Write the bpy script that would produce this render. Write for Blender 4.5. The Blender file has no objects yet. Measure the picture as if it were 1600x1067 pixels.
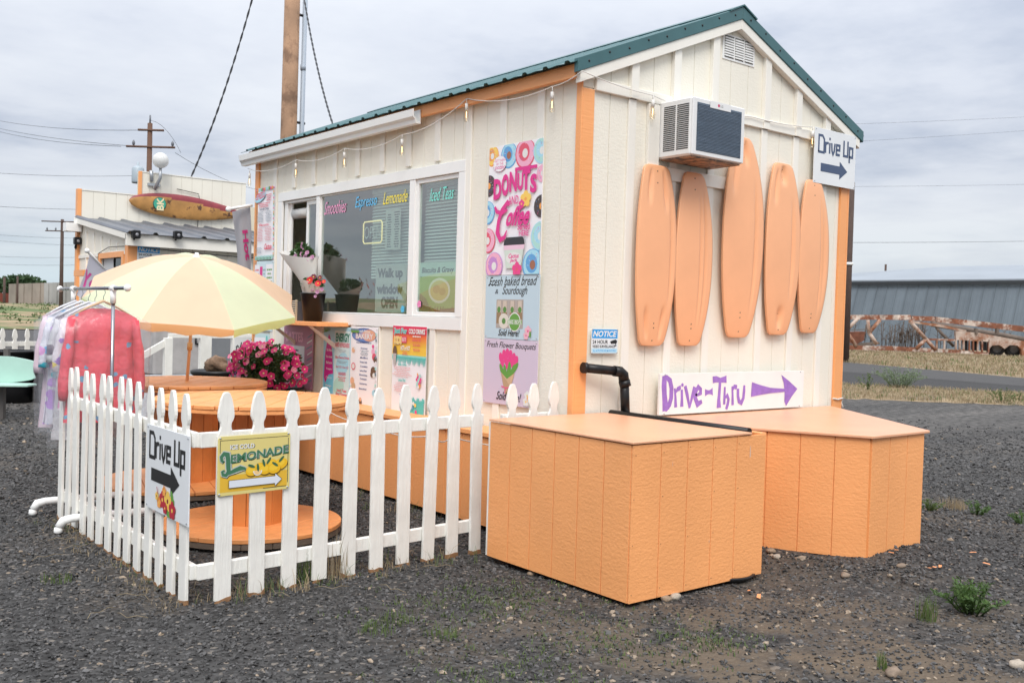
import bpy, math, random
from mathutils import Vector as V, Matrix, noise
random.seed(11)
R = math.radians
PI = math.pi
S = bpy.context.scene
COL = S.collection

# ---------------------------------------------------------------- camera, sky, sun, exposure
F, YAW, PITCH, ROLL = 1523.74, R(38.838), R(-1.478), R(1.652)
CP = V((-4.3219, -4.7215, 1.4716))
_d = V((math.cos(PITCH)*math.sin(YAW), math.cos(PITCH)*math.cos(YAW), math.sin(PITCH)))
_r = V((math.cos(YAW), -math.sin(YAW), 0)); _u = _r.cross(_d)
CR = _r*math.cos(ROLL)+_u*math.sin(ROLL); CU = -_r*math.sin(ROLL)+_u*math.cos(ROLL); CD = _d
cam = bpy.data.cameras.new('camera'); co = bpy.data.objects.new('camera', cam); COL.objects.link(co)
co.matrix_world = Matrix(((CR.x, CU.x, -CD.x, CP.x), (CR.y, CU.y, -CD.y, CP.y), (CR.z, CU.z, -CD.z, CP.z), (0, 0, 0, 1)))
cam.sensor_width = 36; cam.lens = F*36/1600; cam.clip_start = .05; cam.clip_end = 3000
cam.dof.use_dof = True; cam.dof.focus_distance = 6.0; cam.dof.aperture_fstop = 9.0
S.camera = co
S.view_settings.view_transform = 'Standard'; S.view_settings.look = 'None'
S.view_settings.gamma = 1; S.view_settings.use_curve_mapping = False
S.view_settings.exposure = 0.62
SUN_EL, SUN_AZ = R(50), R(217)            # azimuth clockwise from +Y
W = bpy.data.worlds.new('World'); S.world = W; W.use_nodes = True
def build_world():
    nt = W.node_tree; nt.nodes.clear(); n = nt.nodes.new; L = nt.links.new
    out = n('ShaderNodeOutputWorld'); bg = n('ShaderNodeBackground')
    sky = n('ShaderNodeTexSky'); sky.sky_type = 'NISHITA'; sky.sun_disc = False
    sky.sun_elevation = SUN_EL; sky.sun_rotation = SUN_AZ; sky.air_density = 1; sky.dust_density = 2
    bg.inputs[1].default_value = 0.1
    tc = n('ShaderNodeTexCoord'); sep = n('ShaderNodeSeparateXYZ'); L(tc.outputs['Generated'], sep.inputs[0])
    def mth(op, a, b=None, c=None, clamp=False):
        m = n('ShaderNodeMath'); m.operation = op; m.use_clamp = clamp
        for i, v in enumerate((a, b, c)):
            if v is None: continue
            if isinstance(v, (int, float)): m.inputs[i].default_value = v
            else: L(v, m.inputs[i])
        return m.outputs[0]
    z = mth('MAXIMUM', sep.outputs[2], 0.0)
    zz = mth('ADD', z, 0.09)
    cx = mth('DIVIDE', sep.outputs[0], zz); cy = mth('DIVIDE', sep.outputs[1], zz)
    cv = n('ShaderNodeCombineXYZ'); L(cx, cv.inputs[0]); L(cy, cv.inputs[1])
    def nz(scale, detail, rough, off):
        t = n('ShaderNodeTexNoise'); t.inputs['Scale'].default_value = scale; t.inputs['Detail'].default_value = detail
        t.inputs['Roughness'].default_value = rough
        mp = n('ShaderNodeMapping'); mp.inputs['Location'].default_value = off; L(cv.outputs[0], mp.inputs[0]); L(mp.outputs[0], t.inputs[0])
        return t.outputs['Fac']
    a = nz(.42, 7, .58, (3.1, 7.7, 0)); b = nz(1.3, 6, .6, (1, 2, 4))
    s = mth('ADD', mth('MULTIPLY', a, .72), mth('MULTIPLY', b, .28))
    cr = n('ShaderNodeValToRGB'); e = cr.color_ramp.elements
    e[0].position = .40; e[0].color = (.385, .42, .495, 1); e[1].position = .60; e[1].color = (.61, .63, .665, 1)
    x = cr.color_ramp.elements.new(.48); x.color = (.515, .54, .595, 1)
    L(s, cr.inputs[0])
    # overcast: brighter towards the zenith (CIE overcast sky)
    br = mth('ADD', mth('ADD', mth('MULTIPLY', z, .35), .84), mth('MULTIPLY', mth('MULTIPLY', z, z), 1.5))
    mx = n('ShaderNodeVectorMath'); mx.operation = 'SCALE'; L(cr.outputs[0], mx.inputs[0]); L(mth('MULTIPLY', br, 10.0), mx.inputs['Scale'])
    # thin pale gap with brighter air low over the horizon
    lowf = mth('SUBTRACT', 1.6, mth('MULTIPLY', z, 15.0), clamp=True)
    gp = nz(.16, 3, .5, (9, 1, 2)); gp = mth('MULTIPLY', mth('SUBTRACT', gp, .34), 5.0, clamp=True)
    gm = mth('MULTIPLY', mth('MULTIPLY', lowf, gp), .8)
    pale = n('ShaderNodeMixRGB'); L(gm, pale.inputs[0]); L(mx.outputs[0], pale.inputs[1]); pale.inputs[2].default_value = (4.5, 5.4, 5.9, 1)
    mixs = n('ShaderNodeMixRGB'); mixs.inputs[0].default_value = .90
    L(sky.outputs[0], mixs.inputs[1]); L(pale.outputs[0], mixs.inputs[2])
    L(mixs.outputs[0], bg.inputs[0]); L(bg.outputs[0], out.inputs[0])
build_world()
sl = bpy.data.lights.new('sun', 'SUN'); sl.energy = 1.5; sl.angle = R(28); sl.color = (1, .965, .91)
so = bpy.data.objects.new('sun', sl); COL.objects.link(so)
_sd = V((math.sin(SUN_AZ)*math.cos(SUN_EL), math.cos(SUN_AZ)*math.cos(SUN_EL), math.sin(SUN_EL)))
so.rotation_euler = _sd.to_track_quat('Z', 'Y').to_euler()

def at(x, y, ax, v):
    """photo pixel (1600 wide) -> point on the world plane axis==v"""
    d = CR*((x-800)/F)+CU*((533.5-y)/F)+CD
    return CP+d*((v-CP[ax])/d[ax])

# ---------------------------------------------------------------- materials
MATS = {}
def mat(name, col, rough=.6, metal=0, bump=0, bs=(30, 30, 30), var=0, vs=4, spots=0, spec=.5, emit=None, col2=None, c2s=3, c2t=.55, c2w=.06, ripple=0, wet=0, alpha=None, transl=0, rnd=0):
    if name in MATS: return MATS[name]
    m = bpy.data.materials.new(name); m.use_nodes = True; nt = m.node_tree; n = nt.nodes.new; L = nt.links.new
    p = nt.nodes['Principled BSDF']; p.inputs['Roughness'].default_value = rough; p.inputs['Metallic'].default_value = metal
    p.inputs['Specular IOR Level'].default_value = spec
    c = (*col, 1); p.inputs['Base Color'].default_value = c
    tc = n('ShaderNodeTexCoord'); base = None
    def rgb(v): q = n('ShaderNodeRGB'); q.outputs[0].default_value = (*v, 1); return q.outputs[0]
    def noi(scale, detail=4, vec=None, rough_=.55):
        t = n('ShaderNodeTexNoise'); t.inputs['Scale'].default_value = scale; t.inputs['Detail'].default_value = detail; t.inputs['Roughness'].default_value = rough_
        L(vec or tc.outputs['Object'], t.inputs[0]); return t.outputs['Fac']
    def mapr(f, a, b, c_, d): q = n('ShaderNodeMapRange'); L(f, q.inputs[0]); q.inputs[1].default_value = a; q.inputs[2].default_value = b; q.inputs[3].default_value = c_; q.inputs[4].default_value = d; return q.outputs[0]
    if col2 or var or spots or rnd:
        base = rgb(col)
        if col2:
            mx = n('ShaderNodeMixRGB'); L(mapr(noi(c2s, 6, rough_=.65), c2t-c2w, c2t+c2w, 0, 1), mx.inputs[0]); L(base, mx.inputs[1]); mx.inputs[2].default_value = (*col2, 1); base = mx.outputs[0]
        if var:
            mx = n('ShaderNodeHueSaturation'); L(base, mx.inputs['Color']); L(mapr(noi(vs, 5), .3, .7, 1-var, 1+var), mx.inputs['Value']); base = mx.outputs[0]
        if rnd:
            oi = n('ShaderNodeObjectInfo'); mx = n('ShaderNodeHueSaturation'); L(base, mx.inputs['Color']); L(mapr(oi.outputs['Random'], 0, 1, 1-rnd, 1+rnd), mx.inputs['Value']); base = mx.outputs[0]
        if spots:
            mx = n('ShaderNodeMixRGB'); L(mapr(noi(9, 8, rough_=.75), .68, .74, 0, spots), mx.inputs[0]); L(base, mx.inputs[1]); mx.inputs[2].default_value = (.16, .12, .09, 1); base = mx.outputs[0]
        L(base, p.inputs['Base Color'])
    h = None
    if bump or ripple:
        mp = n('ShaderNodeMapping'); mp.inputs['Scale'].default_value = bs; L(tc.outputs['Object'], mp.inputs[0])
        h = noi(1, 5, mp.outputs[0])
        if ripple:
            mp2 = n('ShaderNodeMapping'); mp2.inputs['Scale'].default_value = (13, 13, 62); L(tc.outputs['Object'], mp2.inputs[0])
            r2 = noi(1.3, 2.5, mp2.outputs[0], .5)
            a = n('ShaderNodeMath'); a.operation = 'MULTIPLY_ADD'; L(r2, a.inputs[0]); a.inputs[1].default_value = ripple; L(h, a.inputs[2]); h = a.outputs[0]
        b = n('ShaderNodeBump'); b.inputs['Strength'].default_value = max(bump, .05); b.inputs['Distance'].default_value = .01; L(h, b.inputs['Height']); L(b.outputs[0], p.inputs['Normal'])
    if emit: p.inputs['Emission Color'].default_value = (*emit[:3], 1); p.inputs['Emission Strength'].default_value = emit[3]
    if alpha is not None: p.inputs['Alpha'].default_value = alpha
    if transl:
        out = nt.nodes['Material Output']; tr = n('ShaderNodeBsdfTranslucent'); ms = n('ShaderNodeMixShader'); ms.inputs[0].default_value = transl
        if base: L(base, tr.inputs[0])
        else: tr.inputs[0].default_value = c
        L(p.outputs[0], ms.inputs[1]); L(tr.outputs[0], ms.inputs[2]); L(ms.outputs[0], out.inputs[0])
    MATS[name] = m; return m
ORC = (.86, .375, .14)
def mo(): return mat('orange_paint', ORC, .42, bump=.3, bs=(50, 50, 60), ripple=.52, var=.08, vs=1.3, spots=.10)
def mot(): return mat('orange_trim_paint', ORC, .45, bump=.25, bs=(6, 60, 60), var=.06, vs=2, spots=.45)
def mow(): return mat('orange_stained_wood', (.80, .33, .115), .5, bump=.4, bs=(5, 80, 40), var=.13, vs=5, spots=.5)
def mow2(): return mat('orange_stained_core', (.66, .235, .062), .55, bump=.3, bs=(50, 50, 4), var=.15, vs=4, spots=.6)
def mw(): return mat('cream_siding_paint', (.81, .77, .665), .5, bump=.22, bs=(60, 60, 60), ripple=.6, var=.035, vs=1.2, spots=.12)
def mt(): return mat('cream_trim_paint', (.82, .79, .715), .45, bump=.2, bs=(50, 50, 6), var=.04, vs=2, spots=.15)
def mgrv(): return mat('siding_groove_shade', (.66, .60, .46), .8)
def mpk(): return mat('white_picket_paint', (.80, .785, .73), .55, bump=.6, bs=(80, 80, 7), var=.09, vs=5, spots=.38)
def mwh(): return mat('white_vinyl', (.82, .82, .80), .35, var=.03, vs=3, spots=.06)
def mgreen(): return mat('green_metal_roofing', (.045, .125, .135), .35, spec=.5, bump=.05, var=.08, vs=6)
def mblk(): return mat('black_plastic', (.010, .010, .011), .38, bump=.1, spec=.3)
def msteel(): return mat('chrome_steel', (.30, .30, .32), .22, metal=1)
def mgal(): return mat('galvanised_steel', (.42, .44, .46), .45, metal=.7, var=.1)
def mpole(): return mat('weathered_pole_wood', (.31, .185, .11), .8, bump=.9, bs=(26, 26, 1.2), var=.25, vs=2.2, spots=.7, col2=(.17, .095, .055), c2s=2.6, c2t=.56)
def mpole2(): return mat('dark_pole_wood', (.075, .048, .038), .85, bump=.5, bs=(20, 20, 2), var=.2)
def flat(name, c, rough=.45): return mat('print_'+name, c, rough)
def mcord(): return mat('white_cord', (.72, .70, .66), .5)

def glass_mat(name, tint, refl, rough=0.0, body=0.0, bodycol=(1, 1, 1)):
    if name in MATS: return MATS[name]
    m = bpy.data.materials.new(name); m.use_nodes = True; nt = m.node_tree; nt.nodes.clear(); n = nt.nodes.new; L = nt.links.new
    o = n('ShaderNodeOutputMaterial'); t = n('ShaderNodeBsdfTransparent'); t.inputs[0].default_value = (*tint, 1)
    g = n('ShaderNodeBsdfGlossy'); g.inputs['Roughness'].default_value = rough
    lw = n('ShaderNodeFresnel'); lw.inputs[0].default_value = 1.5
    a = n('ShaderNodeMath'); a.operation = 'ADD'; a.use_clamp = True; a.inputs[1].default_value = refl; L(lw.outputs[0], a.inputs[0])
    gb = n('ShaderNodeNewGeometry'); ib = n('ShaderNodeMath'); ib.operation = 'SUBTRACT'; ib.inputs[0].default_value = 1; L(gb.outputs['Backfacing'], ib.inputs[1])
    fb = n('ShaderNodeMath'); fb.operation = 'MULTIPLY'; L(a.outputs[0], fb.inputs[0]); L(ib.outputs[0], fb.inputs[1])
    ms = n('ShaderNodeMixShader'); L(fb.outputs[0], ms.inputs[0]); L(g.outputs[0], ms.inputs[2])
    src = t.outputs[0]
    if body:
        d = n('ShaderNodeBsdfDiffuse'); d.inputs[0].default_value = (*bodycol, 1); mb = n('ShaderNodeMixShader'); mb.inputs[0].default_value = body
        L(t.outputs[0], mb.inputs[1]); L(d.outputs[0], mb.inputs[2]); src = mb.outputs[0]
        tcn = n('ShaderNodeTexCoord'); nz = n('ShaderNodeTexNoise'); nz.inputs['Scale'].default_value = 14; nz.inputs['Detail'].default_value = 4; nz.inputs['Distortion'].default_value = 1.5; L(tcn.outputs['Object'], nz.inputs[0])
        bp = n('ShaderNodeBump'); bp.inputs['Strength'].default_value = .6; bp.inputs['Distance'].default_value = .02; L(nz.outputs[0], bp.inputs['Height']); L(bp.outputs[0], g.inputs['Normal']); L(bp.outputs[0], lw.inputs['Normal'])
    L(src, ms.inputs[1]); L(ms.outputs[0], o.inputs[0]); MATS[name] = m; return m

# ---------------------------------------------------------------- object helpers
def worldoff(o):
    v = V((0, 0, 0))
    while o is not None: v += o.location; o = o.parent
    return v
def tag(o, label=None, cat=None, group=None, kind=None):
    if label: o['label'] = label
    if cat: o['category'] = cat
    if group: o['group'] = group
    if kind: o['kind'] = kind
    return o
def thing(name, label, cat, loc=(0, 0, 0), group=None):
    o = bpy.data.objects.new(name, None); COL.objects.link(o); o.location = loc; o.empty_display_size = .1
    return tag(o, label, cat, group)
class MB:
    def __init__(s): s.v = []; s.f = []; s.mi = []; s.mats = []; s.sm = []; s.smooth = False
    def m(s, mt_):
        if mt_ not in s.mats: s.mats.append(mt_)
        return s.mats.index(mt_)
    def face(s, pts, k=0):
        b = len(s.v); s.v += [V(p) for p in pts]; s.f.append(tuple(range(b, b+len(pts)))); s.mi.append(k); s.sm.append(s.smooth)
    def prism(s, O, U, Vv, N, poly, t0, t1, k=0):
        O, U, Vv, N = V(O), V(U), V(Vv), V(N); n = len(poly); b = len(s.v)
        for t in (t0, t1): s.v += [O+U*p[0]+Vv*p[1]+N*t for p in poly]
        area = sum(poly[i][0]*poly[(i+1) % n][1]-poly[(i+1) % n][0]*poly[i][1] for i in range(n))
        rev = (area < 0) != (U.cross(Vv).dot(N) < 0) 
        if t1 < t0: rev = not rev
        fs = [tuple(range(b+n-1, b-1, -1)), tuple(range(b+n, b+2*n))]+[(b+i, b+(i+1) % n, b+n+(i+1) % n, b+n+i) for i in range(n)]
        for f in fs: s.f.append(tuple(reversed(f)) if rev else f); s.mi.append(k); s.sm.append(False)
        return s
    def box(s, x0, x1, y0, y1, z0, z1, k=0):
        return s.prism((0, 0, z0), (1, 0, 0), (0, 1, 0), (0, 0, 1), [(x0, y0), (x1, y0), (x1, y1), (x0, y1)], 0, z1-z0, k)
    def tube(s, pts, r, n=8, k=0, caps=True, ry=None):
        pts = [V(p) for p in pts]; rr = r if isinstance(r, (list, tuple)) else [r]*len(pts); b = len(s.v); up = None
        for i, p in enumerate(pts):
            t = (pts[min(i+1, len(pts)-1)]-pts[max(i-1, 0)]).normalized()
            if up is None: up = V((0, 0, 1)) if abs(t.z) < .9 else V((1, 0, 0))
            a = t.cross(up).normalized(); c = a.cross(t); up = c
            for j in range(n):
                q = 2*PI*j/n; s.v.append(p+a*math.cos(q)*rr[i]+c*math.sin(q)*rr[i]*(ry or 1))
        for i in range(len(pts)-1):
            for j in range(n): s.f.append((b+i*n+j, b+i*n+(j+1) % n, b+(i+1)*n+(j+1) % n, b+(i+1)*n+j)); s.mi.append(k); s.sm.append(True)
        if caps:
            s.f.append(tuple(b+j for j in reversed(range(n)))); s.mi.append(k); s.sm.append(False)
            e = b+(len(pts)-1)*n; s.f.append(tuple(e+j for j in range(n))); s.mi.append(k); s.sm.append(False)
        return s
    def lathe(s, c, prof, n=24, k=0, axis=None, smooth=True, a0=0, a1=2*PI):
        c = V(c); A = V(axis or (0, 0, 1)).normalized(); X = A.cross(V((0, 1, 0)) if abs(A.y) < .9 else V((1, 0, 0))).normalized(); Y = A.cross(X); b = len(s.v)
        for (r, z) in prof:
            for j in range(n):
                q = a0+(a1-a0)*j/n; s.v.append(c+A*z+(X*math.cos(q)+Y*math.sin(q))*r)
        for i in range(len(prof)-1):
            for j in range(n): s.f.append((b+i*n+j, b+i*n+(j+1) % n, b+(i+1)*n+(j+1) % n, b+(i+1)*n+j)); s.mi.append(k); s.sm.append(smooth)
        return s
    def sphere(s, c, r, n=12, m_=8, k=0, sc=(1, 1, 1)):
        c = V(c); b = len(s.v)
        for i in range(m_+1):
            t = PI*i/m_
            for j in range(n): q = 2*PI*j/n; s.v.append(c+V((math.sin(t)*math.cos(q)*r*sc[0], math.sin(t)*math.sin(q)*r*sc[1], math.cos(t)*r*sc[2])))
        for i in range(m_):
            for j in range(n): s.f.append((b+i*n+j, b+(i+1)*n+j, b+(i+1)*n+(j+1) % n, b+i*n+(j+1) % n)); s.mi.append(k); s.sm.append(True)
        return s
    def build(s, name, m=None, parent=None, bevel=0, seg=1, merge=False):
        me = bpy.data.meshes.new(name); off = worldoff(parent) if parent is not None else V((0, 0, 0))
        me.from_pydata([tuple(v-off) for v in s.v], [], s.f)
        ml = m if isinstance(m, (list, tuple)) else ([m] if m else s.mats)
        for q in ml: me.materials.append(q)
        me.polygons.foreach_set('material_index', s.mi); me.polygons.foreach_set('use_smooth', s.sm); me.update()
        o = bpy.data.objects.new(name, me); COL.objects.link(o); o.parent = parent
        if bevel:
            b = o.modifiers.new('bevel', 'BEVEL'); b.width = bevel; b.segments = seg; b.limit_method = 'ANGLE'; b.angle_limit = R(40)
        return o
X_, Y_, Z_ = V((1, 0, 0)), V((0, 1, 0)), V((0, 0, 1))
def bx(name, m, parent, x0, x1, y0, y1, z0, z1, bevel=0): return MB().box(x0, x1, y0, y1, z0, z1).build(name, m, parent, bevel)
def inst(o, parent, loc=(0, 0, 0), rot=(0, 0, 0), sc=None):
    c = o.copy(); COL.objects.link(c); c.parent = parent; c.location = loc; c.rotation_euler = rot
    if sc: c.scale = sc
    return c
def copy_tree(o, parent=None):
    c = o.copy(); COL.objects.link(c); c.parent = parent
    for ch in list(o.children): copy_tree(ch, c)
    return c
def boards(parent, name, O, U, N, edges, z0, z1, t, m, gap=.004, bevel=.0012):
    """separate vertical boards between the edges (distances along U); z0, z1 numbers or functions"""
    f0 = z0 if callable(z0) else (lambda u: z0); f1 = z1 if callable(z1) else (lambda u: z1); out = []
    for a, b in zip(edges[:-1], edges[1:]):
        a2, b2 = a+gap/2, b-gap/2; top = [(b2, f1(b2))]
        for k in getattr(f1, 'knots', ()):
            if a2 < k < b2: top.append((k, f1(k)))
        top.append((a2, f1(a2)))
        out.append(MB().prism(O, U, Z_, N, [(a2, f0(a2)), (b2, f0(b2))]+top, 0, t).build(name, m, parent, bevel))
    return out

_txt = {}
def text_geo(s, bold=0):
    key = (s, bold)
    if key in _txt: return _txt[key]
    c = bpy.data.curves.new('t', 'FONT'); c.body = s; c.size = 1; c.offset = bold; c.resolution_u = 3; c.align_x = 'LEFT'
    o = bpy.data.objects.new('t', c); COL.objects.link(o)
    dg = bpy.context.evaluated_depsgraph_get(); me = bpy.data.meshes.new_from_object(o.evaluated_get(dg))
    vs = [v.co.copy() for v in me.vertices]; fs = [tuple(p.vertices) for p in me.polygons]
    bpy.data.objects.remove(o); bpy.data.curves.remove(c); bpy.data.meshes.remove(me)
    x0 = min(v.x for v in vs); x1 = max(v.x for v in vs); y0 = min(v.y for v in vs); y1 = max(v.y for v in vs)
    r = ([((v.x-x0)/(x1-x0), (v.y-y0)/(y1-y0)) for v in vs], fs); _txt[key] = r; return r
class Board:
    """flat board with print on it: u, v in metres from its lower left corner"""
    def __init__(s, name, label, cat, O, U, N, w, h, m, t=.004, group=None, up=None, screws=True, corner=0, root=None):
        s.O, s.U, s.N, s.w, s.h = V(O), V(U).normalized(), V(N).normalized(), w, h; s.V = V(up).normalized() if up else V((0, 0, 1)); s.t = t
        s.root = root if root is not None else thing(name, label, cat, s.O, group); s.parts = {}; s.lift = t+.0006
        c = corner
        poly = [(0, 0), (w, 0), (w, h), (0, h)] if not c else [(c, 0), (w-c, 0), (w, c), (w, h-c), (w-c, h), (c, h), (0, h-c), (0, c)]
        MB().prism(s.O, s.U, s.V, s.N, poly, 0, t).build('panel', m, s.root, .0008)
        if screws:
            mb = MB()
            for a, b in ((.03, .03), (.97, .03), (.03, .97), (.97, .97)):
                mb.lathe(s.O+s.U*a*w+s.V*b*h+s.N*t, [(.0, .004), (.004, .0035), (.006, 0)], 8, axis=tuple(s.N))
            mb.build('screw', mgal(), s.root)
    def P(s, u, v, l=None): return s.O+s.U*u+s.V*v+s.N*(l if l is not None else s.lift)
    def layer(s): s.lift += .00012
    def mb(s, part):
        if part not in s.parts: s.parts[part] = MB()
        return s.parts[part]
    def poly(s, part, pts, m, norm=True):
        if norm: pts = [(a*s.w, b*s.h) for a, b in pts]
        area = sum(pts[i][0]*pts[(i+1) % len(pts)][1]-pts[(i+1) % len(pts)][0]*pts[i][1] for i in range(len(pts)))
        if area < 0: pts = pts[::-1]
        mb = s.mb(part); mb.face([s.P(a, b) for a, b in pts], mb.m(m)); s.layer()
    def rect(s, part, u0, v0, u1, v1, m): s.poly(part, [(u0, v0), (u1, v0), (u1, v1), (u0, v1)], m)
    def ell(s, part, cu, cv, ru, rv, m, n=20, rot=0, clip=True, a0=0, a1=2*PI):
        pts = []
        for i in range(n if a1-a0 > 6.2 else n+1):
            q = a0+(a1-a0)*i/n; x = ru*math.cos(q); y = rv*math.sin(q)
            x, y = x*math.cos(rot)-y*math.sin(rot), x*math.sin(rot)+y*math.cos(rot)
            a = cu*s.w+x; b = cv*s.h+y
            if clip: a = min(max(a, .001), s.w-.001); b = min(max(b, .001), s.h-.001)
            pts.append((a, b))
        s.poly(part, pts, m, False)
    def stroke(s, part, pts, wd, m, norm=True):
        if norm: pts = [(p[0]*s.w, p[1]*s.h)+tuple(p[2:]) for p in pts]
        mb = s.mb(part); k = mb.m(m); n = len(pts); Lq = []; Rq = []
        for i in range(n):
            a = pts[max(i-1, 0)]; b = pts[min(i+1, n-1)]; q = pts[i]
            t0 = (q[0]-a[0], q[1]-a[1]); t1 = (b[0]-q[0], b[1]-q[1])
            if i == 0: t0 = t1
            if i == n-1: t1 = t0
            l0 = math.hypot(*t0) or 1; l1 = math.hypot(*t1) or 1; dx, dy = t0[0]/l0+t1[0]/l1, t0[1]/l0+t1[1]/l1; l = math.hypot(dx, dy) or 1
            hw = (q[2] if len(q) > 2 else wd)/2; hw /= max(abs((t0[0]*dx+t0[1]*dy)/(l0*l)), .5)
            Lq.append(s.P(q[0]-dy/l*hw, q[1]+dx/l*hw)); Rq.append(s.P(q[0]+dy/l*hw, q[1]-dx/l*hw))
        b0 = len(mb.v); mb.v += Lq+Rq
        for i in range(n-1): mb.f.append((b0+n+i, b0+n+i+1, b0+i+1, b0+i)); mb.mi.append(k); mb.sm.append(False)
        s.layer()
    def text(s, st, u0, v0, u1, v1, m, bold=0, shear=0, rise=0, arc=0, part='lettering', wave=0):
        pts, fs = text_geo(st, bold); mb = s.mb(part); k = mb.m(m); b = len(mb.v)
        w = (u1-u0)*s.w; h = (v1-v0)*s.h
        for (x, y) in pts:
            yy = y*(1+wave*(4*(x-.5)**2-.4)); mb.v.append(s.P(u0*s.w+x*w+shear*h*(y-.5), v0*s.h+yy*h+rise*s.h*x+arc*s.h*(1-4*(x-.5)**2)))
        for f in fs: mb.f.append(tuple(b+i for i in f)); mb.mi.append(k); mb.sm.append(False)
        s.layer()
    def arrow(s, u0, u1, v, th, hd, hl, m, part='arrow'):
        s.poly(part, [(u0, v-th/2), (u1-hl, v-th/2), (u1-hl, v-hd/2), (u1, v), (u1-hl, v+hd/2), (u1-hl, v+th/2), (u0, v+th/2)], m)
    def lines(s, u0, u1, v0, v1, n, m, part='print', fill=.45, seed=0, center=True):
        """fine print too small to read: broken hairlines"""
        rr = random.Random(seed+n); mb = s.mb(part); k = mb.m(m)
        for i in range(n):
            v = v1+(v0-v1)*(i+.5)/n; hh = (v1-v0)/n*fill; wdt = (u1-u0)*rr.uniform(.55, 1); a = (u0+u1)/2-wdt/2 if center else u0; e = a+wdt
            while a < e:
                l = min(rr.uniform(.012, .05)*(.6/s.w if s.w < .6 else 1), e-a)
                q = [(a, v-hh/2), (a+l, v-hh/2), (a+l, v+hh/2), (a, v+hh/2)]
                mb.face([s.P(x*s.w, y*s.h) for x, y in q], k); a += l+.012
        s.layer()
    def done(s):
        for kx, mb in s.parts.items(): mb.build(kx, None, s.root)
        return s.root

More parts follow.
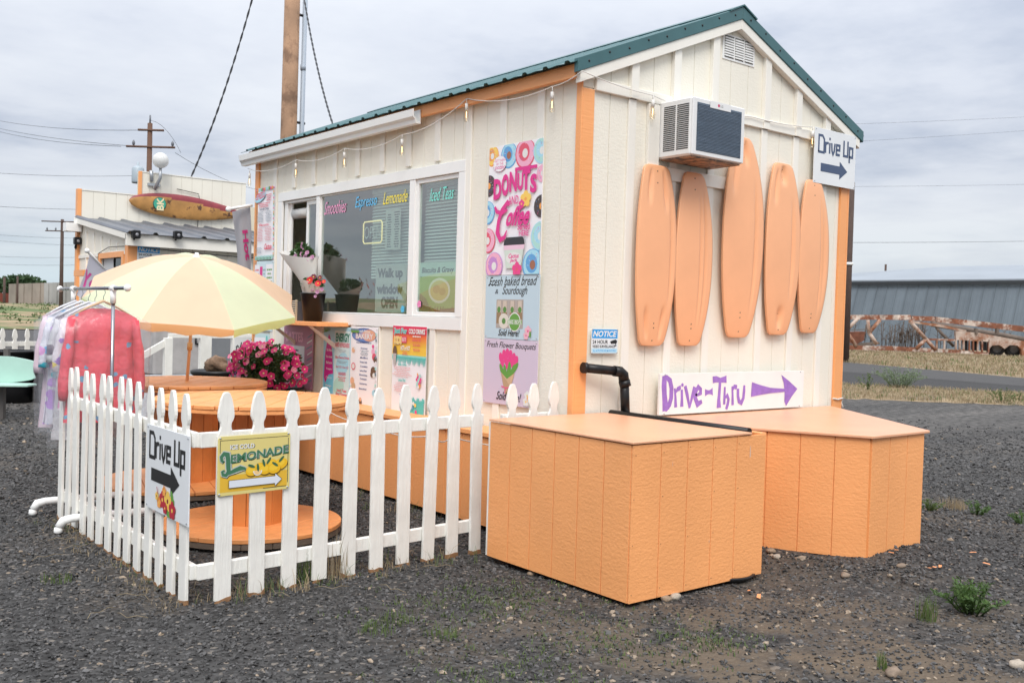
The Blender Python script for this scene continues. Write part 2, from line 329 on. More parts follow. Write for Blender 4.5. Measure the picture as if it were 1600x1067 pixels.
# ---------------------------------------------------------------- ground
def smooth(a, b, x): t = min(max((x-a)/(b-a), 0), 1); return t*t*(3-2*t)
def hgt(x, y):
    d = math.hypot(x-CP.x, y-CP.y); yaw = math.degrees(math.atan2(x-CP.x, y-CP.y))
    z = .018*noise.noise(V((x*.8, y*.8, 0)))+.012*noise.noise(V((x*2.3, y*2.3, 5)))
    z *= 1-smooth(9, 13, d)
    z -= .012*(1-smooth(9, 13, d))
    z += .065*smooth(2.1, .3, math.hypot(x-2.0, y+1.2)) if x > .9 else .065*smooth(.9, 0, abs(y+1.2))*smooth(.35, .9, x)
    if y > 30:
        z += 1.25*smooth(56, 115, y)*smooth(33, 22, yaw)*smooth(-70, -20, yaw)
        z += 2.2*math.exp(-((x+62)/30)**2-((y-95)/34)**2)
    return z
def build_ground():
    def axis(c, lo, hi, fine, n0):
        r = []; x = 0; st = fine
        while x < hi: r.append(x); x += st; st = fine if x < n0 else st*1.12
        r.append(hi); l = []; x = fine; st = fine
        while x < lo: l.append(-x); x += st; st = fine if x < n0 else st*1.12
        l.append(-lo); return [c+q for q in reversed(l)]+[c+q for q in r]
    xs = axis(-1, 900, 900, .17, 7); ys = axis(0, 900, 900, .17, 7)
    # finer rows where the far bank is seen
    ys = sorted(set(ys+[55+3*i for i in range(28)])); xs = sorted(set(xs+[-30+4*i for i in range(20)]))
    vs = [(x, y, hgt(x, y)) for y in ys for x in xs]; nx = len(xs)
    fs = [(j*nx+i, j*nx+i+1, (j+1)*nx+i+1, (j+1)*nx+i) for j in range(len(ys)-1) for i in range(nx-1)]
    me = bpy.data.meshes.new('ground'); me.from_pydata(vs, [], fs); me.polygons.foreach_set('use_smooth', [True]*len(fs))
    o = bpy.data.objects.new('ground', me); COL.objects.link(o); tag(o, kind='structure')
    m = bpy.data.materials.new('gravel_ground'); m.use_nodes = True; nt = m.node_tree; n = nt.nodes.new; L = nt.links.new; p = nt.nodes['Principled BSDF']; p.inputs['Roughness'].default_value = .85
    p.inputs['Specular IOR Level'].default_value = .25
    tc = n('ShaderNodeTexCoord')
    vo = n('ShaderNodeTexVoronoi'); vo.inputs['Scale'].default_value = 46; L(tc.outputs['Object'], vo.inputs['Vector'])
    sepc = n('ShaderNodeSeparateColor'); L(vo.outputs['Color'], sepc.inputs[0])
    cr = n('ShaderNodeValToRGB'); e = cr.color_ramp.elements; e[0].color = (.022, .021, .020, 1); e[1].color = (.11, .105, .10, 1); q = e.new(.7); q.color = (.07, .068, .066, 1); q = e.new(.95); q.color = (.2, .17, .14, 1); e[1].position = .93
    L(sepc.outputs[0], cr.inputs[0])
    nz = n('ShaderNodeTexNoise'); nz.inputs['Scale'].default_value = .45; nz.inputs['Detail'].default_value = 7; nz.inputs['Roughness'].default_value = .6; L(tc.outputs['Object'], nz.inputs[0])
    mr = n('ShaderNodeMapRange'); L(nz.outputs[0], mr.inputs[0]); mr.inputs[1].default_value = .52; mr.inputs[2].default_value = .64
    # dirt shows around the two boxes and in the worn drive
    geo = n('ShaderNodeSeparateXYZ'); L(tc.outputs['Object'], geo.inputs[0])
    vd = n('ShaderNodeVectorMath'); vd.operation = 'DISTANCE'; L(tc.outputs['Object'], vd.inputs[0]); vd.inputs[1].default_value = (-.6, -2.3, 0)
    md = n('ShaderNodeMapRange'); L(vd.outputs['Value'], md.inputs[0]); md.inputs[1].default_value = 2.2; md.inputs[2].default_value = .3
    nz2 = n('ShaderNodeTexNoise'); nz2.inputs['Scale'].default_value = 2.2; nz2.inputs['Detail'].default_value = 8; L(tc.outputs['Object'], nz2.inputs[0])
    mul = n('ShaderNodeMath'); mul.operation = 'MULTIPLY'; L(md.outputs[0], mul.inputs[0])
    mr2 = n('ShaderNodeMapRange'); L(nz2.outputs[0], mr2.inputs[0]); mr2.inputs[1].default_value = .42; mr2.inputs[2].default_value = .55; L(mr2.outputs[0], mul.inputs[1])
    mxx = n('ShaderNodeMath'); mxx.operation = 'MAXIMUM'; L(mul.outputs[0], mxx.inputs[0]); 
    sc = n('ShaderNodeMath'); sc.operation = 'MULTIPLY'; sc.inputs[1].default_value = .45; L(mr.outputs[0], sc.inputs[0]); L(sc.outputs[0], mxx.inputs[1])
    mx = n('ShaderNodeMixRGB'); L(mxx.outputs[0], mx.inputs[0]); L(cr.outputs[0], mx.inputs[1]); mx.inputs[2].default_value = (.125, .096, .068, 1)
    # far lot: paler, finer, with tyre tracks
    dc = n('ShaderNodeVectorMath'); dc.operation = 'DISTANCE'; L(tc.outputs['Object'], dc.inputs[0]); dc.inputs[1].default_value = (-4.3, -4.7, 0)
    mf = n('ShaderNodeMapRange'); L(dc.outputs['Value'], mf.inputs[0]); mf.inputs[1].default_value = 8; mf.inputs[2].default_value = 18
    mpg = n('ShaderNodeMapping'); mpg.inputs['Rotation'].default_value = (0, 0, R(55)); mpg.inputs['Scale'].default_value = (.10, .6, 1); L(tc.outputs['Object'], mpg.inputs[0])
    nt3 = n('ShaderNodeTexNoise'); nt3.inputs['Scale'].default_value = 1.6; nt3.inputs['Detail'].default_value = 5; L(mpg.outputs[0], nt3.inputs[0])
    cr3 = n('ShaderNodeValToRGB'); e = cr3.color_ramp.elements; e[0].position = .36; e[0].color = (.052, .050, .048, 1); e[1].position = .68; e[1].color = (.110, .102, .094, 1); L(nt3.outputs[0], cr3.inputs[0])
    fine = n('ShaderNodeTexNoise'); fine.inputs['Scale'].default_value = 9; fine.inputs['Detail'].default_value = 6; L(tc.outputs['Object'], fine.inputs[0])
    fm = n('ShaderNodeMapRange'); L(fine.outputs[0], fm.inputs[0]); fm.inputs[1].default_value = .3; fm.inputs[2].default_value = .7; fm.inputs[3].default_value = .35; fm.inputs[4].default_value = 1.7
    hs = n('ShaderNodeHueSaturation'); L(cr3.outputs[0], hs.inputs['Color']); L(fm.outputs[0], hs.inputs['Value'])
    mx2 = n('ShaderNodeMixRGB'); L(mf.outputs[0], mx2.inputs[0]); L(mx.outputs[0], mx2.inputs[1]); L(hs.outputs[0], mx2.inputs[2])
    L(mx2.outputs[0], p.inputs['Base Color'])
    bp = n('ShaderNodeBump'); bp.inputs['Strength'].default_value = .9; bp.inputs['Distance'].default_value = .012; bp.invert = True; L(vo.outputs['Distance'], bp.inputs['Height']); L(bp.outputs[0], p.inputs['Normal'])
    me.materials.append(m)
build_ground()

def dirtmask(x, y):
    a = max(0, 1-math.hypot((x+.6), (y+2.3))/2.3); n1 = noise.noise(V((x*1.3, y*1.3, 3)))
    return min(1, max(0, a*1.3+n1*.9-.25))
def build_gravel():
    rr = random.Random(5); groups = {'dark': [], 'tan': []}
    for i in range(330000):
        yaw = R(rr.uniform(4, 75)); d = math.sqrt(rr.uniform(2.9**2, 17**2))
        if d > 6.5 and rr.random() > (6.5/d)**1.3: continue
        if d > 9 and rr.random() < (d-9)/8: continue
        x = CP.x+math.sin(yaw)*d; y = CP.y+math.cos(yaw)*d
        if -.66 < x < .38 and -1.22 < y < -.06: continue
        if x > .02 and y > .02 and x < 3 and y < 4.9: continue
        dm = dirtmask(x, y)
        if rr.random() < dm*.52: continue
        s = (.0040+.0080*rr.random()**1.8)*(1+.09*max(0, d-5))*(1.5 if rr.random() < .04 else 1)
        if rr.random() < .016+.15*dm: groups['tan'].append((x, y, hgt(x, y)+s*.25, s*rr.uniform(.7, 1.6)))
        else: groups['dark'].append((x, y, hgt(x, y)+s*.3, s))
    for key, pts in groups.items():
        me = bpy.data.meshes.new('gravel'); me.from_pydata([p[:3] for p in pts], [], []); a = me.attributes.new('sc', 'FLOAT', 'POINT'); a.data.foreach_set('value', [p[3] for p in pts])
        o = bpy.data.objects.new('gravel' if key == 'dark' else 'pebbles', me); COL.objects.link(o)
        tag(o, 'loose dark grey crushed gravel spread over the lot' if key == 'dark' else 'scattered tan and pale pebbles among the dark gravel', 'gravel', kind='stuff')
        if key == 'dark':
            m = mat('dark_stone', (.066, .064, .063), .6, rnd=.75, bump=.3, bs=(3, 3, 3), spec=.4)
        else:
            m = mat('tan_stone', (.22, .172, .125), .75, rnd=.5, bump=.2, bs=(3, 3, 3))
        ng = bpy.data.node_groups.new('scatter_'+key, 'GeometryNodeTree'); ng.interface.new_socket('Geometry', in_out='INPUT', socket_type='NodeSocketGeometry'); ng.interface.new_socket('Geometry', in_out='OUTPUT', socket_type='NodeSocketGeometry')
        n = ng.nodes.new; L = ng.links.new; gi = n('NodeGroupInput'); go = n('NodeGroupOutput')
        jn = n('GeometryNodeJoinGeometry')
        for k in range(6):
            ic = n('GeometryNodeMeshIcoSphere'); ic.inputs['Radius'].default_value = 1; ic.inputs['Subdivisions'].default_value = 2 if k < 3 else 1
            sp = n('GeometryNodeSetPosition'); ps = n('GeometryNodeInputPosition')
            nz = n('ShaderNodeTexNoise'); nz.noise_dimensions = '4D'; nz.inputs['W'].default_value = k*3.7; nz.inputs['Scale'].default_value = .9; nz.inputs['Detail'].default_value = 1; L(ps.outputs[0], nz.inputs['Vector'])
            sb = n('ShaderNodeVectorMath'); sb.operation = 'SUBTRACT'; L(nz.outputs['Color'], sb.inputs[0]); sb.inputs[1].default_value = (.5, .5, .5)
            s2 = n('ShaderNodeVectorMath'); s2.operation = 'SCALE'; L(sb.outputs[0], s2.inputs[0]); s2.inputs['Scale'].default_value = 2.6
            L(ic.outputs[0], sp.inputs['Geometry']); L(s2.outputs[0], sp.inputs['Offset'])
            tr = n('GeometryNodeTransform'); tr.inputs['Scale'].default_value = (1, .62+.08*(k % 4), .45+.08*(k % 3)); L(sp.outputs[0], tr.inputs[0])
            sm = n('GeometryNodeSetMaterial'); sm.inputs['Material'].default_value = m; L(tr.outputs[0], sm.inputs[0])
            ss = n('GeometryNodeSetShadeSmooth'); ss.inputs['Shade Smooth'].default_value = False; L(sm.outputs[0], ss.inputs[0])
            g2 = n('GeometryNodeGeometryToInstance'); L(ss.outputs[0], g2.inputs[0]); L(g2.outputs[0], jn.inputs[0])
        iop = n('GeometryNodeInstanceOnPoints'); iop.inputs['Pick Instance'].default_value = True; L(gi.outputs[0], iop.inputs['Points']); L(jn.outputs[0], iop.inputs['Instance'])
        rv = n('FunctionNodeRandomValue'); rv.data_type = 'FLOAT_VECTOR'; rv.inputs[0].default_value = (-.6, -.6, 0); rv.inputs[1].default_value = (.6, .6, 6.28); L(rv.outputs[0], iop.inputs['Rotation'])
        at_ = n('GeometryNodeInputNamedAttribute'); at_.data_type = 'FLOAT'; at_.inputs['Name'].default_value = 'sc'; L(at_.outputs[0], iop.inputs['Scale'])
        L(iop.outputs[0], go.inputs[0]); md = o.modifiers.new('scatter', 'NODES'); md.node_group = ng
build_gravel()

def strip(name, p0, p1, q0, q1, z, m, ext=70, ext2=70, kind='structure'):
    """flat strip between two edges, each edge given by two photo pixels on the ground, extended both ways"""
    A, B = at(*p0, 2, 0), at(*p1, 2, 0); C_, D = at(*q0, 2, 0), at(*q1, 2, 0)
    u = (B-A).normalized(); w = (D-C_).normalized(); n = 220; mb = MB(); top = [A-u*ext+(B+u*ext2-A+u*ext)*(i/n) for i in range(n+1)]; bot = [C_-w*ext+(D+w*ext2-C_+w*ext)*(i/n) for i in range(n+1)]
    if 'road' not in name or 'shoulder' in name:
        for i in range(n+1): dd = (bot[i]-top[i]).normalized(); bot[i] = bot[i]+dd*(.55*noise.noise(V((i*.9, 1, len(name))))+.35*noise.noise(V((i*3.1, 4, 2)))); top[i] = top[i]-dd*(.3*noise.noise(V((i*1.1, 7, len(name)))))
    for i in range(n):
        f = [bot[i], bot[i+1], top[i+1], top[i]]; f = [V((p.x, p.y, max(z, 0)+.0)) for p in f]
        nn = (f[1]-f[0]).cross(f[2]-f[0])
        mb.face(f if nn.z > 0 else f[::-1])
    o = mb.build(name, m); return tag(o, kind=kind)
mdry = mat('dry_grass_soil', (.27, .195, .11), .9, bump=.8, bs=(6, 6, 6), var=.28, vs=5, col2=(.15, .12, .085), c2s=1.1, c2t=.56, c2w=.08)
masp = mat('asphalt', (.050, .047, .045), .85, bump=.4, bs=(40, 40, 40), var=.12, vs=2)
masp2 = mat('dark_shoulder_gravel', (.028, .026, .025), .9, bump=.8, bs=(25, 25, 25), var=.3, vs=9)
strip('verge', (1325, 600), (1600, 614), (1325, 623), (1600, 634), .004, mdry, 9, 25)
strip('road_shoulder', (1325, 581), (1600, 603), (1325, 601), (1600, 615), .008, masp2, 9, 60)
strip('road', (1325, 566.5), (1600, 591), (1325, 582), (1600, 604), .012, masp, 9, 60)
strip('dry_field', (1325, 524), (1600, 526), (1325, 568), (1600, 592), .006, mdry, 6, 140)
strip('far_road', (0, 517), (95, 517), (0, 541), (95, 542), .014, masp, 60, 25)

def bank_sheet():
    m = mat('bank_grass', (.30, .215, .125), .95, bump=.6, bs=(1.2, 1.2, 1.2), var=.3, vs=.8, col2=(.085, .125, .035), c2s=.16, c2t=.5, c2w=.05)
    mb = MB(); xs = [-80+5*i for i in range(36)]; ys = [52+3*i for i in range(30)]; nx = len(xs)
    mb.v = [V((x, y, hgt(x, y)+.04)) for y in ys for x in xs]
    for j in range(len(ys)-1):
        for i in range(nx-1): mb.f.append((j*nx+i, j*nx+i+1, (j+1)*nx+i+1, (j+1)*nx+i)); mb.mi.append(0); mb.sm.append(True)
    tag(mb.build('grass_bank', m), kind='structure')
    mb = MB(); p = []
    for i in range(14):
        x = -40+5*i; p.append((x, 92+.05*x))
    for (x, y), (x2, y2) in zip(p[:-1], p[1:]):
        if x2 > 18: break
        mb.face([(x, y, hgt(x, y)+.12), (x2, y2, hgt(x2, y2)+.12), (x2, y2+10, hgt(x2, y2+10)+.12), (x, y+10, hgt(x, y+10)+.12)])
    tag(mb.build('upper_road', masp), kind='structure')
bank_sheet()

# ---------------------------------------------------------------- plants made of blades
def blades(mb, cx, cy, n, r, h, k=0, rr=random, lean=.4, w=.004, zf=None):
    for i in range(n):
        a = rr.uniform(0, 6.28); d = r*math.sqrt(rr.random()); x = cx+math.cos(a)*d; y = cy+math.sin(a)*d; z = (zf or hgt)(x, y)
        b = rr.uniform(0, 6.28); hh = h*rr.uniform(.45, 1.1); dx = math.cos(b); dy = math.sin(b); l = lean*hh*rr.uniform(.2, 1.1)
        sx, sy = -dy*w/2, dx*w/2
        p0 = V((x, y, z-.005)); p1 = V((x+dx*l*.35, y+dy*l*.35, z+hh*.6)); p2 = V((x+dx*l, y+dy*l, z+hh))
        s = V((sx, sy, 0)); mb.face([p0-s, p0+s, p1+s*.8, p1-s*.8], k); mb.face([p1-s*.8, p1+s*.8, p2], k)
def weed(name, label, px, py, r, h, n, m, group=None, kind='leafy', z0=None, pos=None):
    c = pos or at(px, py, 2, 0.0); rr = random.Random(int(px*7+py)); t = thing(name, label, 'weed', (c.x, c.y, hgt(c.x, c.y)), group)
    mb = MB()
    if kind == 'leafy':
        st = MB()
        for i in range(max(6, n//28)):
            a = rr.uniform(0, 6.28); q = rr.uniform(.2, 1)*r; e = V((c.x+math.cos(a)*q, c.y+math.sin(a)*q, hgt(c.x, c.y)+h*rr.uniform(.5, 1)*(1-.35*q/r)))
            b = V((c.x+math.cos(a)*q*.25, c.y+math.sin(a)*q*.25, hgt(c.x, c.y)-.01)); mid = (b+e)/2+V((0, 0, h*.12)); st.tube([b, mid, e], [.004, .003, .0015], 4)
            for j in range(28):
                f = rr.uniform(.15, 1); p = b.lerp(mid, f*2) if f < .5 else mid.lerp(e, f*2-1)
                d = V((rr.uniform(-1, 1), rr.uniform(-1, 1), rr.uniform(-.2, .9))).normalized(); l = rr.uniform(.014, .036)*(h/.2)**.5; s = d.cross(V((rr.uniform(-1, 1), rr.uniform(-1, 1), rr.uniform(-1, 1)))).normalized()*l*.17
                mb.face([p, p+d*l*.5+s, p+d*l, p+d*l*.5-s])
        st.build('stem', m, t)
    else: blades(mb, c.x, c.y, n, r, h, rr=rr)
    mb.build('foliage', m, t); return t
mleaf = mat('weed_green', (.075, .14, .035), .6, var=.3, vs=12, transl=.3)
mleaf2 = mat('sage_green', (.16, .21, .12), .7, var=.2, vs=12, transl=.2)
mgrs = mat('grass_green', (.10, .15, .04), .6, var=.35, vs=10, transl=.3)
mstraw = mat('dry_straw', (.33, .26, .16), .7, var=.3, vs=6, transl=.3)
weed('weed', 'large bushy green weed alone in the gravel at the lower right', 1518, 952, .24, .19, 1150, mleaf)
weed('weed', 'small tuft of grass left of the large bushy weed', 1447, 962, .05, .15, 60, mgrs, kind='grass')
weed('weed', 'compact bright green weed in the gravel furthest right of the box corner', 1525, 808, .12, .13, 450, mleaf)
weed('weed', 'low green weed right beside the back orange box corner', 1452, 803, .13, .11, 420, mgrs)
weed('weed', 'wispy brownish weed between two green ones behind the back box', 1488, 797, .12, .10, 130, mstraw, kind='grass')
weed('weed', 'green weed cut by the right edge of the photo', 1598, 822, .12, .13, 300, mleaf)
weed('weed', 'tiny green sprout in the gravel at the bottom of the photo', 1382, 1046, .03, .08, 26, mgrs, kind='grass')
weed('sagebrush', 'pale sage bush on the dry verge by the road', 1404, 606, .9, .65, 1900, mleaf2)
weed('weed', 'small yellow flowered weed on the verge nearest the stand', 1354, 610, .35, .5, 300, mgrs)
weed('weed', 'green weed on the right part of the dry verge', 1566, 630, .4, .4, 420, mgrs)
weed('weed', 'smaller green weed at the right edge of the dry verge', 1590, 629, .25, .3, 260, mgrs)
weed('weed', 'grass tuft at the bottom of the picket fence below the lemonade sign', 470, 905, .10, .2, 70, mgrs, kind='grass')
weed('weed', 'seeding grass tuft against the pickets right of the spool', 515, 898, .10, .26, 60, mstraw, kind='grass')
for px, py, lb in [(590, 985, 'leftmost faint green tuft in the front gravel'), (620, 968, 'sparse green tuft in the front gravel right of another tuft'), (690, 990, 'thin tuft of grass in the gravel before the front orange box'), (88, 905, 'faint green tuft in the gravel left of the fence corner')]:
    weed('weed', lb, px, py, .09, .05, 60, mgrs, kind='grass')
def grass_stuff():
    rr = random.Random(3); mb = MB(); mb.mats = [mstraw, mgrs]
    A, B, C_, D = at(1325, 600, 2, 0), at(1600, 614, 2, 0), at(1325, 623, 2, 0), at(1600, 634, 2, 0)
    for i in range(1500):
        s = rr.uniform(-.25, 1.5); t = rr.random(); p = A.lerp(B, s).lerp(C_.lerp(D, s), t)
        blades(mb, p.x, p.y, 6, .12, .10, 1 if rr.random() < .10 else 0, rr, .9, .012)
    A, B, C_, D = at(1325, 548, 2, 0), at(1600, 558, 2, 0), at(1325, 567, 2, 0), at(1600, 591, 2, 0)
    for i in range(2200):
        s = rr.uniform(-.1, 1.3); t = rr.random(); p = A.lerp(B, s).lerp(C_.lerp(D, s), t)
        blades(mb, p.x, p.y, 5, .3, .16, 1 if rr.random() < .08 else 0, rr, .9, .03)
    tag(mb.build('dry_grass'), 'dry straw coloured grass along the road on the right', 'grass', kind='stuff')
    mb = MB(); mb.mats = [mstraw, mgrs]
    # along the bottoms of the pickets and beside the skirt box
    for i in range(210):
        s = rr.random()
        if s < .45: x, y = -2.55+rr.gauss(0, .07), rr.uniform(-.1, 2.4)
        elif s < .8: f = rr.random(); x, y = -2.45+f*1.8, f*.15-.03+rr.gauss(0, .07)
        else: x, y = -.35+rr.gauss(0, .14), rr.uniform(.5, 2.6)
        k = 1 if rr.random() < (.5 if s >= .8 else .22) else 0
        blades(mb, x, y, 7, .05, rr.choice((.03, .04, .05, .12)) if s >= .45 else .035, k, rr, 1.2, .0035)
    for i in range(14):
        x, y = (-2.62+rr.gauss(0, .12), rr.uniform(-.2, 1.9)) if rr.random() < .5 else (-2.3+rr.random()*1.2, -.12+rr.gauss(0, .1)); a = rr.uniform(0, 6.28); pts = []
        for j in range(5): pts.append((x, y, hgt(x, y)+.018+.012*(j % 2))); x += math.cos(a)*.05; y += math.sin(a)*.05; a += rr.uniform(-.6, .6)
        mb.tube(pts, .0015, 4)
    tag(mb.build('fence_foot_grass'), 'dry grass stalks and twigs along the bottoms of the pickets', 'grass', kind='stuff')
    mb = MB(); mb.mats = [mat('moss_green', (.07, .10, .03), .9, var=.3, vs=20)]
    for i in range(520):
        cx_, cy_, sx_, sy_ = rr.choice(((-1.25, -.75, .3, .2), (-1.25, -.75, .3, .2), (-1.5, -1.5, .35, .18), (-.9, -1.75, .2, .15), (-2.0, -1.9, .3, .2))); x = rr.gauss(cx_, sx_); y = rr.gauss(cy_, sy_); blades(mb, x, y, 5, .04, .022, 0, rr, 1.3, .006)
    tag(mb.build('ground_moss'), 'thin green growth on the dirt left of the front orange box', 'moss', kind='stuff')
grass_stuff()

# ---------------------------------------------------------------- the drink stand
HW, LEN, ZE = 3.05, 4.95, 3.02       # width, length, eave height
XR, ZR = 1.53, 3.732                  # ridge
SL = .415
def roofz(x): return ZR-SL*abs(x-XR)
class RF:
    knots = (XR,)
    def __call__(s, x): return roofz(x)-.012
stand = thing('drink_stand', 'cream board and batten drink stand with orange trim and green metal roof', 'shop', (1.5, 2.4, 0))
def build_stand():
    P = stand; w = mw(); t = mt(); o = mot(); g = mgreen()
    ed = [.0, .25, .45, .66, .87, 1.075, 1.28, 1.485, 1.69, 1.9, 2.105, 2.31, 2.51, 2.71, 2.9, HW]
    N = (0, -1, 0)
    zb = 2.965
    boards(P, 'siding_board', (0, 0, 0), X_, N, ed, .12, zb+.01, .012, w)
    boards(P, 'siding_board', (0, 0, 0), X_, N, ed, zb+.014, RF(), .014, w)
    # sheathing behind the siding (seen only in the grooves)
    MB().prism((0, .004, 0), X_, Z_, (0, 1, 0), [(0, .12), (HW, .12), (HW, roofz(HW)-.02), (XR, ZR-.02), (0, roofz(0)-.02)], -.010, .056).build('wall', mgrv(), P)
    bat = [.45, .87, 1.28, 1.9, 2.31, 2.71]
    for x in bat:
        MB().prism((0, -.012, 0), X_, Z_, N, [(x-.036, .12), (x+.036, .12), (x+.036, zb-.002), (x-.036, zb-.002)], 0, .016).build('batten', t, P, .002)
        MB().prism((0, -.014, 0), X_, Z_, N, [(x-.036, zb+.0), (x+.036, zb+.0), (x+.036, roofz(x+.036)-.08), (x-.036, roofz(x-.036)-.08)], 0, .034).build('batten', t, P, .002)
    MB().prism((0, -.012, 0), X_, Z_, N, [(.10, zb), (2.98, zb), (2.98, zb+.075), (.10, zb+.075)], 0, .026).build('band_board', t, P, .003)
    # rake boards (cream) and rake flashing (green)
    for s in (0, 1):
        xa, xb = (-.07, XR) if s == 0 else (XR, HW+.10)
        MB().prism((0, -.016, 0), X_, Z_, N, [(xa, roofz(xa)-.085), (xb, roofz(xb)-.085), (xb, roofz(xb)+.0), (xa, roofz(xa)+.0)], 0, .05).build('rake_board', t, P, .003)
        ya, yb = (-.10, XR) if s == 0 else (XR, HW+.14)
        MB().prism((0, -.03, 0), X_, Z_, N, [(ya, roofz(ya)-.012), (yb, roofz(yb)-.012), (yb, roofz(yb)+.080), (ya, roofz(ya)+.080)], 0, .045).build('rake_flashing', g, P, .004)
        for k in range(9):
            mb = MB(); x = ya+(yb-ya)*(k+.5)/9; mb.lathe((x, -.0755, roofz(x)+.035+.015*(k % 2)), [(0, .006), (.006, .004), (.009, 0)], 8, axis=N)
            mb.build('flashing_screw', mblk(), P)
    # metal roof sheets with ribs
    for s in (0, 1):
        xa, xb = (-.14, XR) if s == 0 else (XR, HW+.17); nrm = V((-SL, 0, 1)).normalized() if s == 0 else V((SL, 0, 1)).normalized()
        dx = V((xb-xa, 0, roofz(xb)-roofz(xa))); L_ = dx.length; U = dx/L_
        for k in range(6):
            y0 = -.06+k*.86; prof = []
            for j in range(4):
                b = j*.215; prof += [(b, 0), (b+.02, 0), (b+.035, .016), (b+.065, .016), (b+.08, 0)]
                if j < 3: prof += [(b+.15, .004)]
            prof.append((.858, 0)); poly = prof+[(a, h-.004) for a, h in reversed(prof)]
            MB().prism(V((xa, y0, roofz(xa)+.062)), Y_, nrm, U, poly, 0, L_).build('roof_sheet', g, P)
    MB().prism((XR, -.085, 0), X_, Z_, Y_, [(-.16, ZR+.022), (0, ZR+.095), (.16, ZR+.022), (.155, ZR+.012), (0, ZR+.084), (-.155, ZR+.012)], 0, LEN+.25).build('ridge_cap', g, P)
    # deck below the sheets closes the eaves
    for s in (0, 1):
        xa, xb = (-.045, XR) if s == 0 else (XR, HW+.10)
        MB().prism((0, -.02, 0), X_, Z_, Y_, [(xa, roofz(xa)+.004), (xb, roofz(xb)+.004), (xb, roofz(xb)+.055), (xa, roofz(xa)+.055)], 0, LEN+.10).build('roof_deck', mat('soffit_wood', (.5, .4, .3), .8), P)
    # eave fascia, gutter
    bx('fascia', o, P, -.085, -.05, -.028, LEN+.07, 3.018, 3.108, .003)
    bx('soffit', t, P, -.049, -.013, -.01, LEN+.05, 3.045, 3.058)
    gp = [(-.17, 2.925), (-.215, 2.925), (-.222, 2.955), (-.245, 2.975), (-.252, 3.03), (-.24, 3.035), (-.236, 3.03), (-.234, 2.98), (-.212, 2.962), (-.207, 2.933), (-.178, 2.933), (-.178, 3.035), (-.17, 3.035)]
    gp = [(a+.082, b+.035) for a, b in gp]; gt = MB().prism((0, 1.76, 0), X_, Z_, Y_, gp, 0, LEN+.13-1.76).build('gutter', mwh(), P)
    MB().prism((0, LEN+.131, 0), X_, Z_, Y_, [(-.088, 2.96), (-.133, 2.96), (-.17, 3.065), (-.088, 3.065)], 0, .002).build('end_cap', mwh(), gt)
    # corner posts: two boards each, the side board a little proud
    bx('corner_post', o, P, -.026, -.014, -.034, .018, .12, 3.03, .002); bx('corner_post', o, P, -.0138, .088, -.034, -.0125, .12, 2.965, .002)
    bx('corner_post', o, P, HW-.10, HW, -.034, -.0125, .12, 2.965, .002); bx('corner_post', o, P, HW+.001, HW+.02, -.036, .07, .12, 2.96, .002)
    bx('corner_post', o, P, -.034, -.0125, LEN-.075, LEN+.01, .12, 3.03, .002)
    # side wall boards with the window opening
    y0w, y1w, z0w, z1w = 1.29, 4.33, 1.44, 2.57
    sed = [0.018]; y = .373-.206
    while y < LEN-.1: sed.append(y) if y > .1 else None; y += .206
    sed.append(LEN)
    def split(a, b):
        # board a..b: whole, or above and below the opening
        if b <= y0w+.03 or a >= y1w-.03: return [(a, b, .12, 3.06)]
        if a < y0w: return [(a, y0w, .12, 3.06), (y0w, b, .12, z0w), (y0w, b, z1w, 3.06)]
        if b > y1w: return [(y1w, b, .12, 3.06), (a, y1w, .12, z0w), (a, y1w, z1w, 3.06)]
        return [(a, b, .12, z0w), (a, b, z1w, 3.06)]
    for a, b in zip(sed[:-1], sed[1:]):
        for q in split(a, b):
            MB().prism((0, 0, 0), Y_, Z_, (-1, 0, 0), [(q[0]+.002, q[2]), (q[1]-.002, q[2]), (q[1]-.002, q[3]), (q[0]+.002, q[3])], 0, .012).build('siding_board', w, P, .0012)
    gm = mgrv()
    for q in ((0, y0w, .12, 3.06), (y1w, LEN, .12, 3.06), (y0w, y1w, .12, z0w), (y0w, y1w, z1w, 3.06)):
        MB().prism((-.006, 0, 0), Y_, Z_, (1, 0, 0), [(q[0], q[2]), (q[1], q[2]), (q[1], q[3]), (q[0], q[3])], 0, .06).build('wall', gm, P)
    y = .373
    while y < LEN-.12:
        segs = [(.12, 3.058)] if (y < 1.2 or y > 4.42) else [(.12, 1.352), (2.66, 3.058)]
        for a, b in segs: MB().prism((-.012, 0, 0), Y_, Z_, (-1, 0, 0), [(y-.036, a), (y+.036, a), (y+.036, b), (y-.036, b)], 0, .016).build('batten', t, P, .002)
        y += .4125
    bx('wall', w, P, 0, HW, LEN-.06, LEN, .12, 2.98); bx('wall', w, P, HW-.06, HW, .07, LEN-.07, .12, 2.98)
    bx('floor_slab', mat('skid_wood', (.12, .09, .07), .9), P, .02, HW-.02, .02, LEN-.02, .02, .15)
    bx('ceiling', t, P, .07, HW-.07, .07, LEN-.07, 2.7, 2.72)
    bx('counter', mat('grey_counter', (.12, .13, .13), .5), P, .65, HW-.3, .8, 4.5, .16, 1.25)
    # gable vent
    v0, v1, u0, u1 = 3.415, 3.60, 1.377, 1.751
    vt = MB(); vt.prism((0, -.014, 0), X_, Z_, N, [(u0, v0), (u1, v0), (u1, v1), (u0, v1)], 0, .006); vent = vt.build('vent', mwh(), P)
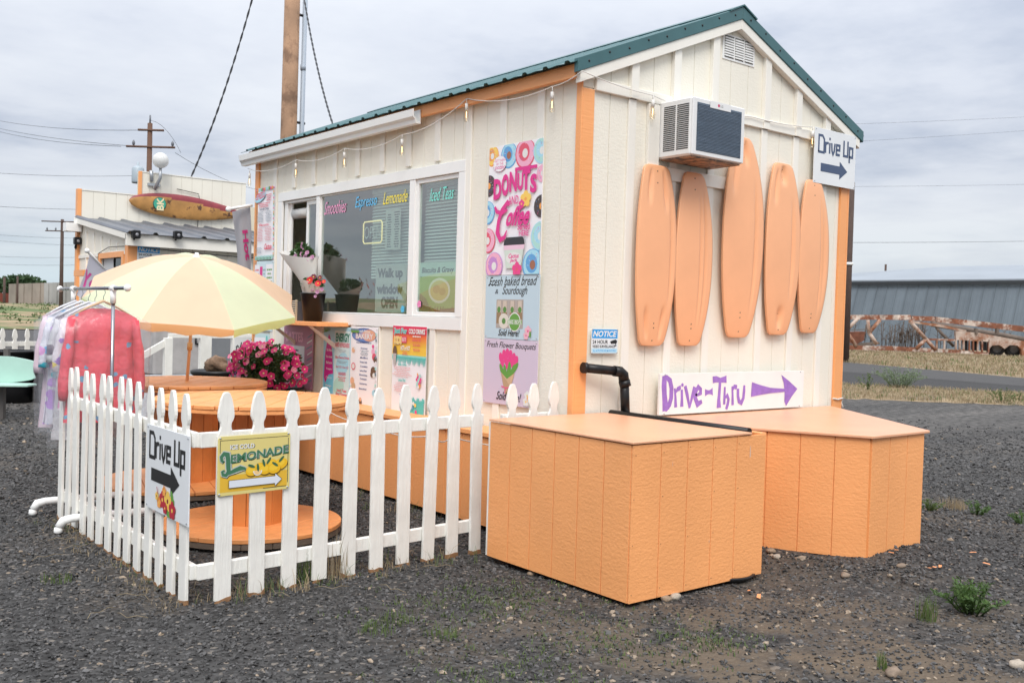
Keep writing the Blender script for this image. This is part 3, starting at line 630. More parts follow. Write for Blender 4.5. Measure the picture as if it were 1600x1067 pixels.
    for a, b in ((.02, .125), (.14, .24), (.255, .355)):
        for k in range(8):
            z = v0+.022+k*.0185; MB().prism((0, -.0205, 0), X_, Z_, N, [(u0+a, z), (u0+b, z), (u0+b, z+.011), (u0+a, z+.011)], 0, .007).build('slat', mwh(), vent)
        MB().prism((0, -.0203, 0), X_, Z_, N, [(u0+a, v0+.015), (u0+b, v0+.015), (u0+b, v0+.175), (u0+a, v0+.175)], 0, .001).build('vent_opening', mat('vent_dark', (.12, .12, .11), .8), vent)
build_stand()

def build_window():
    P = stand; wv = mwh(); NX = (-1, 0, 0)
    def fr(name, y0, y1, z0, z1, n0, n1, parent=None, m=None): return MB().prism((0, 0, 0), Y_, Z_, NX, [(y0, z0), (y1, z0), (y1, z1), (y0, z1)], n0, n1).build(name, m or wv, parent or P, .002)
    win = fr('window', 1.221, 4.40, 2.545, 2.632, .012, .034)           # head casing carries the rest
    fr('casing', 1.221, 4.40, 1.352, 1.45, .012, .034, win); fr('casing', 4.31, 4.40, 1.452, 2.543, .012, .034, win); fr('casing', 1.221, 1.30, 1.452, 2.543, .012, .034, win)
    fr('mullion', 1.905, 1.985, 1.452, 2.543, -.03, .030, win)
    # frames set in the opening
    def sash(y0, y1, z0, z1, n0, n1, f=.03):
        s = fr('sash', y0, y1, z0, z0+f, n0, n1, win); fr('rail', y0, y1, z1-f, z1, n0, n1, s); fr('stile', y0, y0+f, z0+f, z1-f, n0, n1, s); fr('stile', y1-f, y1, z0+f, z1-f, n0, n1, s); return s
    gl = glass_mat('window_glass', (.87, .95, .91), .28)
    fr('stile', 3.535, 3.60, 1.452, 2.543, -.03, .026, win)
    s1 = sash(1.985, 3.535, 1.452, 2.543, -.012, .012, .012); MB().prism((-.0, 0, 0), Y_, Z_, NX, [(2.0, 1.466), (3.52, 1.466), (3.52, 2.529), (2.0, 2.529)], -.004, 0).build('pane', gl, win)
    s2 = sash(1.30, 1.905, 1.452, 2.543, -.02, .016, .035); MB().prism((0, 0, 0), Y_, Z_, NX, [(1.335, 1.49), (1.87, 1.49), (1.87, 2.507), (1.335, 2.507)], -.004, 0).build('pane', gl, win)
    # sliding sash pushed half open on the left
    s3 = sash(3.60, 3.86, 1.47, 2.52, -.028, -.008, .04); MB().prism((0, 0, 0), Y_, Z_, NX, [(3.64, 1.51), (3.82, 1.51), (3.82, 2.48), (3.64, 2.48)], -.02, -.017).build('pane', gl, win)
    fr('track', 3.60, 4.31, 1.452, 1.47, -.05, .01, win); fr('track', 3.60, 4.31, 2.52, 2.543, -.05, .01, win); fr('jamb', 4.24, 4.31, 1.47, 2.52, -.06, .006, win); fr('jamb', 4.2, 4.24, 1.47, 2.52, -.04, -.02, win)
    # rolled blind in the open part, slatted blinds behind the glass
    MB().tube([(.06, 3.88, 2.42), (.06, 4.2, 2.42)], .05, 12).build('rolled_blind', mat('blind_white', (.6, .6, .58), .6), win)
    sl_ = mat('blind_slat', (.62, .65, .64), .5)
    for (a, b, z0, z1, n) in ((1.33, 1.89, 1.82, 2.52, 26), (2.0, 2.72, 1.78, 2.52, 28)):
        bl = MB(); bl.box(.055, .085, a, b, z1-.02, z1+.01); bo = bl.build('blind', sl_, P)
        o0 = None
        for k in range(n):
            z = z1-.03-(z1-z0-.03)*k/(n-1)
            if o0 is None:
                o0 = MB().prism((0, a, 0), X_, Z_, Y_, [(.060, -.013), (.076, .009), (.0775, .008), (.0615, -.014)], 0, b-a).build('blind_slat', sl_, bo); o0.location.z = z
            else: inst(o0, bo, (0, 0, z))
    # orange shelf and its brackets
    sh = bx('shelf', mot(), P, -.34, -.014, 2.93, 4.15, 1.335, 1.372, .003)
    for y in (3.15, 3.95): MB().prism((0, y, 0), X_, Z_, Y_, [(-.014, 1.12), (-.014, 1.165), (-.27, 1.333), (-.30, 1.333)], 0, .028).build('bracket', mt(), sh)
    # things printed or hung behind the glass
    U = (0, -1, 0)
    def stick(name, label, px0, py0, px1, py1, s, colr, shear=.25, bold=.0, rise=0):
        a = at(px0, py0, 0, -.012); b = at(px1, py0, 0, -.012); c = at(px0, py1, 0, -.012); w = (b-a).length; h = abs(a.z-c.z)
        t = thing(name, label, 'sticker', (-.006, a.y, c.z)); mb = MB(); pts, fs = text_geo(s, bold)
        mb.v = [V((-.006, a.y-x*w-shear*h*(y-.5), c.z+y*h+rise*x)) for x, y in pts]; mb.f = list(fs); mb.mi = [0]*len(fs); mb.sm = [False]*len(fs)
        mb.build('lettering', flat('st_'+name+s[:3], colr), t)
        return t
    stick('window_sticker', 'pink script sticker reading Smoothies on the window glass', 507, 316, 540, 336, 'Smoothies', (.85, .33, .55))
    stick('window_sticker', 'blue script sticker reading Espresso on the window glass', 555, 308, 588, 330, 'Espresso', (.10, .50, .85))
    stick('window_sticker', 'yellow script sticker reading Lemonade at the top of the big pane', 599, 301, 636, 320, 'Lemonade', (.95, .78, .06))
    stick('window_sticker', 'mint script sticker reading Iced Teas on the right pane', 672, 295, 708, 315, 'Iced Teas', (.20, .75, .64))
    for px, py, c, lb in ((629, 483, (.1, .5, .75), 'blue flower sticker in the corner of the big pane'), (655, 475, (.85, .25, .5), 'pink flower sticker low on the right pane'), (716, 475, (.15, .65, .6), 'teal flower sticker low on the right pane')):
        p = at(px, py, 0, -.006); t = thing('flower_sticker', lb, 'sticker', p); mb = MB()
        for k in range(5): a = k*1.2566; mb.lathe((-.006-.0004*k, p.y+.017*math.cos(a), p.z+.017*math.sin(a)), [(0, 0), (.014, 0)], 8, axis=(-1, 0, 0))
        mb.build('petal', flat('stp%d' % px, c), t)
build_window()

def window_posters():
    U, N = (0, -1, 0), (-1, 0, 0); X = .018
    def pos(px0, px1): return at(px0, 450, 0, X).y, at(px1, 450, 0, X).y
    ya, yb = 2.50, 2.03
    b = Board('window_poster', 'grey paper behind the glass lettered Walk up window OPEN', 'poster', (X, 2.56, 1.475), U, N, .49, .40, flat('paper_grey', (.50, .51, .50)), .001, screws=False)
    k = flat('black', (.012, .012, .013)); b.text('Walk up', .06, .67, .88, .93, k, .05); b.text('window', .04, .38, .90, .60, k, .06); b.text('OPEN', .20, .08, .74, .33, k, .06); b.done()
    b = Board('window_poster', 'green poster with a plate of biscuits and gravy behind the right pane', 'poster', (X, 1.885, 1.48), U, N, .56, .40, flat('green_poster', (.20, .42, .10)), .001, screws=False)
    b.rect('print', .0, .72, 1, 1, flat('pale_mint', (.55, .70, .62))); b.poly('print', [(0, .0), (.35, 0), (.2, .28), (0, .42)], flat('dark_green', (.05, .16, .06))); b.poly('print', [(.45, 0), (1, 0), (1, .12), (.4, .05)], flat('brown', (.16, .08, .03)))
    b.ell('print', .52, .44, .15, .10, flat('white', (.75, .75, .72))); b.ell('print', .52, .44, .125, .08, flat('gravy', (.62, .50, .14))); b.ell('print', .45, .47, .05, .035, flat('biscuit', (.50, .33, .08))); b.ell('print', .60, .42, .045, .03, flat('biscuit', (.50, .33, .08)))
    b.text('Biscuits & Gravy', .08, .76, .86, .90, k, .02, .25); b.text('Sold Here!', .28, .02, .85, .13, flat('brown2', (.08, .03, .02)), .02, .25); b.done()
    # neon sign
    p0 = at(568, 349, 0, .03); t = thing('neon_sign', 'neon sign reading OPEN in a faintly glowing frame hanging behind the big pane', 'sign', p0)
    y0, y1 = at(568, 360, 0, .03).y, at(597, 360, 0, .03).y; z1, z0 = at(582, 346, 0, .03).z, at(582, 380, 0, .03).z
    mb = MB(); mb.tube([(.03, y0, z0+.02), (.03, y0, z1-.02), (.03, y0-.02, z1), (.03, y1+.02, z1), (.03, y1, z1-.02), (.03, y1, z0+.02), (.03, y1+.02, z0), (.03, y0-.02, z0), (.03, y0, z0+.02)], .006, 6); mb.build('tube_frame', mat('neon_cream', (.9, .75, .4), .4, emit=(1, .75, .3, .5)), t)  # frame tube given a weak warm glow
    pts, fs = text_geo('OPEN', 0); m2 = MB(); m2.v = [V((.028, y0-.02-x*(y0-y1-.04), z0+.04+y*(z1-z0-.08))) for x, y in pts]; m2.f = list(fs); m2.mi = [0]*len(fs); m2.sm = [False]*len(fs); m2.build('lettering', flat('neon_grey', (.55, .57, .55)), t)
    b = Board('paper_list', 'white price lists taped behind the big pane beside the neon sign', 'paper', (.03, 2.44, 2.0), U, N, .24, .34, flat('paper', (.55, .57, .55)), .001, screws=False); b.lines(.08, .42, .05, .9, 14, k, seed=4); b.lines(.55, .95, .05, .95, 15, k, seed=5); b.done()
    # light seen inside the big pane: a white cabinet edge
    bx('cabinet', mat('inside_white', (.6, .66, .62), .5), stand, .5, .9, 2.9, 3.08, .16, 2.3); bx('cabinet', mat('inside_grey', (.25, .28, .27), .5), stand, 1.2, 1.7, 1.0, 2.2, .16, 2.1)
window_posters()

# ---------------------------------------------------------------- signs and posters on the walls
SU, SN = (0, -1, 0), (-1, 0, 0)
GU, GN = (1, 0, 0), (0, -1, 0)
PINK, WHT, BLK = flat('magenta', (.72, .035, .26)), flat('white', (.75, .75, .72)), flat('black', (.012, .012, .013))
def donut(b, u, v, r, c1, c2, hole, seed=0, sq=.8, spr=((.9, .9, .9), (.8, .1, .3), (.1, .3, .7))):
    rr = random.Random(seed); b.ell('print', u, v, r, r, c2); b.ell('print', u, v+.004, r*.9, r*.92, c1)
    b.ell('print', u-.02, v+.01, r*.55, r*.6, c2, rot=.4); b.ell('print', u, v, r*.27, r*.3, hole)
    keep = b.lift
    for i in range(16):
        b.lift = keep
        a = rr.uniform(0, 6.28); d = r*rr.uniform(.42, .82); uu = u*b.w+math.cos(a)*d; vv = v*b.h+math.sin(a)*d
        if 0.004 < uu < b.w-.004 and .004 < vv < b.h-.004:
            q = rr.uniform(0, 3.1); dx, dy = math.cos(q)*.006, math.sin(q)*.006; b.stroke('print', [(uu-dx, vv-dy), (uu+dx, vv+dy)], .0025, flat('spr%d' % (i % 3), spr[i % 3]), False)
def blossom(b, u, v, r, c, cc):
    for k in range(5):
        a = k*1.2566+.3; b.ell('print', u+math.cos(a)*r*.6/b.w, v+math.sin(a)*r*.6/b.h, r*.48, r*.48, c, 10)
    b.ell('print', u, v, r*.25, r*.25, cc, 8)
def side_posters():
    lb, db = flat('sky_blue', (.38, .68, .80)), flat('deep_blue', (.12, .36, .66)); pk, rd = flat('pink', (.85, .42, .56)), flat('coral_red', (.72, .10, .16)); ye = flat('yellow', (.90, .60, .12)); ck = flat('choc', (.07, .05, .05)); mi = flat('mint', (.42, .70, .64)); og = flat('orange', (.85, .35, .08)); gr = flat('leaf', (.13, .33, .06)); hot = flat('hot_pink', (.78, .06, .25)); pal = flat('paper_white', (.86, .84, .86)); lil = flat('lilac', (.66, .50, .70)); tan = flat('kraft', (.62, .42, .26))
    # donuts poster
    b = Board('donut_poster', 'white poster with watercolour donuts lettered Donuts and Coffee', 'poster', (-.030, .925, 1.762), SU, SN, .60, .92, pal, .004)
    donut(b, .06, .93, .075, ye, og, WHT, 1); donut(b, .38, .915, .092, lb, db, flat('donut_hole', (.35, .14, .08)), 2); donut(b, .68, .91, .108, pk, rd, WHT, 3); donut(b, .98, .91, .09, mi, lb, WHT, 4)
    donut(b, .01, .70, .078, ck, ck, og, 5); donut(b, 1.0, .74, .06, pk, pk, WHT, 6); donut(b, -.0, .49, .085, lb, db, WHT, 7); donut(b, 1.0, .50, .078, ck, ck, og, 8)
    donut(b, .02, .27, .09, pk, rd, WHT, 9); donut(b, 1.0, .28, .10, mi, lb, WHT, 10); donut(b, .16, .07, .10, pk, flat('violet', (.55, .25, .58)), WHT, 11); donut(b, .88, .07, .11, lb, db, flat('donut_hole', (.35, .14, .08)), 12)
    b.ell('print', .22, .86, .075, .055, pal); b.text('GET THEM', .13, .875, .31, .895, PINK); b.text('BY THE', .16, .850, .29, .868, PINK); b.text('DOZEN', .14, .820, .31, .842, PINK, .02)
    for i in range(16):
        a = i*PI/8; b.stroke('print', [(.22*.6+math.cos(a)*.066, .86*.92+math.sin(a)*.052), (.22*.6+math.cos(a)*.08, .86*.92+math.sin(a)*.066)], .003, PINK, False)
    [b.text(ch, a, lo, c, hi, PINK, .05, 0) for ch, a, c, lo, hi in (('D', .12, .27, .585, .745), ('O', .275, .41, .605, .775), ('N', .42, .56, .63, .785), ('U', .57, .675, .635, .765), ('T', .655, .80, .63, .79), ('S', .80, .92, .605, .745))]
    b.rect('lettering', .52, .785, .92, .81, PINK)
    b.text('AND', .41, .535, .60, .60, PINK, .01); blossom(b, .73, .565, .055, ye, og); blossom(b, .66, .53, .03, hot, ye)
    w = .034
    b.stroke('lettering', [(.44, .53, .02), (.40, .555, .03), (.30, .50, w), (.24, .42, w), (.22, .33, w+.008), (.28, .27, w), (.36, .29, .028), (.40, .34, .01)], w, PINK)
    b.stroke('lettering', [(.16, .53, .02), (.20, .49, .03), (.30, .475, .028), (.40, .50, .02)], w, PINK)
    b.text('offee', .40, .37, .82, .52, PINK, .035, .35); b.text('Served', .60, .335, .82, .385, PINK, .02); b.text('HERE', .63, .29, .80, .33, PINK, .02)
    cup = flat('cup', (.62, .70, .62)); b.poly('print', [(.40, .05), (.68, .05), (.73, .22), (.36, .22)], cup); b.poly('print', [(.36, .19), (.73, .19), (.74, .235), (.35, .235)], flat('cup_pink', (.80, .55, .66)))
    b.poly('print', [(.35, .225), (.74, .225), (.73, .26), (.70, .285), (.40, .285), (.36, .26)], flat('lid', (.03, .03, .035))); b.ell('print', .545, .125, .085, .042, WHT); b.text('Cactus', .45, .125, .64, .16, PINK, .03, .2); b.text('Jack', .48, .09, .62, .122, PINK, .03, .2)
    blossom(b, .61, .04, .05, hot, rd); b.done()
    # bread poster
    lbl = flat('powder_blue', (.50, .63, .70))
    b = Board('bread_poster', 'pale blue poster lettered Fresh baked bread and Sourdough with jars of bread', 'poster', (-.030, .925, 1.310), SU, SN, .605, .450, lbl, .004)
    b.text('Fresh baked bread', .08, .83, .94, .975, BLK, .008, .3, .01); b.stroke('lettering', [(.05, .84), (.09, .87), (.13, .84), (.17, .86)], .008, BLK); b.text('Sourdough', .33, .66, .78, .83, BLK, .008, .3); b.text('&', .19, .71, .25, .78, BLK, .0, .3)
    b.rect('print', .22, .17, .72, .62, flat('photo_grey', (.42, .37, .34)))
    for i, u in enumerate((.27, .38, .52, .66)):
        b.poly('print', [(u-.045, .24+.02*i), (u+.045, .24+.02*i), (u+.04, .60), (u-.04, .60)], flat('loaf_bag', (.30, .20, .11))); b.poly('print', [(u-.04, .42), (u+.04, .42), (u+.035, .60), (u-.035, .60)], flat('bag_top', (.58, .50, .42))); b.ell('print', u, .46, .02, .022, flat('tag_green', (.10, .25, .06)), 10)
    b.ell('print', .37, .28, .058, .055, flat('sack', (.68, .63, .55))); b.ell('print', .37, .28, .022, .022, flat('tag_green', (.10, .25, .06)), 10)
    b.ell('print', .57, .27, .068, .068, WHT); b.ell('print', .57, .27, .060, .060, gr); b.rect('print', .44, .235, .71, .305, WHT); b.rect('print', .445, .24, .705, .30, gr); b.text("BIG ED'S", .455, .245, .695, .295, WHT, .03)
    b.text('Sold Here!', .28, .05, .66, .15, BLK, .01, .3); blossom(b, .82, .14, .035, flat('pale_pink', (.80, .45, .52)), hot); blossom(b, .79, .07, .028, flat('pale_pink', (.80, .45, .52)), hot); b.ell('print', .86, .09, .01, .025, gr, 8); b.done()
    # bouquet poster
    b = Board('bouquet_poster', 'pale lilac poster lettered Fresh Flower Bouquets with red tulips', 'poster', (-.030, .925, .845), SU, SN, .605, .462, flat('pale_lilac', (.63, .53, .64)), .004)
    b.text('Fresh Flower Bouquets', .06, .84, .96, .96, BLK, .008, .3, -.0)
    for i, (u, v) in enumerate(((.33, .72), (.39, .77), (.45, .79), (.51, .77), (.57, .73), (.36, .65), (.43, .69), (.50, .68), (.56, .65), (.46, .62), (.62, .69))): b.ell('print', u, v, .022, .036, hot, 12, rot=(.45-u)*1.5)
    for u, v, r in ((.36, .52, .5), (.42, .50, .2), (.48, .50, -.2), (.56, .53, -.5), (.60, .57, -.7), (.50, .55, 0)): b.ell('print', u, v, .018, .055, gr, 10, rot=r)
    b.poly('print', [(.34, .50), (.46, .40), (.60, .50), (.50, .17), (.43, .17)], tan); b.poly('print', [(.34, .50), (.52, .30), (.47, .17), (.43, .17)], flat('kraft2', (.50, .33, .20))); b.stroke('print', [(.36, .28), (.44, .26), (.50, .27), (.56, .28)], .008, hot); b.stroke('print', [(.45, .26), (.42, .18)], .006, hot)
    b.text('Sold Here!', .28, .07, .72, .20, BLK, .01, .3); blossom(b, .84, .18, .032, WHT, ye); blossom(b, .82, .09, .032, WHT, ye); blossom(b, .88, .13, .026, og, ye); b.ell('print', .89, .06, .012, .03, gr, 8); b.done()
    # espresso menu, far left
    b = Board('espresso_menu', 'white espresso menu board with a flower border at the far end of the wall', 'menu board', (-.030, 4.93, 1.975), SU, SN, .455, .745, pal, .004)
    for i in range(36):
        s = i/36; cs = (hot, lb, gr, og, mi)[i % 5]
        if i % 3 == 0: b.ell('print', .02+.96*s, .975, .018, .02, cs, 8)
        b.ell('print', .02+.96*s, .02, .018, .015+.01*(i % 3), (gr, flat('slate', (.16, .25, .30)), mi)[i % 3], 8)
        b.ell('print', .98, s, .011, .013, cs, 8)
    b.ell('print', .28, .87, .13, .045, lb, rot=.25); b.text('ESPRESSO', .06, .83, .52, .92, rd, .03, 0, .03); b.lines(.55, .9, .80, .90, 4, rd, seed=1)
    b.lines(.1, .85, .72, .79, 3, rd, seed=2); b.text('Cactus BK Coffees', .25, .685, .75, .715, flat('ink', (.03, .05, .12)), .01)
    b.lines(.12, .48, .52, .67, 8, flat('ink2', (.35, .40, .45)), seed=3); b.lines(.54, .9, .52, .67, 8, flat('ink2', (.35, .40, .45)), seed=4); b.text('Flavors', .25, .465, .75, .50, rd, .02); b.lines(.12, .48, .26, .45, 9, flat('red2', (.75, .35, .38)), seed=5); b.lines(.54, .9, .26, .45, 9, flat('red2', (.75, .35, .38)), seed=6); b.lines(.1, .45, .09, .18, 5, flat('ink2', (.35, .40, .45)), seed=7); b.text('Cactus', .55, .14, .92, .22, rd, .03, .3); b.done()
    b = Board('small_menu', 'narrow striped drink menu right below the espresso menu', 'menu board', (-.030, 4.93, 1.25), SU, SN, .455, .715, flat('pale_blue', (.60, .74, .78)), .004)
    b.rect('print', .30, .1, .44, .92, PINK); b.rect('print', .02, .05, .28, .95, pal); b.rect('print', .62, .05, .97, .95, pal); b.lines(.05, .26, .1, .9, 14, rd, seed=8); b.lines(.46, .60, .1, .9, 14, flat('ink2', (.35, .40, .45)), seed=9); b.lines(.65, .95, .1, .9, 14, gr, seed=10); b.done()
    # pink menu behind the petunias
    b = Board('pink_menu', 'pink menu board partly hidden behind the petunias below the shelf', 'menu board', (-.030, 4.20, .72), SU, SN, .62, .60, flat('dusty_pink', (.52, .22, .32)), .004)
    b.rect('print', .0, .15, .72, .68, pal); b.text('LATTES', .08, .74, .66, .90, flat('pink3', (.80, .42, .55)), .04); b.lines(.1, .62, .5, .64, 2, BLK, seed=12); b.lines(.12, .6, .2, .45, 5, flat('ink2', (.35, .40, .45)), seed=13)
    for i in range(9): b.stroke('print', [(.78+.02*(i % 3), .1+.09*i), (.97, .16+.09*i)], .012, (flat('slate', (.16, .25, .30)), WHT)[i % 2])
    b.done()
    # energy menu
    b = Board('energy_menu', 'turquoise energy drink menu with a magenta surfboard on it', 'menu board', (-.030, 3.375, .665), SU, SN, .50, .665, lb, .004)
    b.rect('print', .42, .03, .98, .95, flat('paleaqua', (.62, .78, .80))); b.ell('print', .72, .5, .12, .10, lb, rot=.6); b.ell('print', .60, .2, .10, .08, mi, rot=.3)
    b.poly('print', [(.05, .05), (.02, .35), (.08, .65), (.16, .84), (.21, .90), (.27, .84), (.36, .62), (.40, .35), (.38, .05)], flat('sky2', (.16, .52, .72)))
    b.poly('print', [(.04, .30), (.08, .65), (.16, .84), (.21, .90), (.27, .84), (.35, .62), (.39, .36), (.30, .35), (.22, .34), (.10, .22)], flat('magenta2', (.55, .02, .25)))
    for k, v in enumerate((.66, .57, .49, .40, .28, .17)): b.text(('Tiki Wave', 'Blue Hawaii', 'Bahama', 'Tropic', 'Cherry', 'Mango')[k], .12, v, .34, v+.035, pal, .01)
    b.text('ENERGY', .46, .80, .97, .92, flat('pine', (.03, .22, .15)), .05); b.text('AND REFRESHERS', .45, .73, .97, .79, rd, .02); b.lines(.52, .92, .66, .70, 2, flat('ink2', (.35, .40, .45)), seed=14); b.text('Blue Energy Drinks', .47, .565, .97, .61, rd, .02); b.lines(.5, .95, .51, .55, 2, flat('ink2', (.35, .40, .45)), seed=15); b.text('Red 3.25 12oz 4.25', .50, .45, .95, .48, rd, .01)
    b.text('BLENDED', .60, .355, .86, .395, rd, .02); b.lines(.55, .9, .27, .34, 3, rd, seed=16); b.text('Iced Teas', .55, .13, .90, .17, rd, .02); b.text('Red Flower', .52, .08, .93, .12, rd, .02)
    for i in range(8): a = .5+i*.4; b.stroke('print', [(.12, .93), (.12+.16*math.cos(a), .93+.07*math.sin(a))], .006, gr)
    b.done()
    # bakery menu
    b = Board('bakery_menu', 'white bakery menu with an oval blue and orange heading', 'menu board', (-.036, 2.862, .60), SU, SN, .455, .745, pal, .004)
    nv = flat('navy', (.03, .06, .22)); b.ell('print', .50, .90, .208, .062, flat('navy_rim', (.02, .06, .25))); b.ell('print', .50, .90, .20, .055, flat('oval_blue', (.15, .25, .52))); b.ell('print', .68, .90, .115, .050, flat('oval_orange', (.75, .38, .24))); b.text('Fresh Baked', .28, .925, .72, .955, WHT, .02, 0, .0, .008); b.text('BAKERY', .19, .855, .84, .925, rd, .07); b.text('BAKERY', .195, .858, .835, .922, WHT, .04)
    b.lines(.06, .94, .80, .825, 1, nv, seed=17)
    for k, v in enumerate((.74, .63, .58, .53, .48, .43, .385, .33, .27)): b.text(('Scones', 'Muffins', 'Cinnamon Rolls', 'Cookies', 'Lemon Bars', 'Brownies', 'Croissants', 'Scotcheroos', 'Banana Bread')[k], .50-.11-.01*(k % 3), v, .50+.14+.02*(k % 2), v+.020, nv, .02); 
    b.lines(.36, .70, .66, .73, 4, flat('ink2', (.35, .40, .45)), seed=18)
    br = flat('brown3', (.16, .09, .05)); pe = flat('peach', (.78, .45, .28))
    for u, v, r, c in ((.12, .72, .028, pe), (.16, .745, .015, WHT), (.13, .53, .036, rd), (.13, .53, .026, WHT), (.10, .36, .035, pe), (.15, .30, .035, tan), (.86, .72, .03, pk), (.90, .66, .035, rd), (.94, .63, .03, br), (.85, .78, .018, hot), (.88, .50, .042, br), (.84, .46, .03, br), (.91, .45, .025, WHT), (.92, .25, .03, lb), (.97, .20, .03, mi), (.42, .12, .032, br), (.43, .155, .02, pe), (.50, .06, .025, rd), (.12, .15, .03, hot), (.15, .06, .035, rd), (.28, .20, .018, pk)): b.ell('print', u, v, r, r*.9, c, 12)
    for i in range(14):
        a = i/14; b.ell('print', .97, .08+.9*a, .012, .016, (flat('slate', (.16, .25, .30)), mi, pal)[i % 3], 8); b.ell('print', .03+.3*a, .96-.02*(i % 2), .012, .012, (flat('slate', (.16, .25, .30)), gr)[i % 2], 8)
    for i in range(9): b.stroke('print', [(.02, .05+.03*i), (.10, .02+.035*i)], .008, (gr, pk, mi)[i % 3])
    b.done()
    # kids and cold drinks menu
    b = Board('kids_menu', 'red to yellow and teal menu lettered Just For Kids and Cold Drinks', 'menu board', (-.036, 2.165, .612), SU, SN, .50, .755, pal, .004)
    for k in range(14):
        f = k/13; c = (.72, .03+.08*f, .10) if f < .3 else ((.80, .12+.35*(f-.3)/.4, .05) if f < .7 else (.86, .52+.1*(f-.7), .06)); b.rect('print', 0, 1-.0221*(k+1), 1, 1-.0221*k, flat('grad%d' % k, c))
    b.rect('print', 0, .66, 1, .6905, flat('grad_teal', (.30, .66, .58))); te = flat('teal', (.10, .52, .47))
    for i in range(26):
        u = (i+.5)/26; l = .02+.05*abs(math.sin(i*2.3)); b.stroke('print', [(u, .67, .016), (u, .66-l*.6, .012), (u, .65-l, .004)], .01, te)
        if i > 8: b.stroke('print', [(u, .20, .02), (u, .19+l*.9, .012)], .01, te)
    b.poly('print', [(.33, .01), (.98, .01), (.98, .20), (.33, .20)], te)
    b.text('Just For', .05, .90, .45, .98, WHT, .08); b.text('Just For', .055, .903, .445, .977, te, .045); b.text('KIDS', .06, .80, .30, .89, WHT, .08); b.text('KIDS', .065, .803, .295, .887, ye, .045); b.rect('print', .29, .82, .44, .89, rd); b.text('$2.75', .31, .835, .42, .875, WHT, .02); b.text('COLD DRINKS', .50, .92, .97, .975, WHT, .05); b.lines(.55, .92, .88, .91, 1, WHT, seed=20); b.text('HOT or NOT', .27, .74, .55, .79, WHT, .04); b.lines(.3, .5, .69, .73, 2, rd, seed=30)
    for v in (.84, .79, .74): b.lines(.6, .88, v, v+.03, 2, rd, seed=int(v*100))
    b.text('Italian Sodas', .20, .575, .46, .60, te, .03); b.lines(.03, .62, .45, .565, 6, flat('salmon', (.78, .42, .42)), seed=21); b.text('Lotus Fizz', .22, .405, .44, .435, te, .03); b.lines(.03, .62, .29, .395, 6, flat('salmon', (.78, .42, .42)), seed=22); b.lines(.2, .6, .24, .27, 2, flat('peri', (.45, .50, .75)), seed=23)
    b.ell('print', .10, .72, .03, .05, br, 12); b.poly('print', [(.06, .58), (.13, .58), (.15, .70), (.04, .70)], flat('glass_print', (.50, .45, .43)))
    for i in range(22): a = i*2.4; b.ell('print', .83+.07*math.cos(a)*(i/22), .44+.075*math.sin(a), .013, .013, (mi, hot, og, pal)[i % 4], 8)
    for i in range(12): a = i*.9; b.ell('print', .72+.06*math.cos(a), .10+.09*math.sin(a), .016, .016, (ye, WHT, db, hot)[i % 4], 8)
    b.lines(.38, .60, .05, .17, 6, WHT, seed=24); b.done()
side_posters()

# techno capitals drawn with straight strokes
TG = {'D': [[(0, 0), (0, 1), (.55, 1), (.8, .8), (.8, .0), (-.09, 0)]], 'r': [[(0, 0), (0, .68)], [(0, .5), (.2, .62), (.45, .62)]], 'i': [[(0, 0), (0, .66)], [(0, .82), (0, .98)]],
      'v': [[(0, .68), (.08, .2), (.25, .0), (.42, .2), (.5, .68)]], 'e': [[(.05, .33), (.5, .33), (.5, .62), (0, .62), (0, .04), (.55, .04)]], 'U': [[(0, 1), (0, .06), (.62, .06), (.62, 1)]], 'p': [[(0, -.32), (0, .62), (.5, .62), (.5, .06), (0, .06)]]}
TW = {'D': 1.02, 'r': .62, 'i': .28, 'v': .76, 'e': .80, ' ': .35, 'U': .90, 'p': .7}
def techno(b, s, u0, v0, u1, h, m, wd=.2, rise=0):
    tot = sum(TW[c] for c in s); sx = (u1-u0)*b.w/tot; sy = h*b.h; x = u0*b.w; wd = .19
    for c in s:
        for st in TG.get(c, []):
            pts = [(x+p[0]*sx, v0*b.h+p[1]*sy+rise*(x+p[0]*sx)) for p in st]; b.stroke('lettering', pts, wd*min(sx, sy)*1.15, m, False)
        x += TW[c]*sx
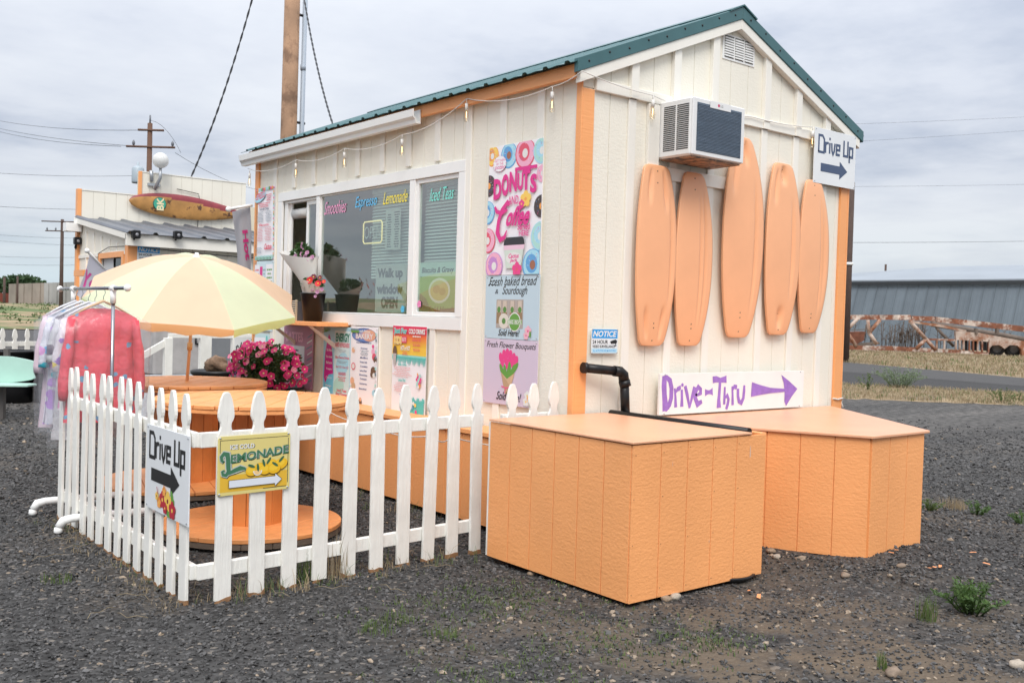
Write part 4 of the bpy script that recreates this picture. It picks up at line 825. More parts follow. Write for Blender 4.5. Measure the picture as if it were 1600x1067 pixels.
def wall_signs():
    navy = flat('arrow_navy', (.055, .085, .16)); sgn = mat('sign_board_white', (.74, .76, .77), .35, var=.03)
    b = Board('drive_up_sign', 'white board with navy letters Drive Up and arrow at the top right of the gable', 'sign', (2.495, -.062, 2.622), GU, GN, .595, .445, sgn, .006)
    techno(b, 'Drive Up', .10, .57, .95, .30, navy); b.arrow(.16, .80, .30, .15, .33, .19, navy); b.done()
    b = Board('notice_sign', 'blue and white notice sign about video surveillance on the gable wall', 'sign', (.122, -.0345, 1.240), GU, GN, .245, .165, mat('sign_white', (.72, .76, .78), .3), .003)
    bl = flat('notice_blue', (.015, .30, .70)); b.rect('print', .02, .62, .98, .98, bl); b.text('NOTICE', .07, .68, .93, .92, WHT, .03, .25); b.text('24 HOUR', .04, .40, .62, .55, BLK, .02); b.text('VIDEO SURVEILLANCE', .04, .24, .88, .35, BLK, .02); b.rect('print', .02, .03, .98, .21, flat('notice_pale', (.45, .68, .80))); b.text('ALL ACTIVITIES ARE MONITORED', .06, .08, .93, .16, bl, .01)
    b.poly('print', [(.70, .50), (.90, .58), (.97, .52), (.95, .42), (.74, .40)], BLK); b.stroke('print', [(.90, .45), (.93, .33), (.86, .30)], .006, BLK); b.done()
    # hand painted Drive-Thru board
    O = V((.742, -.07, .812)); b = Board('drive_thru_sign', 'long white board hand painted Drive-Thru in purple with an arrow', 'sign', O, GU, GN, 1.695, .290, mat('painted_board_white', (.80, .79, .77), .5, var=.04, spots=.1), .018)
    pu = mat('purple_paint', (.30, .155, .52), .5, var=.12, vs=25); part = 'lettering'
    def z(px, py): p = at(880+px/3.81, 480+py/3.81, 1, -.089); return (p.x-O.x, p.z-O.z)
    def S_(pts, w=.05): b.stroke(part, [z(p[0], p[1])+((p[2]/3.81/268*1.0,) if len(p) > 2 else ()) for p in pts], w, pu, False)
    # widths given in zoom pixels; converted to metres at the board's distance
    def SW(pts): b.stroke(part, [z(p[0], p[1])+(p[2]/3.81*.0051,) for p in pts], .05, pu, False)
    SW([(603, 422, 34), (601, 470, 38), (603, 520, 36), (606, 560, 40), (612, 614, 54)]); SW([(590, 420, 16), (615, 416, 24), (636, 436, 30), (645, 480, 31), (643, 540, 30), (632, 580, 30), (612, 606, 28), (596, 610, 12)])
    SW([(664, 482, 14), (668, 530, 17), (670, 596, 24)]); SW([(668, 510, 10), (682, 486, 22), (694, 482, 30), (698, 490, 14)])
    SW([(706, 490, 18), (707, 540, 20), (706, 592, 26)]); SW([(708, 452, 10), (710, 462, 22), (711, 472, 12)])
    SW([(726, 468, 22), (738, 520, 24), (752, 600, 14)]); SW([(784, 474, 28), (768, 530, 22), (752, 598, 12)])
    SW([(786, 520, 10), (800, 522, 14), (818, 512, 22), (818, 488, 22), (804, 474, 24), (790, 500, 24), (786, 540, 28), (800, 578, 30), (826, 560, 22)])
    SW([(844, 508, 40), (856, 506, 26), (868, 505, 20), (880, 503, 28), (890, 501, 44)])
    SW([(890, 432, 38), (912, 428, 34), (934, 434, 26), (958, 430, 34), (972, 428, 42)]); SW([(934, 440, 22), (930, 500, 22), (926, 550, 26), (926, 598, 38)])
    SW([(962, 474, 16), (960, 520, 18), (958, 578, 20)]); SW([(960, 540, 10), (976, 524, 20), (984, 548, 20), (978, 580, 22), (970, 606, 20)])
    SW([(1006, 470, 14), (1008, 520, 17), (1008, 582, 22)]); SW([(1006, 500, 10), (1018, 470, 18), (1028, 474, 26), (1030, 486, 12)])
    SW([(1040, 484, 22), (1040, 530, 22), (1046, 560, 24), (1060, 568, 24), (1072, 540, 22), (1076, 500, 22), (1078, 464, 16)])
    SW([(1120, 489, 84), (1165, 492, 60), (1230, 495, 32), (1318, 494, 18)])
    pl = [z(1298, 402), z(1345, 440), z(1393, 485), z(1360, 530), z(1326, 587), z(1316, 560), z(1318, 500), z(1312, 450)]
    b.poly(part, pl, pu, False); b.done()
wall_signs()

# ---------------------------------------------------------------- boards screwed to the gable
def wakeboard(label, cx, z0, z1, hw, tipT, tipB, seed, chan, col, y0=-.045):
    t = thing('wakeboard', label, 'wakeboard', (cx, y0, z0), 'orange painted wakeboards on the gable wall'); mb = MB(); nu, nv = 30, 60; H = z1-z0
    def half(v):
        e = min(v, 1-v); tip = tipB if v < .5 else tipT; e2 = e/.5
        w = 1-(1-e2)**2.3
        rd = .62+.38*math.sqrt(max(0, 1-(1-min(1, e/.035))**2)); return hw*(tip+(1-tip)*w)*rd
    def dep(u, v):
        d = .030*math.sin(PI*v)**.6+.012
        for (cu, va, vb, w_) in chan:
            if va < v < vb: d += -.026*math.exp(-((u-cu)/w_)**2)*math.sin(PI*(v-va)/(vb-va))
        d += .004*(1-abs(u)**4); return d
    for i in range(nv+1):
        v = i/nv; v = .5-.5*math.cos(PI*v); h = max(half(v), .004)
        for j in range(nu+1): u = -1+2*j/nu; mb.v.append(V((cx+u*h, y0-dep(u, v), z0+v*H)))
    n1 = nu+1
    for i in range(nv):
        for j in range(nu): mb.f.append((i*n1+j, i*n1+j+1, (i+1)*n1+j+1, (i+1)*n1+j)); mb.mi.append(0); mb.sm.append(True)
    b = len(mb.v); 
    for i in range(nv+1):
        v = .5-.5*math.cos(PI*i/nv); h = max(half(v), .004)
        for u in (-1, 1): mb.v.append(V((cx+u*h*.98, y0-dep(u, v)+.018, z0+v*H)))
    for i in range(nv):
        mb.f += [(i*n1, (i+1)*n1, b+(i+1)*2, b+i*2), (i*n1+nu, b+i*2+1, b+(i+1)*2+1, (i+1)*n1+nu), (b+i*2, b+(i+1)*2, b+(i+1)*2+1, b+i*2+1)]; mb.mi += [0]*3; mb.sm += [False]*3
    for i in (0, nv): mb.f.append(tuple(i*n1+j for j in range(n1))+(b+i*2+1, b+i*2)); mb.mi.append(0); mb.sm.append(False)
    mb.build('deck', col, t)
    sc = MB()
    for v in (.03, .10, .125, .90, .965): sc.lathe((cx+.004*((v*100) % 3-1), y0-dep(0, v)+.0005, z0+v*H), [(0, .002), (.0055, .001), (.006, 0)], 8, axis=(0, -1, 0))
    sc.build('screw', mat('screw_dark', (.16, .09, .05), .5), t)
    MB().box(cx-.05, cx+.05, y0-.012, -.013, z0+H*.45, z0+H*.55).build('spacer', mt(), t)
mwb = mat('orange_board_paint', (.86, .43, .225), .34, var=.05, vs=2.5, spots=.25)
c1 = [(-.5, .03, .22, .09), (.5, .03, .22, .09), (-.45, .78, .98, .09), (.5, .74, .98, .09), (.74, .2, .85, .05)]
c2 = [(.35, .1, .9, .04), (.6, .1, .9, .04)]; c3 = [(.15, .86, .99, .16), (-.55, .7, .97, .1), (.6, .1, .8, .05)]; c4 = [(0, .03, .17, .2), (0, .87, .99, .22), (.55, .2, .8, .06), (-.55, .75, .97, .1)]; c5 = [(.5, .1, .9, .05), (.7, .15, .85, .04)]
wakeboard('leftmost orange board with notched square ends, under the left end of the air conditioner', .672, 1.295, 2.543, .198, .60, .58, 1, c1, mwb)
wakeboard('second orange board from the left, touching the leftmost one', 1.062, 1.297, 2.535, .197, .50, .54, 2, c2, mwb)
wakeboard('tallest orange board in the middle, its top reaching the air conditioner', 1.612, 1.361, 2.86, .240, .34, .50, 3, c3, mwb)
wakeboard('fourth orange board from the left with a dark scoop at both ends', 2.105, 1.386, 2.726, .222, .50, .50, 4, c4, mwb)
wakeboard('rightmost and shortest orange board, just below the Drive Up sign', 2.520, 1.406, 2.640, .205, .46, .46, 5, c5, mwb)

def air_conditioner():
    x0, x1, y0, y1, z0, z1 = .715, 1.275, -.315, -.0155, 2.592, 2.985
    t = thing('air_conditioner', 'white window air conditioner with dark grille high on the gable wall', 'air conditioner', ((x0+x1)/2, y1, z0)); w = mat('ac_casing', (.74, .74, .73), .35, spots=.15)
    bx('casing', w, t, x0, x1, y0, y1, z0, z1, .012)
    bx('grille_frame', w, t, x0+.004, x1-.004, y0-.012, y0-.0002, z0+.003, z1-.003, .006)
    bx('coil', mat('coil_dark', (.10, .14, .19), .45, metal=.4, bump=.8, bs=(2, 2, 260), var=.15, vs=20), t, x0+.045, x1-.045, y0-.0145, y0-.0122, z0+.035, z1-.035)
    fin = None
    for k in range(32):
        z = z0+.04+k*.0098
        if fin is None: fin = MB().box(x0+.047, x1-.047, y0-.0172, y0-.0147, 0, .0022).build('fin', mat('fin_grey', (.22, .27, .33), .4, metal=.5), t); fin.location.z = z-z0*0-0; fin.location.z = z
        else: inst(fin, t, (0, 0, z))
    for c in t.children:
        if c.name.startswith('fin'): c.location.z -= 0
    bx('badge', w, t, (x0+x1)/2-.11, (x0+x1)/2+.11, y0-.019, y0-.0174, z1-.055, z1-.006, .003)
    mb = MB(); mb.lathe(((x0+x1)/2-.02, y0-.0192, z1-.03), [(0, 0), (.011, 0)], 14, axis=(0, -1, 0)); mb.build('logo', flat('logo_red', (.55, .02, .12)), t)
    pts, fs = text_geo('LG', .02); mb = MB(); mb.v = [V(((x0+x1)/2-.003+x*.028, y0-.0195, z1-.038+y*.016)) for x, y in pts]; mb.f = list(fs); mb.mi = [0]*len(fs); mb.sm = [False]*len(fs); mb.build('lettering', flat('grey_print', (.25, .25, .25)), t)
    dk = mat('vent_black', (.01, .01, .01), .7); sl = None
    for ya in (-.295, -.175):
        for k in range(23):
            z = z0+.045+k*.0135
            if sl is None: sl = MB().box(x0-.0015, x0-.0003, 0, .105, 0, .0075).build('vent_slot', dk, t); sl.location = sl.location+V((0, ya, z))
            else: inst(sl, t, (sl.location.x, sl.location.y-(-.295)+ya, z))
    for x, z in ((.10, .0), (-.10, .0)):
        pass
    bx('base_pan', mat('rusty_pan', (.42, .25, .16), .6, metal=.3, col2=(.10, .08, .07), c2s=14, c2t=.52, var=.2), t, x0+.02, x1-.02, y0+.01, y1-.02, z0-.010, z0-.0005)
    # surround boards
    bx('surround_board', mt(), stand, .60, x0-.005, -.040, -.0125, 2.45, 2.96, .002); bx('surround_board', mt(), stand, .60, 1.45, -.041, -.0282, 2.455, 2.545, .002)
air_conditioner()

# ---------------------------------------------------------------- string lights
def bulb_at(t, p, n=(0, 0, 0)):
    MB().tube([p, p-V((0, 0, .05))], .012, 8).build('socket', mcord(), t)
    g = MB(); g.lathe(p-V((0, 0, .05)), [(.009, 0), (.012, -.015), (.019, -.04), (.021, -.062), (.015, -.082), (0, -.09)], 12); g.build('bulb', glass_mat('bulb_glass', (.95, .93, .88), .10), t)
    MB().tube([p-V((0, 0, .06)), p-V((0, 0, .105))], .0022, 6).build('filament', mat('filament_glow', (1, .6, .2), .5, emit=(1, .62, .25, 4)), t)
def string_lights():
    t = thing('string_lights', 'white string of clear bulbs hung along the eave and across the gable', 'string lights', (-.12, 2.4, 2.95))
    side = [V((-.095, y, z)) for y, z in ((4.93, 2.91), (3.87, 2.90), (2.93, 2.90), (1.99, 2.90), (1.14, 3.06), (.18, 2.99))]
    for i, p in enumerate(side):
        if i < 4: p.x = -.11
        q = p-V((0, 0, .035)); MB().tube([p, q], .0035, 5).build('drop_cord', mcord(), t); bulb_at(t, q)
    gab = [V((.608, -.062, 3.01)), V((2.472, -.062, 3.06))]
    for p in gab: MB().tube([p, p-V((0, 0, .03))], .005, 5).build('drop_cord', mcord(), t); bulb_at(t, p-V((0, 0, .03)))
    pts = [side[0]+V((0, .05, .02))]
    allp = side+[V((-.09, -.10, 3.045)), gab[0], V((1.0, -.05, 3.0)), V((1.7, -.05, 3.03)), gab[1]]
    for a, b in zip(allp[:-1], allp[1:]):
        for k in range(1, 9):
            f = k/8; p = a.lerp(b, f); p.z -= .05*4*f*(1-f)*(1 if b.y > .1 else .3); pts.append(p)
    MB().tube(pts, .0035, 5).build('cord', mcord(), t)
    t2 = thing('string_lights', 'lower string of lights looped along the orange bench and fence', 'string lights', (-.6, .5, .7))
    pts = []
    for a, b in zip([(-.33, 2.9, .66), (-.45, 1.75, .60), (-.99, .16, .735), (-.75, .30, .70)], [(-.45, 1.75, .60), (-.99, .16, .735), (-.75, .30, .70), (-.05, .20, .62)]):
        for k in range(9): f = k/8; p = V(a).lerp(V(b), f); p.z -= .035*4*f*(1-f); pts.append(p)
    MB().tube(pts, .004, 5).build('cord', mcord(), t2); MB().tube([(-.99, .14, .735), (-.995, .12, .70)], .004, 5).build('drop_cord', mcord(), t2); bulb_at(t2, V((-.995, .12, .70)))
    p = at(1322, 636, 1, -.04); t3 = tag(MB().tube([(2.93, -.04, .86), (3.0, -.045, .85), (3.06, -.05, .86), (3.075, -.03, .82), (3.07, -.05, .78)], .006, 6).build('tied_cord', mcord()), 'white cord tied round the far orange corner post', 'cord')
string_lights()

# ---------------------------------------------------------------- black pipe and the two plywood boxes
def front_box():
    t = thing('plywood_box', 'nearer orange grooved plywood box standing against the corner of the stand', 'box', (-.15, -.65, 0)); o = mo()
    x0, x1, y0, y1, z0, z1 = -.695, .385, -1.235, -.045, .012, .835
    ed = [i*(y1-y0)/6 for i in range(7)]
    boards(t, 'plank', (x0, y0, 0), Y_, (-1, 0, 0), ed, z0, z1-.006, .012, o, .0045)
    ed = [0]+[.012+i*.203 for i in range(1, 6)]+[x1-x0]; ed = [0, .213, .423, .633, .838, 1.08]
    boards(t, 'plank', (x0-.012, y0, 0), X_, (0, -1, 0), [e if e else 0 for e in ed[:-1]]+[x1-x0+.024], z0, z1-.006, .012, o, .0045)
    boards(t, 'plank', (x1, y0+.002, 0), Y_, (1, 0, 0), [0, .4, .8, y1-y0-.002], z0, z1-.008, .012, o, .0045)
    bx('carcass', mat('groove_orange', (.74, .29, .09), .6), t, x0-.006, x1+.006, y0-.006, y1, z0+.01, z1-.03)
    bx('lid', mat('orange_lid_sheen', (.74, .385, .225), .36, bump=.25, bs=(3, 60, 60), var=.07, vs=2.5), t, x0-.022, .255, y0-.02, y1, z1+.0, z1+.012, .002)  # paler and pinker than the planks: the top's sheen is put into the colour
    bx('rim', o, t, .345, x1+.013, y0-.010, y1, z1-.012, z1+.004, .002)
    mb = MB().box(x0-.014, x0-.0135+.0, y1-.003, y1+.012, z0+.02, z1-.01); bx('corner_trim', mpk(), t, x0-.006, x0+.02, y1+.001, y1+.02, z0, z1-.01)
    sc = MB(); 
    for (u, z, l, w_) in ((.955, .70, .075, .008), (.30, .70, .03, .003), (.62, .25, .02, .004)):
        sc.face([(x0-.012+u, y0-.0128, z), (x0-.012+u+w_, y0-.0128, z+.01), (x0-.012+u+w_*.7, y0-.0128, z+l), (x0-.012+u+w_*.2, y0-.0128, z+l*.8)])
    sc.build('paint_scratch', mat('bare_scratch', (.62, .50, .42), .7), t)
    rr = random.Random(9); n0 = None
    for e_ in ed[:-1]:
        for z in (.06, .30, .55, .79):
            px_ = x0-.012+e_+.018+rr.uniform(-.003, .003); pz_ = z+rr.uniform(-.015, .015)
            if n0 is None: n0 = MB().lathe((0, 0, 0), [(0, .0016), (.0032, .0012), (.004, 0)], 6, axis=(0, -1, 0)).build('nail', mat('nail_orange', (.45, .20, .08), .5), None); n0.parent = t; n0.location = V((px_, y0-.0122, pz_))-t.location
            else: inst(n0, t, V((px_, y0-.0122, pz_))-t.location)
    p = thing('drain_pipe', 'black plastic pipe bending from the wall down into the front box', 'pipe', (.33, -.12, .84)); k = mblk(); r = .031
    MB().tube([(.03, -.075, 1.150), (.28, -.12, 1.128)], r, 18).build('pipe', k, p); MB().tube([(.26, -.117, 1.129), (.31, -.125, 1.124), (.335, -.13, 1.105), (.345, -.13, 1.06)], r+.005, 18).build('elbow', k, p)
    MB().tube([(.345, -.13, 1.065), (.355, -.135, 1.025)], r+.008, 18).build('collar', k, p); MB().tube([(.345, -.13, 1.09), (.365, -.135, .80)], r, 18).build('pipe', k, p); MB().tube([(.02, -.072, 1.151), (.045, -.076, 1.149)], r+.005, 18).build('collar', k, p)
    MB().tube([(.30, -.06, .842), (.30, -1.20, .842)], .024, 12).build('pipe', k, p)
    MB().box(.30, .40, -.20, -.17, .836, .85).build('putty', mcord(), p)
front_box()
def small_ground_things():
    t = thing('black_tray', 'black plastic tray just showing under the right edge of the front box', 'tray', (.30, -1.05, 0)); MB().lathe((.22, -1.10, -.01), [(0, 0), (.16, .0), (.19, .03), (.175, .035), (.15, .015), (0, .01)], 24).build('tray', mblk(), t)
    rr = random.Random(77); mb = MB(); m = mat('orange_chip', (.75, .30, .12), .6)
    for px, py in ((1392, 880), (1400, 877), (1468, 900), (1452, 902), (1460, 901), (1520, 878), (1585, 882), (1541, 896), (1349, 868), (1170, 922), (1186, 930)):
        c = at(px, py, 2, 0.0); c.z = hgt(c.x, c.y)+.018; a = rr.uniform(0, 6.28); l = rr.uniform(.012, .03); u = V((math.cos(a), math.sin(a), rr.uniform(-.2, .2)))*l; w = V((-math.sin(a), math.cos(a), .1))*l*.45
        mb.face([c-u-w, c+u-w*.4, c+u*.7+w, c-u*.8+w*.8]); 
    tag(mb.build('paint_chips', m), 'flakes of orange paint scattered on the gravel by the back box', 'paint chips', kind='stuff')
    for i, (px, py, r_, lb) in enumerate(((1205, 872, .030, 'tan stone close to the right corner of the front box'), (1213, 880, .026, 'smaller tan stone touching another right of the front box'), (1320, 907, .026, 'tan stone in the dirt below the back box'), (1041, 935, .028, 'pale stone at the foot of the front box right of its near corner'), (1055, 932, .03, 'brown stone beside a pale one at the foot of the front box'), (1396, 1055, .035, 'white flat stone at the bottom edge of the photo'), (831, 893, .022, 'small tan stone under the left face of the front box'), (1590, 1037, .035, 'pale stone in the lower right corner of the photo'), (1407, 897, .025, 'buff stone in the gravel between the back box and the big weed'))):
        c = at(px, py, 2, 0.0); c.z = hgt(c.x, c.y)+r_*.4; b = MB().sphere(c, r_, 14, 10, sc=(1.2, .9, .62))
        for v in b.v: d = v-c; v += d*(.35*noise.noise(d*40+V((i, 0, 0))))
        tag(b.build('stone', mat('stone_%d' % (i % 3), ((.26, .19, .13), (.36, .31, .25), (.20, .15, .11))[i % 3], .85, bump=.6, bs=(90, 90, 90), var=.25, vs=30)), lb, 'stone', 'larger stones in the gravel')
small_ground_things()
def back_box():
    t = thing('plywood_box', 'farther orange plywood box with an angled side below the Drive-Thru sign', 'box', (1.6, -.7, .03)); o = mo(); zt = .800
    A, B, C_, D = V((.62, -.05, 0)), V((.70, -.52, 0)), V((1.195, -1.435, 0)), V((1.822, -1.435, 0)); E_ = V((1.822, -.05, 0)); E_ = V((2.86, -.05, 0))
    def wall(P, Q, n):
        U = (Q-P); L_ = U.length; U = U/L_; N = U.cross(Z_); boards(t, 'plank', P, U, N, [L_*i/n for i in range(n+1)], .03, zt-.02, .012, o, .0045)
    wall(A, B, 2); wall(B, C_, 5); wall(C_, D, 3); wall(D, E_, 6)
    MB().prism((0, 0, 0), X_, Y_, Z_, [(A.x-.006, A.y), (B.x-.006, B.y-.002), (C_.x-.004, C_.y-.006), (D.x+.006, D.y-.006), (E_.x+.004, E_.y)], .03, zt-.03).build('carcass', mat('groove_orange', (.62, .22, .06), .7), t)
    MB().prism((0, 0, 0), X_, Y_, Z_, [(A.x-.0, A.y+.004), (B.x-.025, B.y-.01), (C_.x-.02, C_.y-.035), (D.x+.035, D.y-.03), (E_.x+.03, E_.y+.004)], zt-.018, zt).build('lid', mat('orange_lid_sheen', ORC), t, .003)
back_box()
def bench_box():
    t = thing('bench_box', 'long low orange plywood bench box running along the window wall', 'box', (-.15, 2.2, 0)); o = mo()
    # front face seen through the pickets
    x0 = -.26; y0, y1 = .42, 4.6; n = 20
    boards(t, 'plank', (x0, y0, 0), Y_, (-1, 0, 0), [(y1-y0)*i/n for i in range(n+1)], .03, .635, .012, o, .0045)
    bx('carcass', mat('groove_orange', (.62, .22, .06), .7), t, x0-.006, -.03, y0+.002, y1, .04, .632)
    bx('lid', mot(), t, x0-.03, -.03, y0-.01, y1+.01, .642, .675, .003)
bench_box()

# ---------------------------------------------------------------- picket fences
def picket_mesh(h=1.05, w=.088):
    pr = [(-w/2, 0), (w/2, 0), (w/2, h-.225), (w*.46, h-.206), (w*.36, h-.190), (w*.31, h-.172), (w*.33, h-.155), (w*.42, h-.142), (w*.485, h-.125), (w*.49, h-.105), (w*.44, h-.075), (w*.34, h-.035), (w*.21, h-.008), (w*.12, h)]
    poly = pr+[(-a, b) for a, b in reversed(pr[2:])]
    mb = MB().prism((0, 0, 0), X_, Z_, (0, -1, 0), poly, -.009, .009); o = mb.build('picket', mpk(), None, .0025, 2); return o
PK = picket_mesh()
mraw = mat('bare_wood', (.28, .15, .07), .85, bump=.5, var=.3, vs=30)
def fence(label, A, B, n, N, zg=0.0, drop=.0, group=None, posts=True, ztop=None, size=1, e0=.06):
    A, B = V(A), V(B); U = (B-A).normalized(); N = V(N); t = thing('picket_fence', label, 'fence', A, group); rr = random.Random(n); ang = math.atan2(U.y, U.x); 
    if U.cross(Z_).dot(N) < 0: ang += PI
    for i in range(n):
        p = A.lerp(B, i/(n-1)); o = PK.copy(); COL.objects.link(o); o.parent = t
        o.location = p-A+V((0, 0, .0+rr.uniform(-.012, .008)))+N*.02; o.rotation_euler = (rr.uniform(-.012, .012), rr.uniform(-.012, .012), ang+rr.uniform(-.04, .04)); o.scale = (size,)*3
        f = MB(); q = p+N*.02; w = .045*size; f.prism((q.x, q.y, 0), U, Z_, N, [(-w, -.03), (w, -.03), (w, rr.uniform(-.012, .022)), (w*.4, rr.uniform(-.005, .016)), (-w*.3, rr.uniform(-.01, .012)), (-w, rr.uniform(-.012, .026))], -.0105, .0105).build('worn_foot', mraw, t)
    L_ = (B-A).length
    for z in (.115, .775):
        MB().prism(A, U, Z_, N, [(-e0, z*size), (L_+.06, z*size), (L_+.06, (z+.075)*size), (-e0, (z+.075)*size)], -.026, .0095).build('rail', mpk(), t, .003)
    return t
fence('front run of the white picket fence between the corner and the front box', (-2.37, .0, 0), (-.66, .165, 0), 10, (0.096, -.995, 0), e0=.125)
fence('left run of the white picket fence receding past the clothes rack', (-2.515, .065, 0), (-2.515, 2.38, 0), 14, (-1, 0, 0))
fence('last short run of pickets between the front box and the stand corner', (-.44, .10, 0), (-.10, .10, 0), 3, (0, -1, 0))
f3 = fence('far white picket fence behind the black barrels on the left', (-2.6, 11.3, 0), (1.6, 13.25, 0), 22, (.42, -.907, 0))
bpy.data.objects.remove(PK)

def fence_signs():
    sgn = mat('sign_board_white', (.74, .76, .77), .35)
    b = Board('drive_up_sign', 'white board with black letters Drive Up and red flowers on the left pickets', 'sign', (-2.553, .575, .395), SU, SN, .62, .445, sgn, .006)
    techno(b, 'Drive Up', .08, .62, .93, .29, BLK); b.arrow(.13, .80, .42, .15, .34, .2, BLK)
    rd, ye, gr, og = flat('flower_red', (.45, .02, .04)), flat('flower_yellow', (.85, .55, .10)), flat('leaf', (.13, .33, .06)), flat('orange', (.85, .35, .08))
    for u, v, r in ((.64, .25, .5), (.66, .16, -.5), (.55, .06, .2), (.60, .04, -.3)): b.ell('print', u, v, .018, .035, gr, 10, rot=r)
    for u, v, c, r in ((.42, .17, rd, .045), (.34, .12, og, .028), (.55, .18, ye, .05), (.66, .10, rd, .045), (.47, .28, og, .026), (.50, .09, rd, .03), (.30, .19, ye, .022)): blossom(b, u, v, r, c, flat('darkc', (.2, .02, .03)) if c is ye else ye)
    b.stroke('print', [(.33, .22), (.30, .30)], .008, rd); b.stroke('print', [(.46, .30), (.47, .35)], .008, og); b.done()
    U = V((.995, .096, 0)); N = V((.096, -.995, 0)); O = V((-2.415, -.04, .530))
    b = Board('lemonade_sign', 'yellow tin sign lettered Ice Cold Lemonade with lemons and a white arrow', 'sign', O, U, N, .412, .30, flat('lemon_pale', (.70, .60, .22)), .003, corner=.012)
    b.rect('print', .035, .06, .96, .34, flat('lemon_deep', (.72, .44, .04))); b.rect('print', .025, .34, .975, .95, flat('lemon_mid', (.68, .58, .21)))
    for p in ([(.03, .93), (.97, .93)], [(.03, .93), (.03, .72)], [(.97, .90), (.97, .12)], [(.62, .06), (.95, .06)]): b.stroke('print', p, .003, BLK)
    b.text('ICE COLD', .165, .765, .50, .845, BLK, .05); b.text('ICE COLD', .16, .77, .49, .85, WHT, .035)
    gn = flat('sign_green', (.05, .17, .09)); sil = flat('silver_edge', (.50, .54, .50))
    for c, dx, dy, ex in ((BLK, .007, -.012, .07), (sil, .0, .0, .07), (gn, 0, 0, .03)):
        b.text('EMONADE', .17+dx, .535+dy, .975+dx, .685+dy, c, ex, 0, .10)
        ww = .024 if c is gn else .036
        b.stroke('lettering', [(.075+dx, .57+dy, ww*.5), (.05+dx, .60+dy, ww*.6), (.045+dx, .66+dy, ww*.7), (.08+dx, .71+dy, ww*.8), (.125+dx, .69+dy, ww), (.135+dx, .60+dy, ww), (.14+dx, .48+dy, ww), (.145+dx, .40+dy, ww*.9), (.11+dx, .345+dy, ww*.7), (.07+dx, .36+dy, ww*.6), (.06+dx, .41+dy, ww*.5), (.09+dx, .43+dy, ww*.4)], ww, c)
        b.stroke('lettering', [(.14+dx, .37+dy, ww*.6), (.22+dx, .41+dy, ww*.9), (.30+dx, .445+dy, ww), (.36+dx, .43+dy, ww*.6), (.385+dx, .385+dy, ww*.2)], ww, c)
    lm, lm2 = flat('lemon', (.78, .46, .015)), flat('lemon_light', (.83, .55, .04))
    for u, v, ru, rv, r in ((.46, .38, .036, .026, .1), (.58, .42, .034, .026, -.2), (.73, .46, .034, .026, .3), (.86, .455, .042, .028, .3), (.64, .385, .036, .026, 0), (.77, .39, .038, .028, .1)):
        b.ell('print', u+.005, v-.016, ru, rv, flat('lemon_line', (.10, .06, .01)), rot=r); b.ell('print', u, v, ru, rv, lm, rot=r); b.ell('print', u-.01, v+.015, ru*.7, rv*.6, lm2, rot=r)
    b.ell('print', .535, .375, .026, .025, WHT, a0=PI, a1=2*PI); b.ell('print', .535, .373, .020, .020, flat('flesh', (.80, .55, .25)), a0=PI, a1=2*PI)
    for u, v, r in ((.45, .465, 1.2), (.54, .43, .1), (.62, .50, .3), (.69, .53, -.6), (.78, .46, 1.0), (.87, .54, -.8)): b.ell('print', u, v, .007, .022, flat('leaf_dark', (.04, .13, .06)), 8, rot=r)
    b.arrow(.145, .885, .19, .135, .24, .10, BLK); b.arrow(.15, .875, .19, .12, .21, .09, flat('arrow_white', (.68, .72, .78))); b.done()
fence_signs()

# ---------------------------------------------------------------- cable spool tables
def spool(label, cx, cy, zt, rt, rb, rc, m1=None, seed=0, parts=True):
    t = thing('spool_table', label, 'table', (cx, cy, 0)); rr = random.Random(seed); top = m1 or mow(); th = .052
    def disc(name, r, z0, z1, ang, nb, m, und=None):
        w = 2*r/nb; c, s = math.cos(ang), math.sin(ang); U = V((c, s, 0)); Vv = V((-s, c, 0))
        for k in range(nb):
            a, b = -r+k*w+.0025, -r+(k+1)*w-.0025; pts = []
            n = 7
            up = [(a+(b-a)*i/n, math.sqrt(max(r*r-(a+(b-a)*i/n)**2, 0))) for i in range(n+1)]
            poly = [(x, -y) for x, y in up]+[(x, y) for x, y in reversed(up)]
            if abs(up[0][1]) < .02: poly = poly[1:-1]
            if abs(up[-1][1]) < .02: pass
            MB().prism((cx, cy, 0), U, Vv, Z_, poly, z0, z1-rr.uniform(0, .002)).build(name, m, t, .003)
    nb = 9 
    disc('top_plank', rt, zt-th/2, zt, YAW*-1, nb, top); disc('under_plank', rt-.004, zt-th, zt-th/2-.002, -YAW+PI/2, nb, top)
    disc('base_plank', rb, .045, .075, .9+seed, 8, top); disc('base_under_plank', rb-.004, .005, .043, .9+seed+PI/2, 8, mat('grey_wood', (.16, .12, .09), .85, bump=.5, var=.2))
    ns = 16; st = None
    for k in range(ns):
        a = 2*PI*k/ns; w = 2*rc*math.sin(PI/ns)*.97; o = MB().prism((cx+rc*math.cos(a), cy+rc*math.sin(a), 0), V((-math.sin(a), math.cos(a), 0)), Z_, V((math.cos(a), math.sin(a), 0)), [(-w/2, .07), (w/2, .07), (w/2, zt-th), (-w/2, zt-th)], -.015, rr.uniform(0, .004)).build('stave', mow2(), t, .003)
    return t
spool('front orange cable spool table right behind the picket fence corner', -1.60, 1.36, .885, .635, .585, .215, seed=1)
spool('second orange cable spool table that carries the beach umbrella', -1.40, 3.12, .87, .64, .66, .25, seed=2)
spool('orange spool table at the left edge beside the mint board bench', -2.42, 11.0, .95, .60, .5, .2, seed=3)

